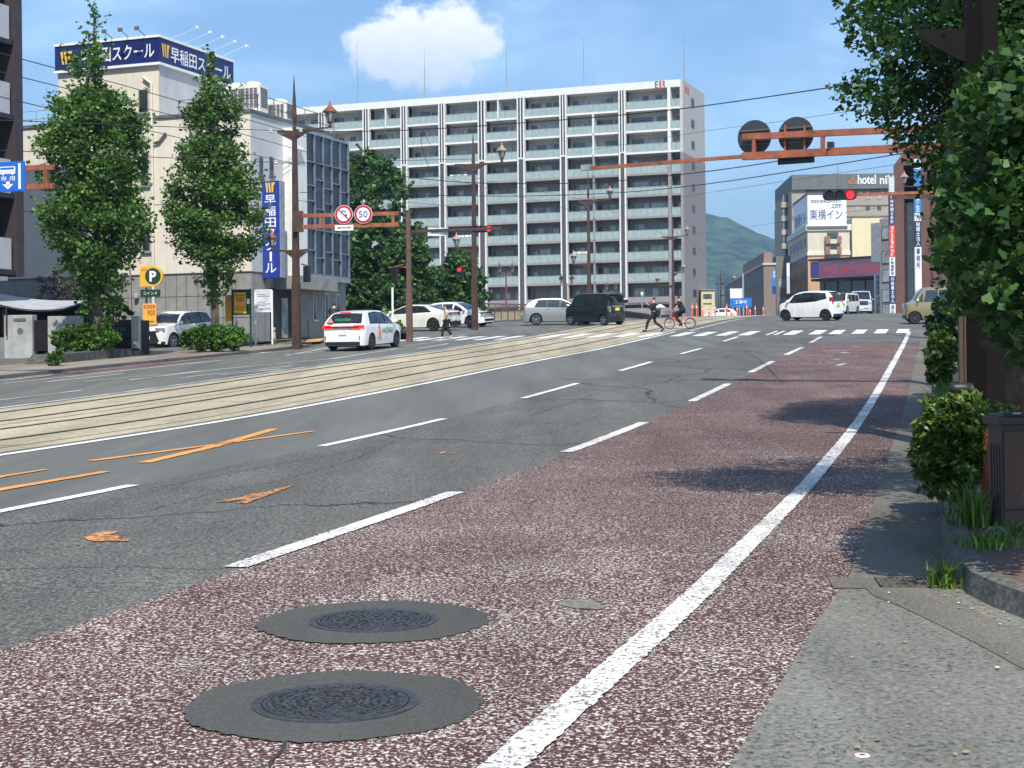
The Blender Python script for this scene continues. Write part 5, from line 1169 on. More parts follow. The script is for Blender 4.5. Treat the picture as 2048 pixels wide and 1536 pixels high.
# ================================================================ STREET FURNITURE
lamp_glass = mat('lantern_glass', (.30, .29, .26), .25, var=.2, spec=.6)
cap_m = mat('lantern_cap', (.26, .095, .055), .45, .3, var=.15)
cap_pale = mat('lantern_cap_sunlit', (.42, .30, .25), .4, .3, var=.1)  # paler copy of the cap colour, with sunlight put into it
def lantern(par, c, s=1., cm=None, down=False):
    """lantern standing on c: glass body widening upward under a pointed cap"""
    c = Vector(c); t = bpy.data.objects.new('lantern', None)
    o = MB().lathe([(.05, 0), (.08, .05), (.05, .10), (.10, .16), (.23, .58), (.23, .60)], c, 6).build('lantern', brown_m, par)
    m = MB().lathe([(.085, .17), (.212, .57)], c, 6); m.v = [tuple(c+(Vector(v)-c)*1.0) for v in m.v]
    g_ = MB()
    for k in range(6):
        a0 = 2*math.pi*(k+.5)/6+.12; a1 = 2*math.pi*(k+1.5)/6-.12
        q = [(.112*math.cos(a0), .112*math.sin(a0), .2), (.112*math.cos(a1), .112*math.sin(a1), .2), (.232*math.cos(a1), .232*math.sin(a1), .56), (.232*math.cos(a0), .232*math.sin(a0), .56)]; g_.poly([c+Vector(v) for v in q])
    g_.build('glass', lamp_glass, o)
    MB().lathe([(.31, .58), (.31, .62), (.12, .80), (.06, .88), (.03, .93), (.05, .97), (.0, 1.06)], c, 6).build('cap', cm or cap_m, o)
    if s != 1.:
        for q in [o]+list(o.children):
            for v in q.data.vertices: v.co = c+(v.co-c)*s
    return o
def lamp_pole(px, Y, ytop, arms, label, w0=.25, w1=.16, z=None, group='brown lantern poles along the tram street', spike=True, extra=None, s=1., ang=None):
    b = P(px, 600, Y); zb = zg(b.x, b.y) if z is None else z
    ang_ = -PHI if ang is None else ang
    t = thing('lantern_pole', label, 'lamp post', (b.x, b.y, zb), ang_, group)
    H = lambda py: P(px, py, Y).z-zb
    zt = H(ytop); zsp = zt-2.4 if spike else zt
    m = MB(); m.box((0, 0, -.6), (w0*1.15, w0*1.15, 3.3)); m.box((0, 0, 2.7), (w0, w0, max(.5, zsp-2.7)), top=w1/w0)
    if spike:
        m.lathe([(w1*.42, 0), (w1*.62, .25), (w1*.36, .34), (w1*.62, .5), (w1*.72, .62), (w1*.45, 1.4), (.012, 2.4)], (0, 0, zsp), 4)
    m.build('post', brown_m, t)
    for ya, xe, lan, size in arms:
        z = H(ya); dx = (xe-px)*Y/F/math.cos(ang_); sg = 1 if dx > 0 else -1
        a = MB(); a.prism([(0, -.03, z-.06), (dx, -.03, z+.05 if lan else z+.02), (dx, -.03, z+.10), (0, -.03, z+.06)], .06, (0, 1, 0)); a.prism([(0, -.035, z-.06), (dx*.45 if lan else dx, -.035, z), (0, -.035, z-.38)], .07, (0, 1, 0)); a.build('arm', brown_m, t, fixn=True)
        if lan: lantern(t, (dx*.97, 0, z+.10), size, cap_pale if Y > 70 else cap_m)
    return t
p1_ = lamp_pole(592, 62.7, 150, [(262, 668, 1, 1.), (265, 556, 0, 1), (503, 541, 1, .8), (503, 618, 0, 1)], 'tall brown pole with a spike and two lanterns before the school entrance')
p2_ = lamp_pole(949, 83, 262, [(330, 1008, 1, 1.), (330, 912, 0, 1), (500, 912, 1, .85)], 'brown pole with lanterns behind the left red signal')
p3_ = lamp_pole(1178, 115, 342, [(403, 1222, 1, 1.), (403, 1158, 0, 1), (530, 1147, 1, 1.)], 'brown pole with lanterns rising behind the black van')
p4_ = lamp_pole(1346, 150, 428, [(474, 1375, 1, 1.), (474, 1325, 0, 1), (571, 1315, 1, 1.), (547, 1367, 1, .9)], 'brown pole with lanterns behind the cyclist')
p5_ = lamp_pole(1441, 240, 532, [(567, 1468, 1, 1.2), (590, 1461, 1, 1.)], 'small far brown lantern pole right of the hill foot')
p5b = lamp_pole(1436, 290, 553, [(568, 1428, 0, 1)], 'farthest thin brown pole beside the small cream building')
p6_ = lamp_pole(1915, 56, 60, [(163, 1790, 1, 1.)], 'brown lantern pole hidden in the ginkgo, holding the right red signal')
p7_ = lamp_pole(1880, 118, 300, [(372, 1813, 1, 1.15)], 'far lantern pole in front of the brown building')
p8_ = lamp_pole(1872, 150, 380, [(540, 1850, 1, 1.1)], 'farthest lantern pole on the right beside the glazed face')
# the near square pole on the right
b = P(1967, 700, 17.6); t = thing('square_pole', 'brown square steel pole, coloured as if shaded, in front of the near ginkgo trunk', 'pole', (b.x, b.y, zg(b.x, b.y)+.1), rad(38))
m = MB(); m.box((0, 0, -.2), (.28, .28, 8.5)); m.build('post', mat('shaded_brown_steel', (.010, .007, .007), .85, 0, var=.2, vs=3, spec=.15), t, bevel=.01)  # brown steel made near black: shade put into the colour of post and bracket
o = thing('bracket', '', ''); bpy.data.objects.remove(o)
zz = P(1967, 70, 17.6).z-t.location.z
m = MB(); dd_ = Matrix.Rotation(-rad(38), 3, 'Z') @ Vector((-1, .1, 0)); a0 = dd_*.1; a1 = dd_*.72
m.add([Vector((a0.x, a0.y, zz+.08)), Vector((a1.x, a1.y, zz+.08)), Vector((a1.x, a1.y, zz)), Vector((a0.x*2.5, a0.y*2.5, zz-.28)), Vector((a0.x, a0.y, zz-.32))], [(0, 1, 2, 3, 4)]); bo = m.build('bracket', MATS['shaded_brown_steel'], t); sm = bo.modifiers.new('s', 'SOLIDIFY'); sm.thickness = .05; sm.offset = 0
q0 = P(1935, 777, 17.3); m = MB(); a = t.matrix_world
tt = thing('black_pipe_rail', 'thick black rounded pipe end sticking out left of the square pole', 'pipe', (q0.x, q0.y, q0.z))
MB().tube([(.05, .0, 0), (-.05, 0, 0), (-.155, 0, 0), (-.19, 0, -.0), (-.205, 0, 0)], [.065, .066, .066, .05, .02], 14).build('pipe', black_m, tt, smooth=True)
MB().tube([(.05, 0, 0), (.06, .1, -.4), (.06, .1, -1.2)], .05, 10).build('leg', black_m, tt, smooth=True)
# second narrow post beside it
b = P(1921, 700, 19.6); o = MB().box((0, 0, 0), (.05, .05, 1.75)).box((.11, 0, .1), (.14, .04, 1.5)).build('narrow_post', brown_m, loc=(b.x, b.y, zg(b.x, b.y)+.1)); tag(o, 'narrow brown metal post standing left of the square pole', 'post')
# cabinet
cb = mat('cabinet_brown', (.085, .045, .038), .45, .1, var=.12, vs=2, bump=.05); cb2 = mat('cabinet_side', (.05, .042, .04), .5, .1, var=.2)
b = G(2004, 1095); t = thing('utility_cabinet', 'dark brown steel utility cabinet at the right edge among grass', 'cabinet', (b.x, b.y, zg(b.x, b.y)+.1), rad(1))
hc = P(2004, 832, b.y).z-t.location.z
m = MB(); m.bb(0, .7, .0, .27, 0, hc-.05); m.build('body', cb2, t, bevel=.006)
MB().bb(.015, .69, -.016, .0, .16, hc-.10).build('door', cb, t, bevel=.004); MB().bb(.015, .69, -.012, .0, .02, .145).build('lower_panel', cb, t, bevel=.003)
m = MB(); m.bb(-.03, .73, -.035, .30, hc-.06, hc-.005); m.box((.35, .13, hc-.005), (.7, .30, .02), top=.96); m.build('lid', cb2, t, bevel=.006)
for k in range(4): MB().bb(-.006, .002, .03+k*.055, .055+k*.055, .12, hc-.2).build('side_rib', cb2, t)
m = MB(); m.box((.1, -.02, hc+.012), (.05, .03, .012)); m.build('hasp', grey_m, t)
b = P(1973, 1010, 12.0); t = thing('bent_pipe', 'rusty orange bent steel pipe behind the brown cabinet', 'pipe', (b.x, b.y, zg(b.x, b.y)+.1)); zt = P(1973, 868, 12.).z-t.location.z
MB().tube([(0, 0, -.1), (0, 0, zt-.18), (.0, 0, zt-.1), (.03, 0, zt-.03), (.09, 0, zt), (.5, 0, zt+.01)], .046, 14).build('tube', rust_m, t, smooth=True)
m = MB(); m.lathe([(.048, zt-.20), (.052, zt-.20), (.052, zt-.17), (.048, zt-.17)], (0, 0, 0), 14); m.build('collar', rust_m, t)
b = G(1990, 1085); shrub('stone', 'small pale rounded stone in the grass beside the cabinet', 'stone', b, (.01, .01, .01), 1, .001, kerb_m, stems=False) if False else None
m = MB().lathe([(.02, 0), (.07, .01), (.08, .05), (.05, .09), (.01, .10)], (0, 0, 0), 10).build('stone', kerb_m, loc=G(1992, 1082, .12), smooth=True); tag(m, 'small pale rounded stone in the grass beside the cabinet', 'stone')

# ---- overhead arms with signs
def arm_frame(px, Y, deg): b = P(px, 500, Y); return Frame((b.x, b.y, 0), deg)
red_ring = mat('sign_red', (.42, .015, .03), .4, var=.05); sign_b = mat('sign_ink_blue', (.015, .07, .28), .4); back_m = mat('sign_back', (.045, .05, .055), .5, .3)
def disc(mb, c, r, y, th=.02, n=36, mi=0, r0=0.):
    vs = []
    for k in range(n): a = 2*math.pi*k/n; vs += [(c[0]+r*math.cos(a), y, c[1]+r*math.sin(a)), (c[0]+r*math.cos(a), y+th, c[1]+r*math.sin(a))]
    mb.add(vs, [tuple(2*k for k in range(n)), tuple(2*k+1 for k in reversed(range(n)))]+[(2*k, 2*k+1, (2*k+3) % (2*n), (2*k+2) % (2*n)) for k in range(n)], mi)
# left gantry arm from the entrance pole
AF = arm_frame(592, 62.5, -9); t = fthing('sign_gantry', 'rust red two bar arm reaching right from the pole before the school', 'gantry', AF)
ah = lambda px, py, y=0.: AF.hit(px, py, 1, y)
z0, z1 = ah(600, 454).z, ah(600, 432).z; xe = ah(797, 440).x
m = MB(); m.bb(.15, xe, -.06, .06, z1-.07, z1+.08); m.build('top_bar', rust_m, t); m = MB(); m.bb(.15, xe+.0, -.06, .06, z0-.08, z0+.08); m.build('bottom_bar', rust_m, t)
for px in (641, 786): x = ah(px, 440).x; MB().bb(x-.06, x+.06, -.05, .05, z0, z1).build('strut', rust_m, t)
MB().bb(-.1, .28, -.12, .12, z0-.2, z1+.2).build('clamp', brown_m, t)
def round_sign(px, py, rpx, label, kind, fr, off=-.12):
    c_ = fr.hit(px, py, 1, off); r = rpx*(fr.M @ c_).y/F; T = thing('road_sign', label, 'road sign', fr.M @ Vector((c_.x, off, c_.z)), fr.rz, 'round signs on the left gantry arm')
    m = MB(); disc(m, (0, 0), r, 0); m.build('plate', sign_white, T); m = MB(); disc(m, (0, 0), r*.96, -.006, .005); m.build('red_ring', red_ring, T); m = MB(); disc(m, (0, 0), r*.72, -.012, .005); m.build('white_field', sign_white, T)
    if kind == '50': text('50', sign_b, T, (0, -.014, 0), (1, 0, 0), (0, 0, 1), r*.72, r*.98, name='number', bold=.01)
    else:
        m = MB(); pts = [(-.26, -.5), (-.26, .12)]+[(-.02+.24*math.cos(a), .14+.24*math.sin(a)) for a in [math.pi*(1-k/8) for k in range(1, 9)]]+[(.22, -.02)]
        for a, b_ in zip(pts, pts[1:]): m.bar((a[0]*r, -.016, a[1]*r), (b_[0]*r, -.016, b_[1]*r), .006, .13*r)
        m.prism([(0.02*r, -.018, .0*r), (.46*r, -.018, .0*r), (.25*r, -.018, -.36*r)], .006, (0, 1, 0)); m.build('turn_arrow', sign_b, T, fixn=True)
        m = MB(); m.bar((-.52*r, -.021, .52*r), (.52*r, -.021, -.52*r), .005, .13*r); m.build('red_slash', red_ring, T)
    return T
round_sign(687, 429, 18.6, 'round no U-turn sign, red ring and blue arrow, left on the gantry arm', 'u', AF)
round_sign(726, 428.5, 18.6, 'round speed limit sign reading 50, right on the gantry arm', '50', AF)
a, b = ah(669, 461.5, -.12), ah(706, 449.5, -.12); T = thing('sub_plate', 'small white plate with a red double arrow below the no U-turn sign', 'road sign', AF.M @ Vector(((a.x+b.x)/2, -.12, a.z)), AF.rz); w = (b.x-a.x)/2
MB().bb(-w, w, 0, .02, 0, b.z-a.z).build('plate', sign_white, T); h2 = (b.z-a.z)/2; m = MB(); m.bb(-w*.55, w*.55, -.008, -.002, h2-.018, h2+.018)
for s in (-1, 1): m.prism([(s*w*.5, -.008, h2+.055), (s*w*.75, -.008, h2), (s*w*.5, -.008, h2-.055)], .006, (0, 1, 0))
m.build('double_arrow', red_ring, T, fixn=True)
# bus lane sign, far left
AG = arm_frame(108, 41.5, -15); t = fthing('sign_gantry', 'rust red two bar arm carrying the blue bus lane sign at left edge', 'gantry', AG); ag = lambda px, py, y=0.: AG.hit(px, py, 1, y)
z0, z1 = ag(108, 372).z, ag(108, 334).z; xs = ag(-60, 350).x
for nm_, z in (('top_bar', z1), ('bottom_bar', z0)): MB().bb(xs-3, -.0, -.07, .07, z-.07, z+.07).build(nm_, rust_m, t)
x = ag(92, 350).x; MB().bb(x-.05, x+.05, -.06, .06, z0, z1).build('strut', rust_m, t); MB().tube([(xs-3, 0, -.2), (xs-3, 0, z1+.5)], .16, 10).build('post', brown_m, t)
a, b = ag(-18, 385, -.12), ag(49, 322, -.12); T = thing('bus_lane_sign', 'blue square sign with a white bus, down arrow and writing', 'road sign', AG.M @ Vector((a.x, -.12, a.z)), AG.rz); w = b.x-a.x; h_ = b.z-a.z
MB().bb(0, w, 0, .03, 0, h_).build('panel', mat('road_sign_blue', (.012, .11, .52), .35, var=.04), T, bevel=.01); m = MB(); 
m.bb(w*.13, w*.19, -.008, -.001, h_*.08, h_*.93); m.bb(w*.81, w*.88, -.008, -.001, h_*.08, h_*.93); m.build('lane_bars', sign_white, T)
m = MB(); X = w*.5; m.bb(X-w*.25, X+w*.22, -.008, -.001, h_*.64, h_*.84); m.bb(X-w*.25, X+w*.22, -.008, -.001, h_*.60, h_*.68)
for q in (-.14, .14): disc(m, (X+w*q, h_*.60), w*.035, -.011, .008, 14)
m.build('bus_symbol', sign_white, T); m = MB(); m.bb(X-w*.22, X+w*.19, -.012, -.009, h_*.74, h_*.81); m.build('bus_windows', mat('road_sign_blue', (0, 0, 0)), T)
text('専 用', sign_white, T, (X, 0, h_*.44), (1, 0, 0), (0, 0, 1), h_*.16, w*.42, off=.006); m = MB(); m.bb(X-w*.05, X+w*.05, -.008, -.001, h_*.2, h_*.34); m.prism([(X-w*.16, -.008, h_*.25), (X+w*.16, -.008, h_*.25), (X, -.008, h_*.08)], .007, (0, 1, 0)); m.build('down_arrow', sign_white, T, fixn=True)
# right gantry: two round signs seen from behind
AR = arm_frame(1965, 29.5, -28); t = fthing('sign_gantry', 'long rust red double arm reaching over the lanes from the right', 'gantry', AR); ar = lambda px, py, y=0.: AR.hit(px, py, 1, y)
TB = [ar(1485, 274), ar(1815, 259), ar(1965, 252)]; BB = [ar(1170, 338), ar(1485, 313), ar(1820, 296), ar(1965, 288)]
def beam(nm_, a, b, w, h): MB().bar(a, b, w, h).build(nm_, rust_m, t)
beam('top_bar', TB[0], TB[2], .10, .125); beam('bottom_bar', BB[1], BB[3], .12, .15); beam('thin_extension', BB[0], BB[1], .06, .075)
for px in (1508, 1645, 1790): a = ar(px, 272-(px-1508)*.045); b = ar(px, 312-(px-1508)*.052); MB().bar(a, b, .07, .09).build('strut', rust_m, t)
MB().tube([(0, 0, -1), (0, 0, TB[2].z+.6)], .14, 10).build('post', brown_m, t)
for px in (1570, 1609): a = ar(px, 250, .08); b = ar(px, 312, .08); MB().bar(a, b, .04, .04).build('sign_clamp', rust_m, t)
MB().box(tuple(ar(1661, 296)), (.12, .12, .12)).build('cable_clamp', black_m, t); MB().box(tuple(ar(1172, 341)), (.22, .1, .12)).build('end_bracket', grey_m, t)
for px, py, r, lb in ((1508, 275, 35, 'round sign seen from its dark back, left of two on the right gantry'), (1591, 270, 36.5, 'round sign seen from its dark back, right of two on the right gantry')):
    c_ = ar(px, py, .14); rr_ = r*(AR.M @ c_).y/F; T = thing('road_sign', lb, 'road sign', AR.M @ Vector((c_.x, .14, c_.z)), AR.rz, 'sign backs on the right gantry'); m = MB(); disc(m, (0, 0), rr_, 0, .02); m.build('plate', back_m, T); 
    m = MB(); m.bb(-rr_*.9, rr_*.9, -.03, -.001, rr_*.35, rr_*.45); m.bb(-rr_*.9, rr_*.9, -.03, -.001, -rr_*.45, -rr_*.35); m.build('rails', mat('rail_dk', (.08, .085, .09), .5), T)
a, b = ar(1555, 330, .14), ar(1628, 314, .14); T = thing('sub_plate', 'dark back of a rectangular plate under the right gantry signs', 'road sign', AR.M @ Vector((a.x, .14, a.z)), AR.rz); MB().bb(0, b.x-a.x, 0, .02, 0, b.z-a.z+.02).build('plate', mat('plate_back', (.02, .02, .035), .5), T)

# ---- traffic signals
lit = mat('red_lamp_lit', (.6, .02, .03), .3, emit=(1., .012, .02, 2.2)); dklens = mat('dark_lens', (.02, .025, .03), .3)
def signal(px, py, wpx, Y, deg, label, arm_to=None, n=3, back=False):
    c_ = P(px, py, Y); T = thing('traffic_signal', label, 'traffic signal', c_, rad(deg), 'horizontal traffic signals'); w = wpx*Y/F; h = w*.30
    m = MB(); m.bb(-w/2+h*.4, w/2-h*.4, 0, .14, -h/2, h/2)
    for s in (-1, 1): m.lathe([(h/2, 0), (h/2, .14)], (s*(w/2-h*.45), 0, 0), 16, R=Matrix.Rotation(rad(-90), 3, 'X'))
    m.build('housing', black_m, T, bevel=.01)
    for k in range(3):
        x = (k-1)*w*.31; m = MB(); rr_ = h*.40
        disc(m, (x, 0), rr_, -.012, .01, 20); m.build('lamp', lit if k == 2 else dklens, T)
        v = MB(); vs = []; fs = []; nn = 14
        for i in range(nn+1):
            a = math.radians(-25+230*i/nn); 
            for yy in (0, -.22*(.45+.55*max(0, math.sin(a)))): vs.append((x+rr_*1.12*math.cos(a), yy, rr_*1.12*math.sin(a)))
        for i in range(nn): fs.append((2*i, 2*i+2, 2*i+3, 2*i+1))
        v.add(vs, fs).build('visor', black_m, T)
    return T
signal(1679, 390, 66, 56, -13, 'horizontal traffic signal showing red, hanging in front of the white hotel sign')
a = P(1708, 389, 56); b = P(1915, 383, 56); T = thing('gantry_arm', 'thin rust brown arm holding the right hand signal', 'arm', a, 0); L_ = b-a
MB().bar((0, 0.05, 0), L_+Vector((0, .05, 0)), .09, .10).build('bar', rust_m, T); MB().bar((1.4, .05, -.12), L_+Vector((0, .05, -.16)), .08, .12).build('lower_bar', brown_m, T)
signal(964, 458, 44, 71, -12, 'horizontal traffic signal showing red in front of the apartment block')
# pole and arm of that signal
b = P(818, 600, 68); zb = zg(b.x, b.y)+.1; t = thing('signal_pole', 'plain brown pole left of the street name plate', 'pole', (b.x, b.y, zb), -.2); H = lambda py: P(818, py, 68).z-zb
m = MB(); m.box((0, 0, -.3), (.24, .24, 2.6)); m.box((0, 0, 2.3), (.19, .19, H(425)-2.3), top=.85); m.build('post', mat('pole_mid_brown', (.15, .085, .07), .5, .2), t)
za = H(463); m = MB(); m.bar((-.3, 0, za), ((1000-818)*69/F+.1, -.0, za+.04), .07, .12); m.build('arm', brown_m, t)
for px0, px1 in ((776, 812),): z_ = H(534); MB().bar(((px0-818)*68/F, 0, z_), (0, 0, z_), .05, .06).build('side_arm', rust_m, t)
T = thing('name_plate', 'pale street name plate on the arm between the brown poles', 'sign', P(855, 472, 67.8), -.05); w = 41*68/F; MB().bb(0, w, 0, .03, 0, .36).build('plate', mat('pale_blue_panel', (.62, .70, .74), .4), T); text('九品寺一丁目', sign_b, T, (w/2, 0, .18), (1, 0, 0), (0, 0, 1), .17, w*.85, off=.006)
ped_b = brown_m
def ped(px, py, h, Y, lb, on=False):
    T = thing('pedestrian_signal', lb, 'pedestrian signal', P(px, py+h/2, Y), -.5, 'pedestrian signals'); hh = h*Y/F; MB().bb(-.13, .13, 0, .18, 0, hh).build('housing', black_m, T, bevel=.01); 
    MB().bb(-.10, .10, -.012, -.002, hh*.54, hh*.93).build('lamp', lit if on else dklens, T); MB().bb(-.10, .10, -.012, -.002, hh*.07, hh*.46).build('lamp', dklens, T)
    MB().bar((0, .1, hh+.02), ((-.3 if px > 605 and px < 620 else .45), .12, hh+.1), .05, .06).build('bracket', rust_m, T)
ped(611, 548, 32, 62.4, 'dark pedestrian signal on the pole before the school'); ped(787, 549, 30, 68, 'unlit pedestrian signal left of the plain brown pole'); ped(918, 543, 16, 80, 'small pedestrian signal glowing red below the left lantern', True)

# ---- overhead wires
wire_m = mat('wire', (.05, .052, .055), .6); wire_d = mat('wire_dark', (.012, .012, .016), .6)
def wire(pts, r, label, m_=None):
    P3 = [P(*p) for p in pts]; d = []
    for i in range(len(P3)-1):
        p0, p1, p2, p3 = P3[max(0, i-1)], P3[i], P3[i+1], P3[min(len(P3)-1, i+2)]
        for k in range(4): q = k/4; d.append(.5*((2*p1)+(p2-p0)*q+(2*p0-5*p1+4*p2-p3)*q*q+(3*p1-p0-3*p2+p3)*q**3))
    d.append(P3[-1]); o = MB().tube(d, r, 5).build('overhead_wire', m_ or wire_m); tag(o, label, 'wire', 'overhead wires')
wire([(-30, 98, 36), (110, 136, 42), (230, 166, 47), (375, 207, 53), (512, 244, 60), (700, 300, 75)], .014, 'topmost wire sloping down across the left ginkgo')
wire([(-30, 136, 36), (125, 175, 42), (300, 219, 50), (470, 264, 58), (640, 312, 70)], .013, 'second wire from the top across the left ginkgo')
wire([(-30, 186, 36), (82, 213, 40), (250, 250, 48), (420, 290, 56), (600, 330, 66)], .013, 'third wire sloping across the left ginkgo from the left edge')
wire([(-30, 239, 45), (180, 247, 50), (350, 254, 55), (590, 262, 62.5)], .014, 'nearly level wire running from left to the top lantern arm')
wire([(-30, 299, 45), (300, 314, 52), (512, 323, 58), (592, 326, 62.5), (800, 321, 70), (949, 318, 82)], .014, 'level wire passing the spiked pole below the grey wall windows')
wire([(592, 262, 62.5), (760, 262, 60), (957, 252, 56), (1242, 230, 50), (1412, 211, 46), (1720, 166, 38)], .017, 'thick wire rising to the right across the upper floors of the block', wire_d)
wire([(700, 338, 70), (900, 363, 66), (1132, 367, 60), (1242, 361, 57), (1412, 343, 52), (1556, 322, 46), (1661, 298, 30)], .017, 'dark sagging wire running up to the clamp on the right gantry', wire_d)
wire([(600, 385, 66), (780, 388, 66), (900, 391, 66), (1050, 392, 63), (1242, 385, 58), (1412, 368, 52), (1600, 340, 46), (1820, 304, 40)], .015, 'long sagging wire passing just under the right gantry plate', wire_d)
wire([(1180, 300, 90), (1412, 262, 70), (1560, 243, 60), (1720, 219, 50)], .009, 'thin pale wire between the hill and the round sign backs')
wire([(1200, 420, 90), (1400, 388, 75), (1640, 352, 60), (1850, 320, 50)], .008, 'thin wire above the hotel roof')
wire([(1380, 470, 120), (1480, 456, 100), (1600, 438, 85), (1760, 415, 70)], .008, 'faint wire crossing the sky left of the hotel')
wire([(592, 400, 62.5), (700, 412, 66), (820, 405, 70), (949, 418, 83)], .010, 'thin wire between the spiked pole and the pole behind the signal')
wire([(795, 336, 75), (915, 362, 80), (1060, 398, 90), (1180, 430, 110)], .010, 'slack thin wire dropping to the right over the middle floors')
wire([(949, 355, 83), (1060, 380, 95), (1180, 405, 112), (1346, 476, 148)], .010, 'thin wire linking the three lantern poles before the block')
wire([(860, 290, 70), (845, 262, 70), (842, 280, 69), (846, 305, 69), (858, 335, 69)], .012, 'short looping black cable hanging before the upper balconies', wire_d)
wire([(1346, 460, 148), (1400, 500, 160), (1440, 560, 238)], .012, 'thin wire running down past the end of the block')
ins = mat('insulator', (.7, .62, .52), .3)
for px, py, Y in ((541, 262, 60), (601, 261, 62.3), (552, 324, 60), (581, 325, 62.3), (954, 312, 82), (987, 310, 82)):
    o = MB().lathe([(.04, -.07), (.09, -.04), (.05, 0), (.09, .04), (.04, .07)], P(px, py, Y), 10).build('insulator', ins); tag(o, {541: 'pale insulator left of the spiked pole on the upper wire', 601: 'pale insulator on the spiked pole at its lantern arm', 552: 'tan insulator left of the spiked pole on the lower wire', 581: 'pale insulator on the spiked pole at the lower wire', 954: 'pale insulator on the pole behind the left signal', 987: 'tan insulator right of the pole behind the left signal'}[px], 'insulator', 'wire insulators')

# ---- boards and small furniture on the far pavement
green_m = mat('sign_green', (.008, .055, .035), .4); yel = mat('board_yellow', (.80, .44, .05), .4, var=.04); redt = mat('board_red', (.50, .03, .02), .4)
b = gpx(301, 700, .2, .1); t = thing('parking_sign', 'orange and green parking sign with P and a 900 price board on a green post', 'sign', b, -.12); Y = b.y
Hh = lambda px, py: (P(px, py, Y).x-b.x, P(px, py, Y).z-b.z)
MB().tube([(0, .05, -.2), (0, .05, Hh(301, 575)[1])], .045, 8).build('post', green_m, t)
(x0, z0), (x1, z1) = Hh(279, 573), Hh(326, 532); m = MB(); r = (z1-z0)/2; xc = x1-r; zc = (z0+z1)/2; pts = [(x0, z0), (xc, z0)]+[(xc+r*math.cos(a), zc+r*math.sin(a)) for a in [-math.pi/2+math.pi*k/12 for k in range(1, 12)]]+[(xc, z1), (x0, z1)]
m.prism([(p[0], 0, p[1]) for p in pts], .14, (0, 1, 0)); m.build('panel', yel, t, fixn=True); m = MB(); disc(m, (xc, zc), r*.80, -.012, .01); m.build('green_disc', green_m, t); text('P', sign_white, t, (xc, -.012, zc), (1, 0, 0), (0, 0, 1), r*1.05, off=.006, bold=.04)
text('20分', redt, t, (x0+.2, 0, z1-.16), (1, 0, 0), (0, 0, 1), .13, .28, off=.006); text('Saab'[:1]+'uper', redt, t, (x0+.22, 0, z0+.11), (1, 0, 0), (0, 0, 1), .10, .3, off=.006) if False else None
(x0, z0), (x1, z1) = Hh(280, 594), Hh(320, 579); MB().bb(x0, x1, 0, .08, z0, z1).build('green_plate', green_m, t); text('コイン P', sign_white, t, ((x0+x1)/2, 0, (z0+z1)/2), (1, 0, 0), (0, 0, 1), .14, (x1-x0)*.7, off=.006)
(x0, z0), (x1, z1) = Hh(285, 649), Hh(312, 607); MB().bb(x0, x1, 0, .07, z0, z1).build('price_board', yel, t, bevel=.01); MB().bb(x0+.05, x1-.05, -.008, -.001, z1-.20, z1-.06).build('red_band', redt, t); text('最大料金', sign_white, t, ((x0+x1)/2, -.008, z1-.13), (1, 0, 0), (0, 0, 1), .09, (x1-x0)*.66, off=.005)
text('900', redt, t, ((x0+x1)/2+.08, 0, z0+.5), (1, 0, 0), (0, 0, 1), .24, .34, off=.006, bold=.01); m = MB(); m.bb(x0+.18, x1-.08, -.01, -.002, z0+.10, z0+.15); m.prism([(x0+.22, -.01, z0+.04), (x0+.22, -.01, z0+.21), (x0+.06, -.01, z0+.125)], .008, (0, 1, 0)); m.build('red_arrow', redt, t, fixn=True)
b = gpx(476, 700, 1.6, .1); t = thing('price_board', 'green framed board with a yellow 900 price panel right of second ginkgo', 'sign', b, -.12); Y = b.y
(x0, z0), (x1, z1) = Hh(467, 690), Hh(503, 578); 
for x in (x0, x1): MB().tube([(x, 0, -.2), (x, 0, z1)], .04, 8).build('post', green_m, t)
(xa, za), (xb, zb2) = Hh(467, 630), Hh(503, 579); MB().bb(xa, xb, 0, .04, za, zb2).build('backboard', green_m, t)
(xa, za), (xb, zb2) = Hh(470, 627), Hh(494, 585); MB().bb(xa, xb, -.03, -.004, za, zb2).build('yellow_panel', yel, t); text('900', redt, t, ((xa+xb)/2, -.03, (za+zb2)/2+.14), (1, 0, 0), (0, 0, 1), .2, .34, off=.005, bold=.01)
m = MB(); 
for k in (.18, .30, .86): z = za+(zb2-za)*k; m.bb(xa+.05, xb-.05, -.036, -.031, z-.015, z+.015)
m.build('small_print', redt, t); (xa, za), (xb, zb2) = Hh(496, 608), Hh(502, 598); MB().bb(xa, xb, -.03, -.004, za, zb2).build('notice', sign_white, t)
(xa, za), (xb, zb2) = Hh(447, 642), Hh(461, 590); MB().bb(xa, xb, .3, .35, za, zb2).build('rear_panel', yel, t)
b = gpx(528, 690, 2.2, .1); t = thing('notice_board', 'white framed information board on two posts beside the school entrance', 'sign', b, -.12); Y = b.y
(x0, z0), (x1, z1) = Hh(512, 623), Hh(546, 582); MB().bb(x0, x1, 0, .05, z0, z1).build('panel', mat('board_face', (.62, .66, .72), .4), t)
for x in (x0, x1): MB().bb(x-.035, x+.035, -.01, .06, -.3, z1+.02).build('post', sign_white, t)
MB().bb(x0, x1, -.012, .06, z1, z1+.06).bb(x0, x1, -.012, .06, z0-.04, z0).build('frame', sign_white, t)
m = MB(); rq = random.Random(2)
for k, zz_ in enumerate((.83, .74, .45, .36, .28, .12)): m.bb(x0+.09, x0+(x1-x0)*(.9 if k % 2 else .6), -.006, -.001, z0+(z1-z0)*zz_-.014, z0+(z1-z0)*zz_+.014)
m.build('print_lines', mat('print_grey', (.18, .2, .24), .6), t)
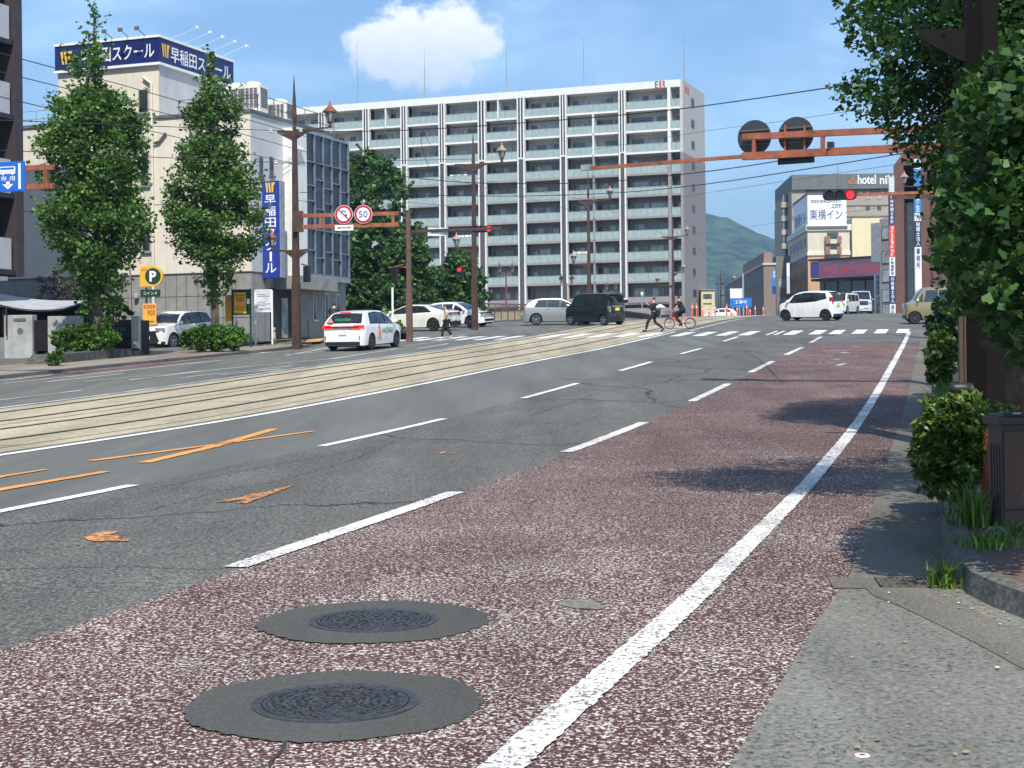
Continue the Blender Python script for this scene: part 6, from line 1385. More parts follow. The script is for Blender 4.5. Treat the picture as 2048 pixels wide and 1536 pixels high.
b = gpx(559, 686, .3, .1); t = thing('bollard', 'short cream bollard between the notice board and the spiked pole', 'bollard', b); MB().lathe([(.09, -.1), (.09, .52), (.095, .6), (.05, .62)], n=14).build('post', mat('cream_paint', (.62, .47, .28), .6), t); MB().lathe([(.097, .42), (.097, .48)], n=14).build('band', black_m, t)
pav_y = mat('tactile_yellow', (.60, .36, .10), .8); a = MB(); a.poly([gpx(x, y, 0, .118) for x, y in ((598, 686), (650, 681), (640, 688), (606, 690))]); struct(a.build('tactile_paving', pav_y))
b = G(785, 645); b = P(785, 645, 80); t = thing('thin_white_post', 'thin white post standing before the big green tree', 'post', (b.x, b.y, zg(b.x, b.y))); MB().tube([(0, 0, -.2), (0, 0, P(785, 575, 80).z-zg(b.x, b.y))], .06, 8).build('post', sign_white, t)
b = P(524, 660, 66); 
# corner stone posts of the bridge and railing
rail_b = mat('bridge_rail_brown', (.13, .085, .065), .6, .1, var=.2); stone_t = mat('bridge_stone', (.42, .33, .22), .8, var=.15, vs=2)
def fence(p0, p1, Y0, Y1, h, label, panel=True, n=None, m_=None):
    a = P(*p0, Y0); b = P(*p1, Y1); t = thing('bridge_railing', label, 'railing', a, group='brown railings along the river'); d = b-a
    MB().bar((0, 0, h), d+Vector((0, 0, h)), .14, .12).build('top_rail', m_ or rail_b, t); MB().bar((0, 0, .06), d+Vector((0, 0, .06)), .2, .12).build('base_rail', kerb_m, t)
    n = n or max(2, int(d.length/.75))
    for k in range(n+1): q = d*(k/n); MB().bar(q, q+Vector((0, 0, h)), .09, .09).build('post', rail_b, t)
    if panel: MB().bar(Vector((0, .08, h*.5)), d+Vector((0, .08, h*.5)), .03, h*.72).build('panel', stone_t, t)
fence((975, 646), (1068, 641), 103, 108, .95, 'tan panelled brown railing left of the silver car')
fence((846, 628), (1072, 632), 124, 132, .95, 'brown open railing behind the two white cars', False)
fence((1246, 636), (1300, 647), 120, 100, .55, 'low brown railing sloping down right of the black van', False)
for k, (px, w) in enumerate(((810, 5), (840, 24))): b = P(px, 655, 100); o = MB().box((0, 0, -.5), (w*.033, .3, 1.85)).box((0, 0, 1.35), (w*.036, .36, .12)).build('stone_pier', mat('pier_white', (.62, .56, .47), .8), loc=(b.x, b.y, zg(b.x, b.y))); tag(o, ('slim cream stone post left of the plain brown pole', 'wide cream stone pier right of the plain brown pole')[k], 'pier')
# twin lantern posts on the bridge
tpost = mat('red_brown_post', (.20, .085, .06), .5, .2)
for i, (px, Y, yt) in enumerate(((1012, 112, 522), (1133, 130, 545), (1222, 150, 562))):
    b = P(px, 600, Y); zb = zg(b.x, b.y); t = thing('twin_lantern_post', ('reddish post with clustered lanterns above the bridge railing, nearest', 'post with clustered lanterns just above the silver car', 'post with clustered lanterns above the black van roof')[i], 'lamp post', (b.x, b.y, zb), 0, 'clustered lantern posts on the bridge'); zt = P(px, yt, Y).z-zb
    MB().tube([(0, 0, -1), (0, 0, zt-.9)], [.09, .06], 8).build('post', tpost, t); MB().bar((-.5, 0, zt-1.05), (.5, 0, zt-1.05), .06, .07).build('cross_arm', tpost, t)
    for x in (-.45, .45): lantern(t, (x, 0, zt-1.0), .85, brown_m)
for i, (px, Y, yt) in enumerate(((1284, 130, 584), (1320, 112, 609))):
    b = P(px, 640, Y); zb = zg(b.x, b.y); t = thing('path_lamp', ('small white lamp post behind the walking man', 'low mushroom lamp with white cap left of the cyclist')[i], 'lamp', (b.x, b.y, zb)); zt = P(px, yt, Y).z-zb
    MB().tube([(0, 0, -.8), (0, 0, zt-.3)], .05, 8).build('post', grey_m, t); MB().lathe([(.06, zt-.35), (.42 if i else .13, zt-.22), (.1, zt)], n=14).build('cap', sign_white, t)
# orange delineator posts and barriers
org = mat('delineator_orange', (.80, .13, .06), .5, var=.05)
dl = [(1393, 607, 636), (1405, 612, 637), (1418, 617, 637), (1430, 610, 636), (1453, 608, 635), (1462, 618, 636), (1474, 613, 635), (1493, 609, 633), (1500, 618, 634), (1510, 612, 633), (1526, 613, 632), (1384, 606, 637)]
for i, (px, yt, yb) in enumerate(dl):
    Y = 118+i*1.5; b = P(px, yb, Y); zb = zg(b.x, b.y); hh = P(px, yt, Y).z-P(px, yb, Y).z; t = thing('delineator_post', 'orange flexible road post in the row before the small cream building', 'road post', (b.x, b.y, P(px, yb, Y).z), group='orange road posts at the crest')
    MB().lathe([(.13, 0), (.13, .05), (.055, .09), (.05, hh), (.02, hh+.02)], n=10).build('post', org, t); MB().lathe([(.056, hh*.7), (.056, hh*.82)], n=10).build('band', sign_white, t)
a = MB(); 
for (p0, p1) in (((1384, 639), (1500, 634)), ((1500, 634), (1540, 631))): ribbon(a, [G(*p0), G(*p1)], .25, .05)
struct(a.build('kerb_line', sign_white))
# ================================================================ VEHICLES
tyre = mat('tyre', (.012, .012, .013), .8, var=.2, vs=20); rim_m = mat('alloy', (.42, .42, .44), .3, .8); rim_d = mat('alloy_dark', (.10, .10, .105), .35, .7)
car_glass = mat('car_glass', (.012, .016, .020), .04, var=.3, spec=1.); tail_m = mat('tail_lamp', (.32, .008, .01), .15, coat=.5); tail_lit = mat('tail_lamp_lit', (.5, .01, .01), .2, emit=(1, .04, .02, .9)); head_m = mat('head_lamp', (.35, .38, .40), .08, .3, spec=1.); trim_m = mat('car_trim', (.015, .015, .017), .5); chrome = mat('chrome', (.6, .6, .62), .15, .9)
plate_w = mat('plate_white', (.75, .77, .72), .4); plate_y = mat('plate_yellow', (.80, .58, .04), .4); under_m = mat('underbody', (.008, .008, .009), .9)
def paintm(n, c, metal=0.): return mat(n, c, .28, metal, var=.015, coat=.8)
def car(name, label, ref, head, Ln, Wd, H, paint, hi, belt, wb, fo, wr=.31, sills=.20, win=(), dk_wins=(), roofw=.74, nose=.30, tail=.16, wscreen=None, rscreen=None, plate='w', plate_z=.55, lamps='', grp=None, rims=None, body2=None, handles=(), fplate=False, tailbox=None, headbox=None, at_xy=None, kei=False, belt_slope=0., bumper_dark=False, extra=None, tw=.2):
    """x forward, origin on the ground at the middle; hi = upper outline (x from the tail 0..1, z)"""
    if at_xy is None: g_ = G(*ref[:2])
    else: g_ = Vector(at_xy)
    f2 = Vector((math.cos(head), math.sin(head), 0)); sx, sy, side = (ref[2], ref[3], 0) if len(ref) > 3 else (0, 0, 0)
    c2 = g_-f2*sx-Vector((-math.sin(head), math.cos(head), 0))*sy
    za, zb = zg(*(c2+f2*wb/2)[:2]), zg(*(c2-f2*wb/2)[:2]); lf = Vector((-math.sin(head), math.cos(head), 0)); zl, zr_ = zg(*(c2+lf*.7)[:2]), zg(*(c2-lf*.7)[:2])
    fx = Vector((f2.x, f2.y, (za-zb)/wb)).normalized(); ly = Vector((lf.x, lf.y, (zl-zr_)/1.4)).normalized(); up = fx.cross(ly).normalized(); ly = up.cross(fx)
    t = thing(name, label, 'car', group=grp); t.matrix_world = Matrix(((fx.x, ly.x, up.x, c2.x), (fx.y, ly.y, up.y, c2.y), (fx.z, ly.z, up.z, (za+zb)/2+.012), (0, 0, 0, 1)))
    xr_, xf_ = -wb/2, wb/2; x_f = xf_+fo; x_r = x_f-Ln; hw = Wd/2
    hp = [(x_r+a*Ln, z) for a, z in hi]
    def Hi(x):      # smooth interpolation
        pts = hp
        if x <= pts[0][0]: return pts[0][1]
        for i in range(len(pts)-1):
            if x <= pts[i+1][0]:
                a, b = pts[i], pts[i+1]; q = (x-a[0])/(b[0]-a[0]); pm = pts[max(0, i-1)]; pn = pts[min(len(pts)-1, i+2)]
                m0 = (b[1]-pm[1])/max(1e-4, b[0]-pm[0])*(b[0]-a[0]); m1 = (pn[1]-a[1])/max(1e-4, pn[0]-a[0])*(b[0]-a[0]); lin = (b[1]-a[1])
                m0 = max(-3*abs(lin), min(3*abs(lin), m0)); m1 = max(-3*abs(lin), min(3*abs(lin), m1))
                return a[1]*(2*q**3-3*q*q+1)+m0*(q**3-2*q*q+q)+b[1]*(-2*q**3+3*q*q)+m1*(q**3-q*q)
        return pts[-1][1]
    def Lo(x):
        z = sills+.02*abs(x)/Ln
        for xw in (xr_, xf_):
            d = abs(x-xw); R_ = wr+.05
            if d < R_: z = max(z, wr+math.sqrt(max(0, R_*R_-d*d)))
        if x > x_f-.3: z += (x-(x_f-.3))*.15
        return z
    def belt_z(x): return belt+belt_slope*(-(x)/Ln)
    def Wf(x, z):
        w = hw*(1-.035*abs((z-.62)/.5)**1.6 if z < belt_z(x) else .965)
        e = (x-x_r)/Ln; 
        df = max(0., (x-(x_f-nose*2))/(nose*2)); dr = max(0., ((x_r+tail*2)-x)/(tail*2))
        w *= 1-.30*df**2.6-.16*dr**2.6
        if z > belt_z(x): 
            q = (z-belt_z(x))/max(.15, H-belt_z(x)); w *= 1-(1-roofw)*min(1.1, q)**1.15
        return w
    N_ = 90; xs = [x_r+Ln*i/N_ for i in range(N_+1)]; ns = 12; nt_ = 6; vs = []; fs = []
    for x in xs:
        lo, hi_ = Lo(x), max(Lo(x)+.02, Hi(x)); ring = []
        for j in range(ns+1):
            q = j/ns; z = lo+(hi_-.035-lo)*q; ring.append((x, Wf(x, z), z))
        wt = Wf(x, hi_-.03)-.03
        for j in range(nt_+1):
            u = 1-2*j/nt_; ring.append((x, wt*u, hi_-.012*u*u*2))
        for j in range(ns, -1, -1): v = ring[j]; ring.append((x, -v[1], v[2])) if False else None
        ring += [(x, -ring[j][1], ring[j][2]) for j in range(ns, -1, -1)]
        vs += ring
    n = len(vs)//(N_+1)
    for i in range(N_):
        for j in range(n-1): fs.append((i*n+j, (i+1)*n+j, (i+1)*n+j+1, i*n+j+1))
    fs.append(tuple(range(n))); fs.append(tuple(N_*n+j for j in reversed(range(n))))
    b = MB().add(vs, fs).build('body', paint, t, smooth=True, fixn=True); 
    m_ = b.modifiers.new('e', 'EDGE_SPLIT'); m_.split_angle = rad(38)
    MB().bb(x_r+.12, x_f-.15, -hw*.80, hw*.80, sills-.04, belt-.12).build('underbody', under_m, t)
    # side glass
    def pane(poly, sgn, m__, nm, off=.012):
        M_ = MB(); pts = []
        for i, (x, z) in enumerate(poly):
            x2, z2 = poly[(i+1) % len(poly)]
            for k in range(4): q = k/4; pts.append((x+(x2-x)*q, z+(z2-z)*q))
        cx_ = sum(p[0] for p in pts)/len(pts); cz_ = sum(p[1] for p in pts)/len(pts)
        V = [(x, sgn*(Wf(x, z)+off), z) for x, z in pts]; V.append((cx_, sgn*(Wf(cx_, cz_)+off), cz_)); k = len(pts)
        M_.add(V, [((i, (i+1) % k, k) if sgn < 0 else ((i+1) % k, i, k)) for i in range(k)]); return M_.build(nm, m__, t)
    for sgn in (-1, 1):
        for poly in win:
            P_ = [(x_r+a*Ln, min(z if z > 0 else 9, Hi(x_r+a*Ln)-.085)) for a, z in poly]; pane(P_, sgn, car_glass, 'side_window')
        for poly in dk_wins: pane([(x_r+a*Ln, min(z, Hi(x_r+a*Ln)-.06)) for a, z in poly], sgn, trim_m, 'window_trim', .006)
        for a, z in handles: x = x_r+a*Ln; MB().box((x, sgn*(Wf(x, z)+.01), z), (.16, .03, .03)).build('door_handle', paint, t)
        # door seams
        for a in (.33, .53, .72): x = x_r+a*Ln; MB().tube([(x, sgn*(Wf(x, .34)+.001), .34), (x, sgn*(Wf(x, .6)+.001), .6), (x, sgn*(Wf(x, belt)+.001), belt_z(x))], .006, 4).build('door_seam', trim_m, t)
        MB().box((x_f-Ln*(1-.0)*.0-Ln*(1-(wscreen or (.7, .8))[1])-.12, sgn*(hw+.08), belt+.02), (.12, .17, .12), top=.8).build('wing_mirror', paint, t, bevel=.02)
    def strip(x0, x1, inset, m__, nm, off=.012, zmin=0):
        M_ = MB(); V = []; k = 10
        for i in range(k+1):
            x = x_r+(x0+(x1-x0)*i/k)*Ln; z = Hi(x); d = (Hi(x+.02)-Hi(x-.02))/.04; nrm = Vector((-d, 0, 1)).normalized(); w = Wf(x, z-.03)-inset
            for j in range(5): u = 1-j/2; V.append(Vector((x, w*u, z-.024*u*u))+nrm*off)
        M_.add(V, [(i*5+j, i*5+j+1, (i+1)*5+j+1, (i+1)*5+j) for i in range(k) for j in range(4)]); return M_.build(nm, m__, t, smooth=True, fixn=True)
    if wscreen: strip(*wscreen, .07, car_glass, 'windscreen')
    if rscreen: strip(*rscreen, .09, car_glass, 'rear_window')
    # wheels
    for xw in (xr_, xf_):
        for sgn in (-1, 1):
            yw = sgn*(hw-.115); R_ = Matrix.Rotation(rad(90), 3, 'X'); w = bpy.data.objects.new('wheel', None)
            o = MB().lathe([(wr*.62, -.10), (wr*.93, -.105), (wr, -.07), (wr, .07), (wr*.93, .105), (wr*.62, .10)], (xw, yw, wr), 28, R=R_).build('wheel', tyre, t, smooth=False)
            m = MB(); yo = yw+sgn*.085; m.lathe([(wr*.16, -.025), (wr*.16, .025)], (xw, yo, wr), 14, R=R_); m.lathe([(wr*.60, -.02), (wr*.67, -.02), (wr*.67, .02), (wr*.60, .02)], (xw, yo, wr), 28, R=R_)
            m.lathe([(wr*.61, -.02), (wr*.61, -.015)], (xw, yo-sgn*.03, wr), 20, mi=1, R=R_)
            for k in range(5):
                a = 2*math.pi*k/5+.3+xw; m.bar((xw+math.cos(a)*wr*.1, yo+sgn*.012, wr+math.sin(a)*wr*.1), (xw+math.cos(a)*wr*.63, yo+sgn*.012, wr+math.sin(a)*wr*.63), .022, wr*.17)
            m.build('rim', [rims or rim_m, under_m], o)
    # ends
    def endbox(x0, y0, y1, z0, z1, m__, nm, d=.06, front=True, sgns=(-1, 1)):
        for s in sgns:
            ya, yb = sorted((s*y0, s*y1)); xc = x0; M_ = MB(); k = 6; V = []
            for i in range(k+1):
                y = ya+(yb-ya)*i/k
                # find x where body half width at this height equals |y|
                lo_, hi2 = (x0-.9, x0) if front else (x0, x0+.9); zz_ = (z0+z1)/2
                xx = x0
                for it in range(6):
                    if Wf(xx, zz_) >= abs(y): break
                    xx += -.02 if front else .02
                e = .014 if front else -.014
                V += [(xx+e, y, z0), (xx+e, y, z1), (xx+e-(d if front else -d), y, z0), (xx+e-(d if front else -d), y, z1)]
            F_ = []
            for i in range(k): a = 4*i; F_ += [(a, a+4, a+5, a+1), (a+2, a+3, a+7, a+6), (a+1, a+5, a+7, a+3), (a, a+2, a+6, a+4)]
            F_ += [(0, 1, 3, 2), (4*k, 4*k+2, 4*k+3, 4*k+1)]
            M_.add(V, F_).build(nm, m__, t, fixn=True)
    if tailbox: endbox(x_r, *tailbox[:4], tailbox[4] if len(tailbox) > 4 else tail_m, 'tail_lamp', front=False)
    if headbox: endbox(x_f, *headbox[:4], head_m, 'head_lamp', front=True)
    if plate: MB().bb(x_r-.03, x_r, -.165, .165, plate_z, plate_z+.165).build('number_plate', plate_w if plate == 'w' else plate_y, t)
    if fplate: MB().bb(x_f-.0, x_f+.03, -.165, .165, .42, .585).build('number_plate', plate_w, t)
    if bumper_dark:
        for fr_, x0 in ((False, x_r), (True, x_f)): endbox(x0, 0, hw*.9, sills+.0, sills+.16, trim_m, 'lower_bumper', .1, fr_)
    if extra: extra(t, x_r, x_f, hw, Wf, Hi, endbox, strip, pane, Ln)
    return t
HEAD_ROAD = math.atan2(C_, S_)
white = paintm('pearl_white', (.78, .78, .77)); blackp = paintm('gloss_black', (.006, .009, .009)); silver = paintm('silver_paint', (.34, .35, .36), .5); gold = paintm('gold_paint', (.30, .24, .13), .4)
hatch_hi = [(0, .55), (.012, .95), (.05, 1.10), (.10, 1.30), (.17, 1.47), (.30, 1.545), (.45, 1.55), (.55, 1.50), (.66, 1.30), (.77, 1.02), (.88, .93), (.96, .80), (.99, .62), (1., .50)]
hatch_win = [[(.185, 1.06), (.34, 1.04), (.35, 1.44), (.24, 1.42)], [(.355, 1.04), (.515, 1.01), (.52, 1.44), (.365, 1.44)], [(.53, 1.01), (.70, .99), (.66, 1.18), (.555, 1.40)]]
# driving school hatchback
def school_extra(t, x_r, x_f, hw, Wf, Hi, endbox, strip, pane, Ln):
    MB().bb(x_r-.025, x_r+.02, -hw*.80, hw*.80, .89, .965).build('lamp_bar', tail_m, t)
    MB().bb(x_r-.02, x_r+.1, -hw*.82, hw*.82, .22, .36).build('diffuser', trim_m, t)
    MB().bb(x_r+.34, x_r+.39, -.22, .22, 1.46, 1.50).build('brake_light', tail_lit, t)
    for s in (-1, 1): MB().bb(x_r-.005, x_r+.04, s*hw*.80-.02, s*hw*.80+.02, .42, .60).build('reflector', tail_m, t)
    gsign = mat('school_green', (.01, .30, .12), .5); pinkm = mat('school_pink', (.75, .22, .20), .5)
    x = x_r+Ln*.50; o = text('HOSEI', gsign, t, (x+.30, -(hw+.012), .72), (1, 0, 0), (0, 0, 1), .20, 1.15, off=.012, bold=.02)
    xp = x_r+Ln*.40-.1; MB().prism([(xp-.14, -(hw+.005), .45), (xp+.14, -(hw+.005), .45), (xp+.05, -(hw-.01), 1.0), (xp-.05, -(hw-.01), 1.0)], .015, (0, -1, 0)).build('pink_mark', pinkm, t, fixn=True)
    q = x_r+.235; MB().prism([(x_r+.04, .38, 1.10), (x_r+.04, .62, 1.10), (x_r+.115, .50, 1.28)], .012, (-1, 0, .35)).build('pink_mark', pinkm, t, fixn=True)
    o = text('HOSEI', gsign, t, (x_r+.095, -.02, 1.20), (0, -1, 0), (.38, 0, 1), .09, .62, off=.03, bold=.02)
hd = rad(72.5)
car('driving_school_car', 'white driving school hatchback with green lettering and lit tail lamps, driving away', (742, 700.5, -1.29, -.83), hd, 4.30, 1.78, 1.55, white, hatch_hi, 1.0, 2.58, .86, .32, win=hatch_win, dk_wins=[[(.17, 1.03), (.72, .97), (.66, 1.24), (.55, 1.45), (.36, 1.49), (.22, 1.45)]], wscreen=(.575, .745), rscreen=(.035, .155), plate='w', plate_z=.62, tailbox=(hw0 := .48, .86, .86, 1.0, tail_lit), headbox=(.5, .8, .66, .80), extra=school_extra, handles=((.36, .90), (.56, .88)), rims=rim_d, nose=.34, tail=.2)
# black box van
box_hi = [(0, .55), (.006, 1.2), (.03, 1.60), (.07, 1.755), (.25, 1.79), (.55, 1.79), (.72, 1.74), (.80, 1.50), (.865, 1.14), (.93, 1.03), (.985, .88), (1., .55)]
box_win = [[(.08, 1.10), (.265, 1.10), (.265, 1.62), (.09, 1.60)], [(.285, 1.10), (.52, 1.08), (.52, 1.63), (.285, 1.63)], [(.54, 1.08), (.74, 1.06), (.70, 1.62), (.54, 1.63)], [(.75, 1.06), (.83, 1.05), (.765, 1.45), (.745, 1.50)]]
def box_extra(t, x_r, x_f, hw, Wf, Hi, endbox, strip, pane, Ln):
    MB().bb(x_r-.012, x_r+.03, -hw*.72, hw*.72, 1.12, 1.60).build('rear_window', car_glass, t)
    MB().bb(x_r-.03, x_r, -hw*.62, hw*.62, 1.02, 1.07).build('chrome_strip', chrome, t); MB().bb(x_r-.05, x_r+.1, -hw*.6, hw*.6, 1.70, 1.745).build('spoiler', blackp, t)
car('box_van', 'glossy black box shaped small van with yellow plate turning across the junction', (1207, 651, -1.25, .66), math.pi-rad(46), 3.40, 1.475, 1.79, blackp, box_hi, 1.03, 2.52, .46, .29, win=box_win, wscreen=(.74, .86), plate='y', plate_z=.80, tailbox=(.54, .70, .72, 1.05, chrome), headbox=(.42, .66, .70, .86), extra=box_extra, nose=.10, tail=.08, roofw=.86, handles=((.30, .95), (.56, .95)))
# white small hatch turning (black roof stripe over glass, dark bumper)
kei_hi = [(0, .55), (.008, 1.02), (.03, 1.22), (.07, 1.50), (.14, 1.60), (.35, 1.64), (.55, 1.62), (.68, 1.50), (.80, 1.20), (.86, 1.06), (.95, .93), (.99, .75), (1., .5)]
kei_win = [[(.13, 1.22), (.30, 1.09), (.30, 1.48), (.16, 1.44)], [(.315, 1.08), (.50, 1.03), (.50, 1.50), (.315, 1.49)], [(.515, 1.03), (.76, .99), (.66, 1.42), (.515, 1.50)]]
def kei_extra(t, x_r, x_f, hw, Wf, Hi, endbox, strip, pane, Ln):
    MB().bb(x_r-.005, x_r+.05, -hw*.66, hw*.66, 1.08, 1.40).build('rear_window', car_glass, t); MB().bb(x_r-.0, x_r+.3, -hw*.66, hw*.66, 1.53, 1.56).build('spoiler', trim_m, t)
car('small_hatchback', 'white small hatchback with yellow plate turning left across the junction centre', (1652, 641.5, -1.245, .62), math.pi-rad(40), 3.40, 1.475, 1.64, white, kei_hi, 1.0, 2.49, .50, .30, win=kei_win, dk_wins=[[(.10, 1.20), (.30, 1.05), (.50, 1.0), (.79, .97), (.69, 1.47), (.5, 1.55), (.30, 1.54), (.13, 1.50)]], wscreen=(.66, .83), plate='y', plate_z=.78, tailbox=(.55, .70, .92, 1.28), headbox=(.42, .66, .66, .84), extra=kei_extra, nose=.14, tail=.10, roofw=.82, bumper_dark=True, rims=rim_d)
# silver crossover
car('silver_hatchback', 'silver hatchback crossing behind the black van', (1073, 650.5, -1.25, -.8), rad(-2), 4.25, 1.76, 1.54, silver, hatch_hi, 1.0, 2.55, .86, .33, win=hatch_win, dk_wins=[[(.17, 1.03), (.72, .97), (.66, 1.24), (.55, 1.45), (.36, 1.49), (.22, 1.45)]], wscreen=(.575, .745), rscreen=(.035, .155), tailbox=(.55, .86, .88, 1.02), headbox=(.5, .8, .66, .80), handles=((.36, .90), (.56, .88)))
# white sedan/liftback heading left and white hatch facing right
lift_hi = [(0, .60), (.01, .98), (.06, 1.08), (.16, 1.20), (.30, 1.37), (.45, 1.43), (.56, 1.41), (.68, 1.22), (.79, .98), (.90, .84), (.97, .70), (1., .5)]
lift_win = [[(.24, 1.03), (.40, .99), (.41, 1.33), (.32, 1.27)], [(.415, .99), (.55, .96), (.56, 1.34), (.425, 1.34)], [(.565, .96), (.73, .93), (.68, 1.12), (.58, 1.33)]]
def lift_extra(t, x_r, x_f, hw, Wf, Hi, endbox, strip, pane, Ln):
    MB().bb(x_r-.015, x_r+.1, -hw*.82, hw*.82, .24, .50).build('rear_bumper', trim_m, t); MB().bb(x_r-.02, x_r+.03, -hw*.8, hw*.8, .92, .97).build('lamp_bar', tail_m, t)
car('liftback_car', 'cream white low liftback heading left behind the green shirted walker', (867, 662, -1.37, .80), math.pi-rad(22), 4.60, 1.78, 1.43, paintm('cream_white', (.74, .72, .66)), lift_hi, .96, 2.75, .93, .34, win=lift_win, dk_wins=[[(.22, 1.01), (.75, .91), (.69, 1.14), (.57, 1.37), (.42, 1.38), (.32, 1.33)]], wscreen=(.60, .77), rscreen=(.06, .27), tailbox=(.5, .86, .86, .98), headbox=(.5, .8, .62, .74), extra=lift_extra, rims=rim_d)
def polo_extra(t, x_r, x_f, hw, Wf, Hi, endbox, strip, pane, Ln):
    endbox(x_f, 0, .62, .66, .72, trim_m, 'grille', .05, True); endbox(x_f, 0, .6, .34, .46, trim_m, 'lower_grille', .05, True)
    text('HOSEI', mat('school_green', (0, 0, 0)), t, (.35, -(hw+.012), .74), (1, 0, 0), (0, 0, 1), .16, .8, off=.012)
car('small_white_car', 'white hatchback facing right with silver wheels, beyond the cream white liftback', (941, 654.5, 1.27, -.8), rad(-24), 4.05, 1.75, 1.45, white, [(a, z*.94) for a, z in hatch_hi], .95, 2.55, .80, .32, win=[[(a, z*.93) for a, z in w] for w in hatch_win], wscreen=(.575, .745), rscreen=(.035, .155), tailbox=(.55, .86, .80, .95), headbox=(.42, .80, .60, .72), extra=polo_extra, nose=.25)
# parked SUV
suv_hi = [(0, .6), (.012, 1.05), (.05, 1.22), (.10, 1.45), (.20, 1.58), (.40, 1.62), (.52, 1.60), (.62, 1.45), (.72, 1.14), (.78, 1.07), (.92, 1.00), (.98, .90), (1., .6)]
suv_win = [[(.13, 1.14), (.30, 1.10), (.30, 1.50), (.18, 1.48)], [(.315, 1.10), (.48, 1.07), (.49, 1.52), (.315, 1.51)], [(.495, 1.07), (.70, 1.04), (.62, 1.36), (.54, 1.50)]]
def suv_extra(t, x_r, x_f, hw, Wf, Hi, endbox, strip, pane, Ln):
    m = MB(); m.add([(x_f+.02, -.42, .80), (x_f+.02, .42, .80), (x_f+.02, .62, .36), (x_f+.02, -.62, .36), (x_f-.1, -.42, .80), (x_f-.1, .42, .80), (x_f-.1, .62, .36), (x_f-.1, -.62, .36)], [(0, 1, 2, 3), (4, 7, 6, 5), (0, 4, 5, 1), (1, 5, 6, 2), (2, 6, 7, 3), (3, 7, 4, 0)]); m.build('grille', trim_m, t)
    endbox(x_f, .0, .80, .24, .34, trim_m, 'lower_bumper', .1, True)
    for s in (-1, 1): MB().bb(-1.3, .9, s*(hw*.70)-.02, s*(hw*.70)+.02, 1.60, 1.635).build('roof_rail', chrome, t)
c_ = P(352, 660, 67.5)
car('parked_suv', 'white sport utility car parked nose out between the two ginkgos', (0, 0), math.atan2(-.90, -.42), 4.0, 1.70, 1.62, white, suv_hi, 1.04, 2.52, .74, .34, win=suv_win, dk_wins=[[(.11, 1.10), (.72, 1.02), (.63, 1.42), (.54, 1.55), (.3, 1.56), (.16, 1.53)]], wscreen=(.60, .74), rscreen=(.03, .09), tailbox=(.5, .8, .95, 1.1), headbox=(.46, .82, .80, .93), extra=suv_extra, fplate=True, at_xy=(c_.x, c_.y, 0), nose=.22)
c_ = P(447, 660, 73)
car('parked_van', 'silver van parked behind the second ginkgo and its boards', (0, 0), math.atan2(-.80, -.6), 4.2, 1.70, 1.70, paintm('pale_blue_silver', (.45, .52, .56), .3), [(a, z*.97) for a, z in box_hi], 1.05, 2.6, .70, .32, win=box_win, wscreen=(.74, .86), headbox=(.42, .75, .72, .88), at_xy=(c_.x, c_.y, 0), nose=.15, tail=.1)
# oncoming vans at the crest
def vface(t, x_r, x_f, hw, Wf, Hi, endbox, strip, pane, Ln):
    MB().bb(x_f-.02, x_f+.015, -hw*.62, hw*.62, .74, 1.06).build('grille', mat('van_grille', (.05, .04, .042), .3), t); MB().bb(x_f, x_f+.02, -hw*.7, hw*.7, .40, .50).build('chrome_bar', chrome, t)
c_ = P(1721, 630, 128)
car('silver_minivan', 'silver minivan with a dark grille waiting at the crest', (0, 0), HEAD_ROAD+math.pi+rad(4), 4.7, 1.72, 1.95, paintm('van_silver', (.62, .63, .65), .2), [(a, z*1.08) for a, z in box_hi], 1.12, 2.85, .80, .34, win=[[(a, z*1.06) for a, z in w] for w in box_win], wscreen=(.745, .87), headbox=(.50, .80, .80, .98), extra=vface, fplate=True, at_xy=(c_.x, c_.y, 0), nose=.12, tail=.1, roofw=.84, grp=None)
def cface(t, x_r, x_f, hw, Wf, Hi, endbox, strip, pane, Ln):
    endbox(x_f, .0, .50, .42, .66, trim_m, 'grille', .05, True); endbox(x_f, .0, .75, .24, .34, trim_m, 'lower_bumper', .06, True)
c_ = P(1684, 630, 122)
car('white_minivan', 'white minivan partly hidden behind the turning small hatchback', (0, 0), HEAD_ROAD+math.pi-rad(14), 4.26, 1.70, 1.68, white, [(a, z*.94) for a, z in box_hi], 1.02, 2.75, .75, .31, win=[[(a, z*.94) for a, z in w] for w in box_win], wscreen=(.70, .87), headbox=(.46, .82, .66, .84), extra=cface, at_xy=(c_.x, c_.y, 0), nose=.28, tail=.1, roofw=.84)
# gold box car at the right, half hidden by bushes
def gold_extra(t, x_r, x_f, hw, Wf, Hi, endbox, strip, pane, Ln):
    endbox(x_f, .0, .66, .24, .42, trim_m, 'lower_bumper', .14, True)
car('gold_box_car', 'beige gold box shaped small car with black bumper, half hidden by bushes', (1829, 648, 1.25, .66), math.pi-rad(8), 3.40, 1.475, 1.78, gold, box_hi, 1.05, 2.49, .46, .29, win=box_win, wscreen=(.74, .86), headbox=(.40, .69, .76, .98), extra=gold_extra, nose=.09, tail=.08, roofw=.87, rims=rim_d)
c_ = P(1440, 634, 170)
car('distant_car', 'small white car seen over the orange posts at the crest', (0, 0), rad(172), 4.0, 1.7, 1.45, paintm('far_white', (.72, .66, .62)), [(a, z*.94) for a, z in hatch_hi], .95, 2.5, .8, .3, win=hatch_win, wscreen=(.575, .745), rscreen=(.035, .155), at_xy=(c_.x, c_.y, 0))

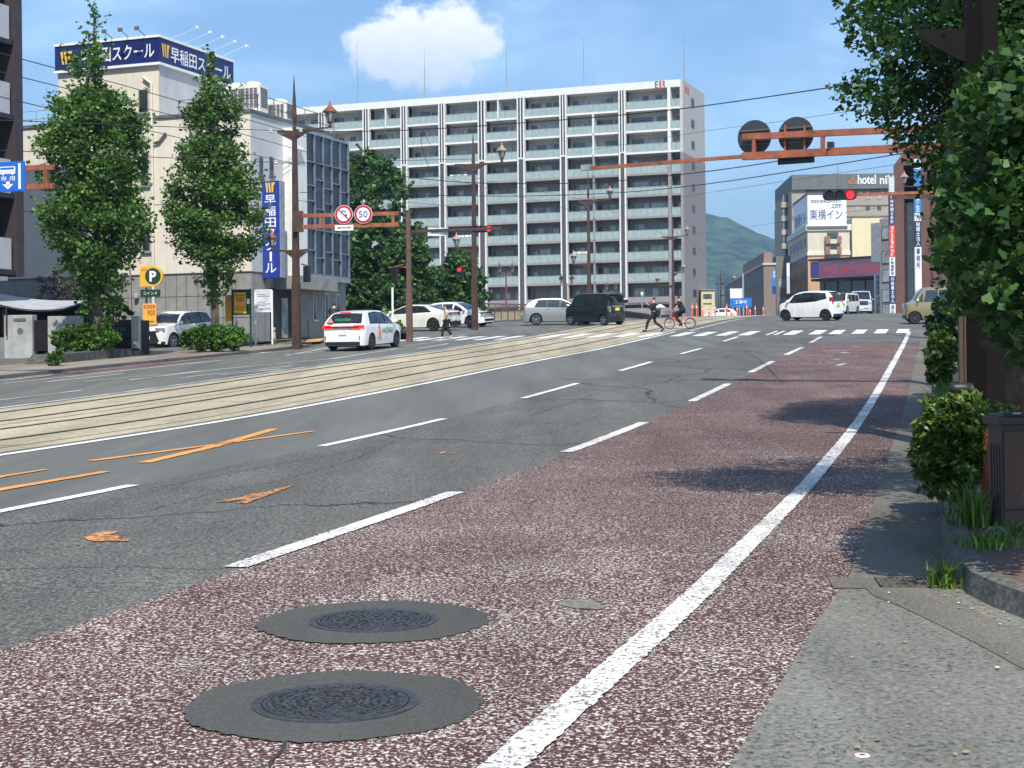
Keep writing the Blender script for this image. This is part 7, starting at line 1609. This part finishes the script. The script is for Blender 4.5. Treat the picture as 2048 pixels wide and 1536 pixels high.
# ================================================================ PEOPLE
skin = mat('skin', (.50, .30, .21), .6, var=.05); hair_m = mat('hair', (.012, .010, .010), .6)
def skinmesh(name, pts, edges, radii, m_, par, sub=2):
    me = bpy.data.meshes.new(name); me.from_pydata(pts, edges, []); me.materials.append(m_); o = bpy.data.objects.new(name, me); COL.objects.link(o); o.parent = par
    md = o.modifiers.new('skin', 'SKIN'); md.use_smooth_shade = True
    lay = me.skin_vertices[0] if me.skin_vertices else None
    if lay is None:
        import bmesh
        bm = bmesh.new(); bm.from_mesh(me); bm.verts.layers.skin.verify(); bm.to_mesh(me); bm.free(); lay = me.skin_vertices[0]
    for i, r in enumerate(radii): lay.data[i].radius = r if isinstance(r, tuple) else (r, r)
    lay.data[0].use_root = True
    s = o.modifiers.new('sub', 'SUBSURF'); s.levels = sub; s.render_levels = sub; return o
def person(label, loc, rz, J, top_m, leg_m, shoe_m, hair=hair_m, long_sleeve=False, hairlen=0., hat=None, skirt=False, loose=1.0):
    """J joints in local coords, the person faces +x"""
    t = thing('person', label, 'person', loc, rz)
    K = lambda *n: [Vector(J[k]) for k in n]
    names = ['pelvis', 'waist', 'chest', 'neck0', 'neck', 'head', 'crown', 'shL', 'elL', 'wrL', 'shR', 'elR', 'wrR', 'hipL', 'knL', 'anL', 'toeL', 'hipR', 'knR', 'anR', 'toeR']
    idx = {n: i for i, n in enumerate(names)}; pts = [Vector(J[n]) for n in names]
    rad_ = dict(pelvis=(.125, .10), waist=(.11, .09), chest=(.13, .095), neck0=.06, neck=.05, head=(.075, .09), crown=(.06, .07), shL=.05, elL=.038, wrL=.026, shR=.05, elR=.038, wrR=.026, hipL=.075, knL=.052, anL=.035, toeL=.03, hipR=.075, knR=.052, anR=.035, toeR=.03)
    E_ = [('pelvis', 'waist'), ('waist', 'chest'), ('chest', 'neck0'), ('neck0', 'neck'), ('neck', 'head'), ('head', 'crown'), ('neck0', 'shL'), ('shL', 'elL'), ('elL', 'wrL'), ('neck0', 'shR'), ('shR', 'elR'), ('elR', 'wrR'), ('pelvis', 'hipL'), ('hipL', 'knL'), ('knL', 'anL'), ('anL', 'toeL'), ('pelvis', 'hipR'), ('hipR', 'knR'), ('knR', 'anR'), ('anR', 'toeR')]
    # hands with fingers
    R_ = [rad_[n] for n in names]; ed = [(idx[a], idx[b]) for a, b in E_]
    for s in 'LR':
        w = Vector(J['wr'+s]); e = Vector(J['el'+s]); d = (w-e).normalized(); sd = d.cross(Vector((0, 0, 1)));
        sd = sd.normalized() if sd.length > .1 else Vector((0, 1, 0)); cu = Vector(J.get('curl'+s, (0, 0, -.3)))
        p = w+d*.07; pts.append(p); R_.append((.035, .018)); ip = len(pts)-1; ed.append((idx['wr'+s], ip))
        for k, (o_, l_) in enumerate(((-.028, .065), (-.010, .078), (.010, .073), (.028, .058))):
            a = p+sd*o_+d*.035; b = a+(d+cu*.6).normalized()*l_*.5; c = b+(d*.5+cu).normalized()*l_*.5
            i0 = len(pts); pts += [a, b, c]; R_ += [.009, .008, .007]; ed += [(ip, i0), (i0, i0+1), (i0+1, i0+2)]
        a = w+d*.035+sd*.035; b = a+(d+sd*.6).normalized()*.035; i0 = len(pts); pts += [a, b]; R_ += [.010, .008]; ed += [(ip, i0), (i0, i0+1)]
    skinmesh('body', pts, ed, R_, skin, t, 1)
    # face: nose, eyes, mouth, ears
    hd_ = Vector(J['head']); fw = Vector(J.get('look', (1, 0, 0))).normalized(); sdv = Vector((0, 0, 1)).cross(fw).normalized()
    m = MB(); 
    for s in (-1, 1): m.box(tuple(hd_+fw*.088+sdv*s*.032+Vector((0, 0, .02))), (.012, .022, .010))
    m.build('eyes', black_m, t); m = MB().box(tuple(hd_+fw*.085+Vector((0, 0, -.055))), (.012, .045, .010)); m.build('mouth', mat('lips', (.35, .12, .10), .5), t)
    m = MB(); m.tube([hd_+fw*.083+Vector((0, 0, .025)), hd_+fw*.112+Vector((0, 0, -.015)), hd_+fw*.085+Vector((0, 0, -.022))], [.008, .014, .008], 6)
    for s in (-1, 1): m.lathe([(.006, -.012), (.02, 0), (.006, .012)], tuple(hd_+sdv*s*.082), 8)
    m.build('nose_and_ears', skin, t, smooth=True)
    # hair
    hp_ = [hd_+Vector((0, 0, .085))-fw*.01, hd_+Vector((0, 0, .045))-fw*.035, hd_-fw*.055-Vector((0, 0, .03))]; hr = [(.085, .085), (.098, .092), (.07, .08)]
    if hairlen: hp_ += [hd_-fw*.075-Vector((0, 0, .03+hairlen*.6)), hd_-fw*.08-Vector((0, 0, .03+hairlen))]; hr += [(.06, .07), (.03, .04)]
    skinmesh('hair', hp_, [(i, i+1) for i in range(len(hp_)-1)], hr, hair, t)
    # shirt
    pel, wa, ch, n0 = (Vector(J[k]) for k in ('pelvis', 'waist', 'chest', 'neck0')); sp = [wa, ch, n0-Vector((0, 0, .02))]; sr = [(.15*loose, .12*loose), (.165*loose, .125*loose), (.10, .085)]; se = [(0, 1), (1, 2)]
    sp.append(pel+Vector((0, 0, -.02))); sr.append((.155*loose, .125*loose)); se.append((0, 3))
    if skirt: sp.append(pel+Vector((-.03, 0, -.2))); sr.append((.15, .13)); se.append((3, 4))
    for s in 'LR':
        sh, el, wr_ = (Vector(J[k+s]) for k in ('sh', 'el', 'wr')); i = len(sp); sp += [sh, sh.lerp(el, .8 if not long_sleeve else 1)]; sr += [.078*loose, .064*loose]; se += [(2, i), (i, i+1)]
        if long_sleeve: sp.append(el.lerp(wr_, .92)); sr.append(.04); se.append((i+1, i+2))
    skinmesh('shirt', sp, se, sr, top_m, t)
    lp = [pel-Vector((0, 0, .0))]; lr = [(.14, .115)]; le = []
    for s in 'LR':
        a, b, c = (Vector(J[k+s]) for k in ('hip', 'kn', 'an')); i = len(lp); lp += [a, b, b.lerp(c, .93)]; lr += [.10, .078, .062]; le += [(0, i), (i, i+1), (i+1, i+2)]
    skinmesh('trousers', lp, le, lr, leg_m, t)
    for s in 'LR':
        a, b = Vector(J['an'+s]), Vector(J['toe'+s]); d = (b-a).normalized(); skinmesh('shoe', [a-d*.05-Vector((0, 0, .01)), a.lerp(b, .5), b+d*.02], [(0, 1), (1, 2)], [.048, .046, .034], shoe_m, t)
    return t
def walk(h=1.68, stride=.36, arms='swing', lead='L'):
    k = h/1.7; s = 1 if lead == 'L' else -1
    J = dict(pelvis=(0, 0, .93), waist=(.0, 0, 1.06), chest=(.02, 0, 1.26), neck0=(.01, 0, 1.40), neck=(.02, 0, 1.46), head=(.045, 0, 1.56), crown=(.035, 0, 1.63), shL=(.0, .165, 1.36), shR=(.0, -.165, 1.36), hipL=(0, .09, .88), hipR=(0, -.09, .88))
    f, b = ('L', 'R') if s > 0 else ('R', 'L'); yf, yb = (.09, -.09) if s > 0 else (-.09, .09)
    J['kn'+f] = (stride*.72, yf, .50); J['an'+f] = (stride*.95, yf, .085); J['toe'+f] = (stride*.95+.16, yf*1.15, .05)
    J['kn'+b] = (-.02, yb, .47); J['an'+b] = (-stride*1.05, yb, .17); J['toe'+b] = (-stride*1.05+.11, yb, .045)
    if arms == 'swing':
        J['el'+b] = (.13, -.2*s, 1.10); J['wr'+b] = (.30, -.19*s, .92); J['el'+f] = (-.16, .2*s, 1.10); J['wr'+f] = (-.16, .2*s, .86)
    return {a: (Vector(v)*k if a != 'look' else v) for a, v in J.items()}
dark_suit = mat('dark_suit', (.012, .014, .028), .8, var=.2); black_cl = mat('black_cloth', (.012, .013, .015), .85, var=.2); green_sh = mat('pale_green_shirt', (.42, .47, .36), .8, var=.06); white_cl = mat('white_cloth', (.72, .72, .70), .7); shoe_b = mat('black_shoe', (.01, .01, .01), .4); shoe_p = mat('pale_shoe', (.5, .4, .36), .6)
# man in dark clothes on the tram-track crossing, phone held up, walking left
g1 = G(1302, 664); J = walk(1.70, .42, 'none', 'L')
J.update(elL=Vector((.10, .20, 1.12)), wrL=Vector((.27, .08, 1.30)), elR=Vector((.05, -.22, 1.10)), wrR=Vector((.27, -.08, 1.12)), curlL=Vector((.2, 0, .5)), curlR=Vector((0, 0, .3)))
pm_ = person('person in dark suit walking left on the crossing, forearms raised, with a satchel', tuple(g1+Vector((.15, 0, .0))), rad(180-8), J, dark_suit, dark_suit, shoe_b, long_sleeve=True)
bg_ = MB().box((-.14, .0, .78), (.30, .13, .30), top=.92).build('shoulder_bag', black_cl, loc=pm_.location, bevel=.03); bg_.rotation_euler = pm_.rotation_euler; tag(bg_, 'black bag hanging behind the person in the dark suit', 'bag')
# woman in pale green shirt on the far crossing, walking left
g2 = G(893, 678.5); J = walk(1.60, .22, 'swing', 'R')
person('person in pale green shirt and black trousers walking over the far crossing', tuple(g2), rad(180+25), J, green_sh, black_cl, shoe_p, hairlen=.12)
# bicycles
def bicycle(label, loc, rz, m_fr, wr=.27, wbs=1.02, basket=True):
    t = thing('bicycle', label, 'bicycle', loc, rz); R_ = Matrix.Rotation(rad(90), 3, 'X')
    for nm_, x in (('wheel', wbs/2), ('wheel', -wbs/2)):
        m = MB(); k = 30; V = []
        for i in range(k):
            a = 2*math.pi*i/k
            for j in range(6): b_ = 2*math.pi*j/6; r_ = wr-.02+.02*math.cos(b_); V.append((x+r_*math.cos(a), .02*math.sin(b_), wr+r_*math.sin(a)))
        m.add(V, [(i*6+j, i*6+(j+1) % 6, ((i+1) % k)*6+(j+1) % 6, ((i+1) % k)*6+j) for i in range(k) for j in range(6)]); o = m.build('wheel', tyre, t, smooth=True)
        m = MB(); 
        for i in range(14): a = 2*math.pi*i/14; m.tube([(x, .0, wr), (x+(wr-.03)*math.cos(a), 0, wr+(wr-.03)*math.sin(a))], .003, 4)
        m.lathe([(wr-.055, -.008), (wr-.035, -.008), (wr-.035, .008), (wr-.055, .008)], (x, 0, wr), 30, R=R_); m.build('rim', rim_m, o)
        m = MB(); m.tube([(x+(wr+.03)*math.cos(a), 0, wr+(wr+.03)*math.sin(a)) for a in [rad(200-k*20) if x < 0 else rad(150-k*15) for k in range(8)]], .018, 6); m.build('mudguard', m_fr, t)
    fr = wbs/2-.02; m = MB()
    m.tube([(fr, 0, wr), (fr-.10, 0, .62), (fr-.14, 0, .80)], .017, 8); m.tube([(fr-.11, 0, .62), (.0, 0, .30), (-.05, 0, .27)], .022, 8); m.tube([(fr-.12, 0, .70), (.05, 0, .40), (-.12, 0, .42)], .018, 8); m.tube([(-.05, 0, .27), (-.16, 0, .78)], .016, 8); m.tube([(-.05, 0, .27), (-wbs/2, .03, wr), (-.13, 0, .55)], .013, 6); m.tube([(-.05, 0, .27), (-wbs/2, -.03, wr)], .013, 6)
    m.build('frame', m_fr, t, smooth=True)
    MB().tube([(fr-.28, .25, .90), (fr-.16, .22, .93), (fr-.14, 0, .86), (fr-.16, -.22, .93), (fr-.28, -.25, .90)], .013, 6).build('handlebar', chrome, t)
    MB().box((-.18, 0, .78), (.25, .15, .07), top=.8).build('saddle', black_m, t, bevel=.02)
    m = MB(); m.lathe([(.075, -.01), (.075, .01)], (-.05, -.03, .27), 16, R=R_); m.bar((-.05, -.07, .27), (-.12, -.07, .13), .02, .02); m.bar((-.05, .07, .27), (.02, .07, .41), .02, .02); m.box((-.12, -.11, .12), (.09, .09, .02)); m.box((.02, .11, .40), (.09, .09, .02)); m.build('crank', black_m, t)
    if basket:
        m = MB(); 
        for k in range(7):
            for s in (-1, 1): m.bb(fr-.06+k*.045, fr-.052+k*.045, s*.15-.004, s*.15+.004, .66, .90)
        for z in (.66, .74, .82, .90): m.bb(fr-.07, fr+.23, -.155, -.147, z, z+.008); m.bb(fr-.07, fr+.23, .147, .155, z, z+.008); m.bb(fr+.22, fr+.23, -.15, .15, z, z+.008); m.bb(fr-.07, fr-.06, -.15, .15, z, z+.008)
        m.bb(fr-.07, fr+.23, -.15, .15, .655, .66); m.build('basket', mat('basket_dark', (.05, .045, .04), .5), t)
    return t
def rider(label, loc, rz, top_m, leg_m):
    J = dict(pelvis=(-.16, 0, .92), waist=(-.13, 0, 1.04), chest=(-.03, 0, 1.22), neck0=(.02, 0, 1.36), neck=(.05, 0, 1.42), head=(.09, 0, 1.52), crown=(.08, 0, 1.59), shL=(.02, .17, 1.31), shR=(.02, -.17, 1.31), elL=(.14, .24, 1.10), elR=(.14, -.24, 1.10), wrL=(.27, .23, .96), wrR=(.27, -.23, .96), curlL=(0, 0, -.5), curlR=(0, 0, -.5),
             hipL=(-.14, .09, .88), hipR=(-.14, -.09, .88), knL=(.22, .12, .78), anL=(.06, .11, .46), toeL=(.18, .11, .43), knR=(.14, -.12, .56), anR=(-.10, -.11, .20), toeR=(.03, -.11, .15))
    return person(label, loc, rz, J, top_m, leg_m, shoe_b, loose=1.28)
red_fr = mat('bike_red', (.55, .03, .04), .35)
g3 = G(1359, 658); hb = rad(180-4)
bk = bicycle('small red bicycle with a basket ridden left over the crossing', tuple(g3), hb, red_fr)
rider('person in a black T-shirt riding the small red bicycle', tuple(g3+Vector((0, 0, .02))), hb, black_cl, black_cl)
g4 = gpx(676, 682, .2, .11); hb = rad(86)
bicycle('dark bicycle beyond the driving school car on the pavement', tuple(g4), hb, mat('bike_dark', (.05, .03, .03), .4), .33, 1.1)
rider('person in dark clothes riding a bicycle behind the driving school car', tuple(g4+Vector((0, 0, .05))), hb, mat('navy_cloth', (.02, .025, .045), .8), black_cl)

# ---------------------------------------------------------------- air
hz = bpy.data.materials.new('air'); hz.use_nodes = True; t_ = hz.node_tree; t_.nodes.remove(t_.nodes['Principled BSDF'])
pv = _n(t_, 'ShaderNodeVolumePrincipled'); pv.inputs['Density'].default_value = HAZE_D; pv.inputs['Color'].default_value = (.42, .62, .95, 1); pv.inputs['Anisotropy'].default_value = .2
t_.links.new(pv.outputs[0], t_.nodes['Material Output'].inputs['Volume'])
if HAZE_D > 0:
    o = MB().bb(-1700, 2300, -120, 4200, -3, 380).build('haze', hz); o['kind'] = 'stuff'
    bpy.context.scene.cycles.volume_bounces = 0
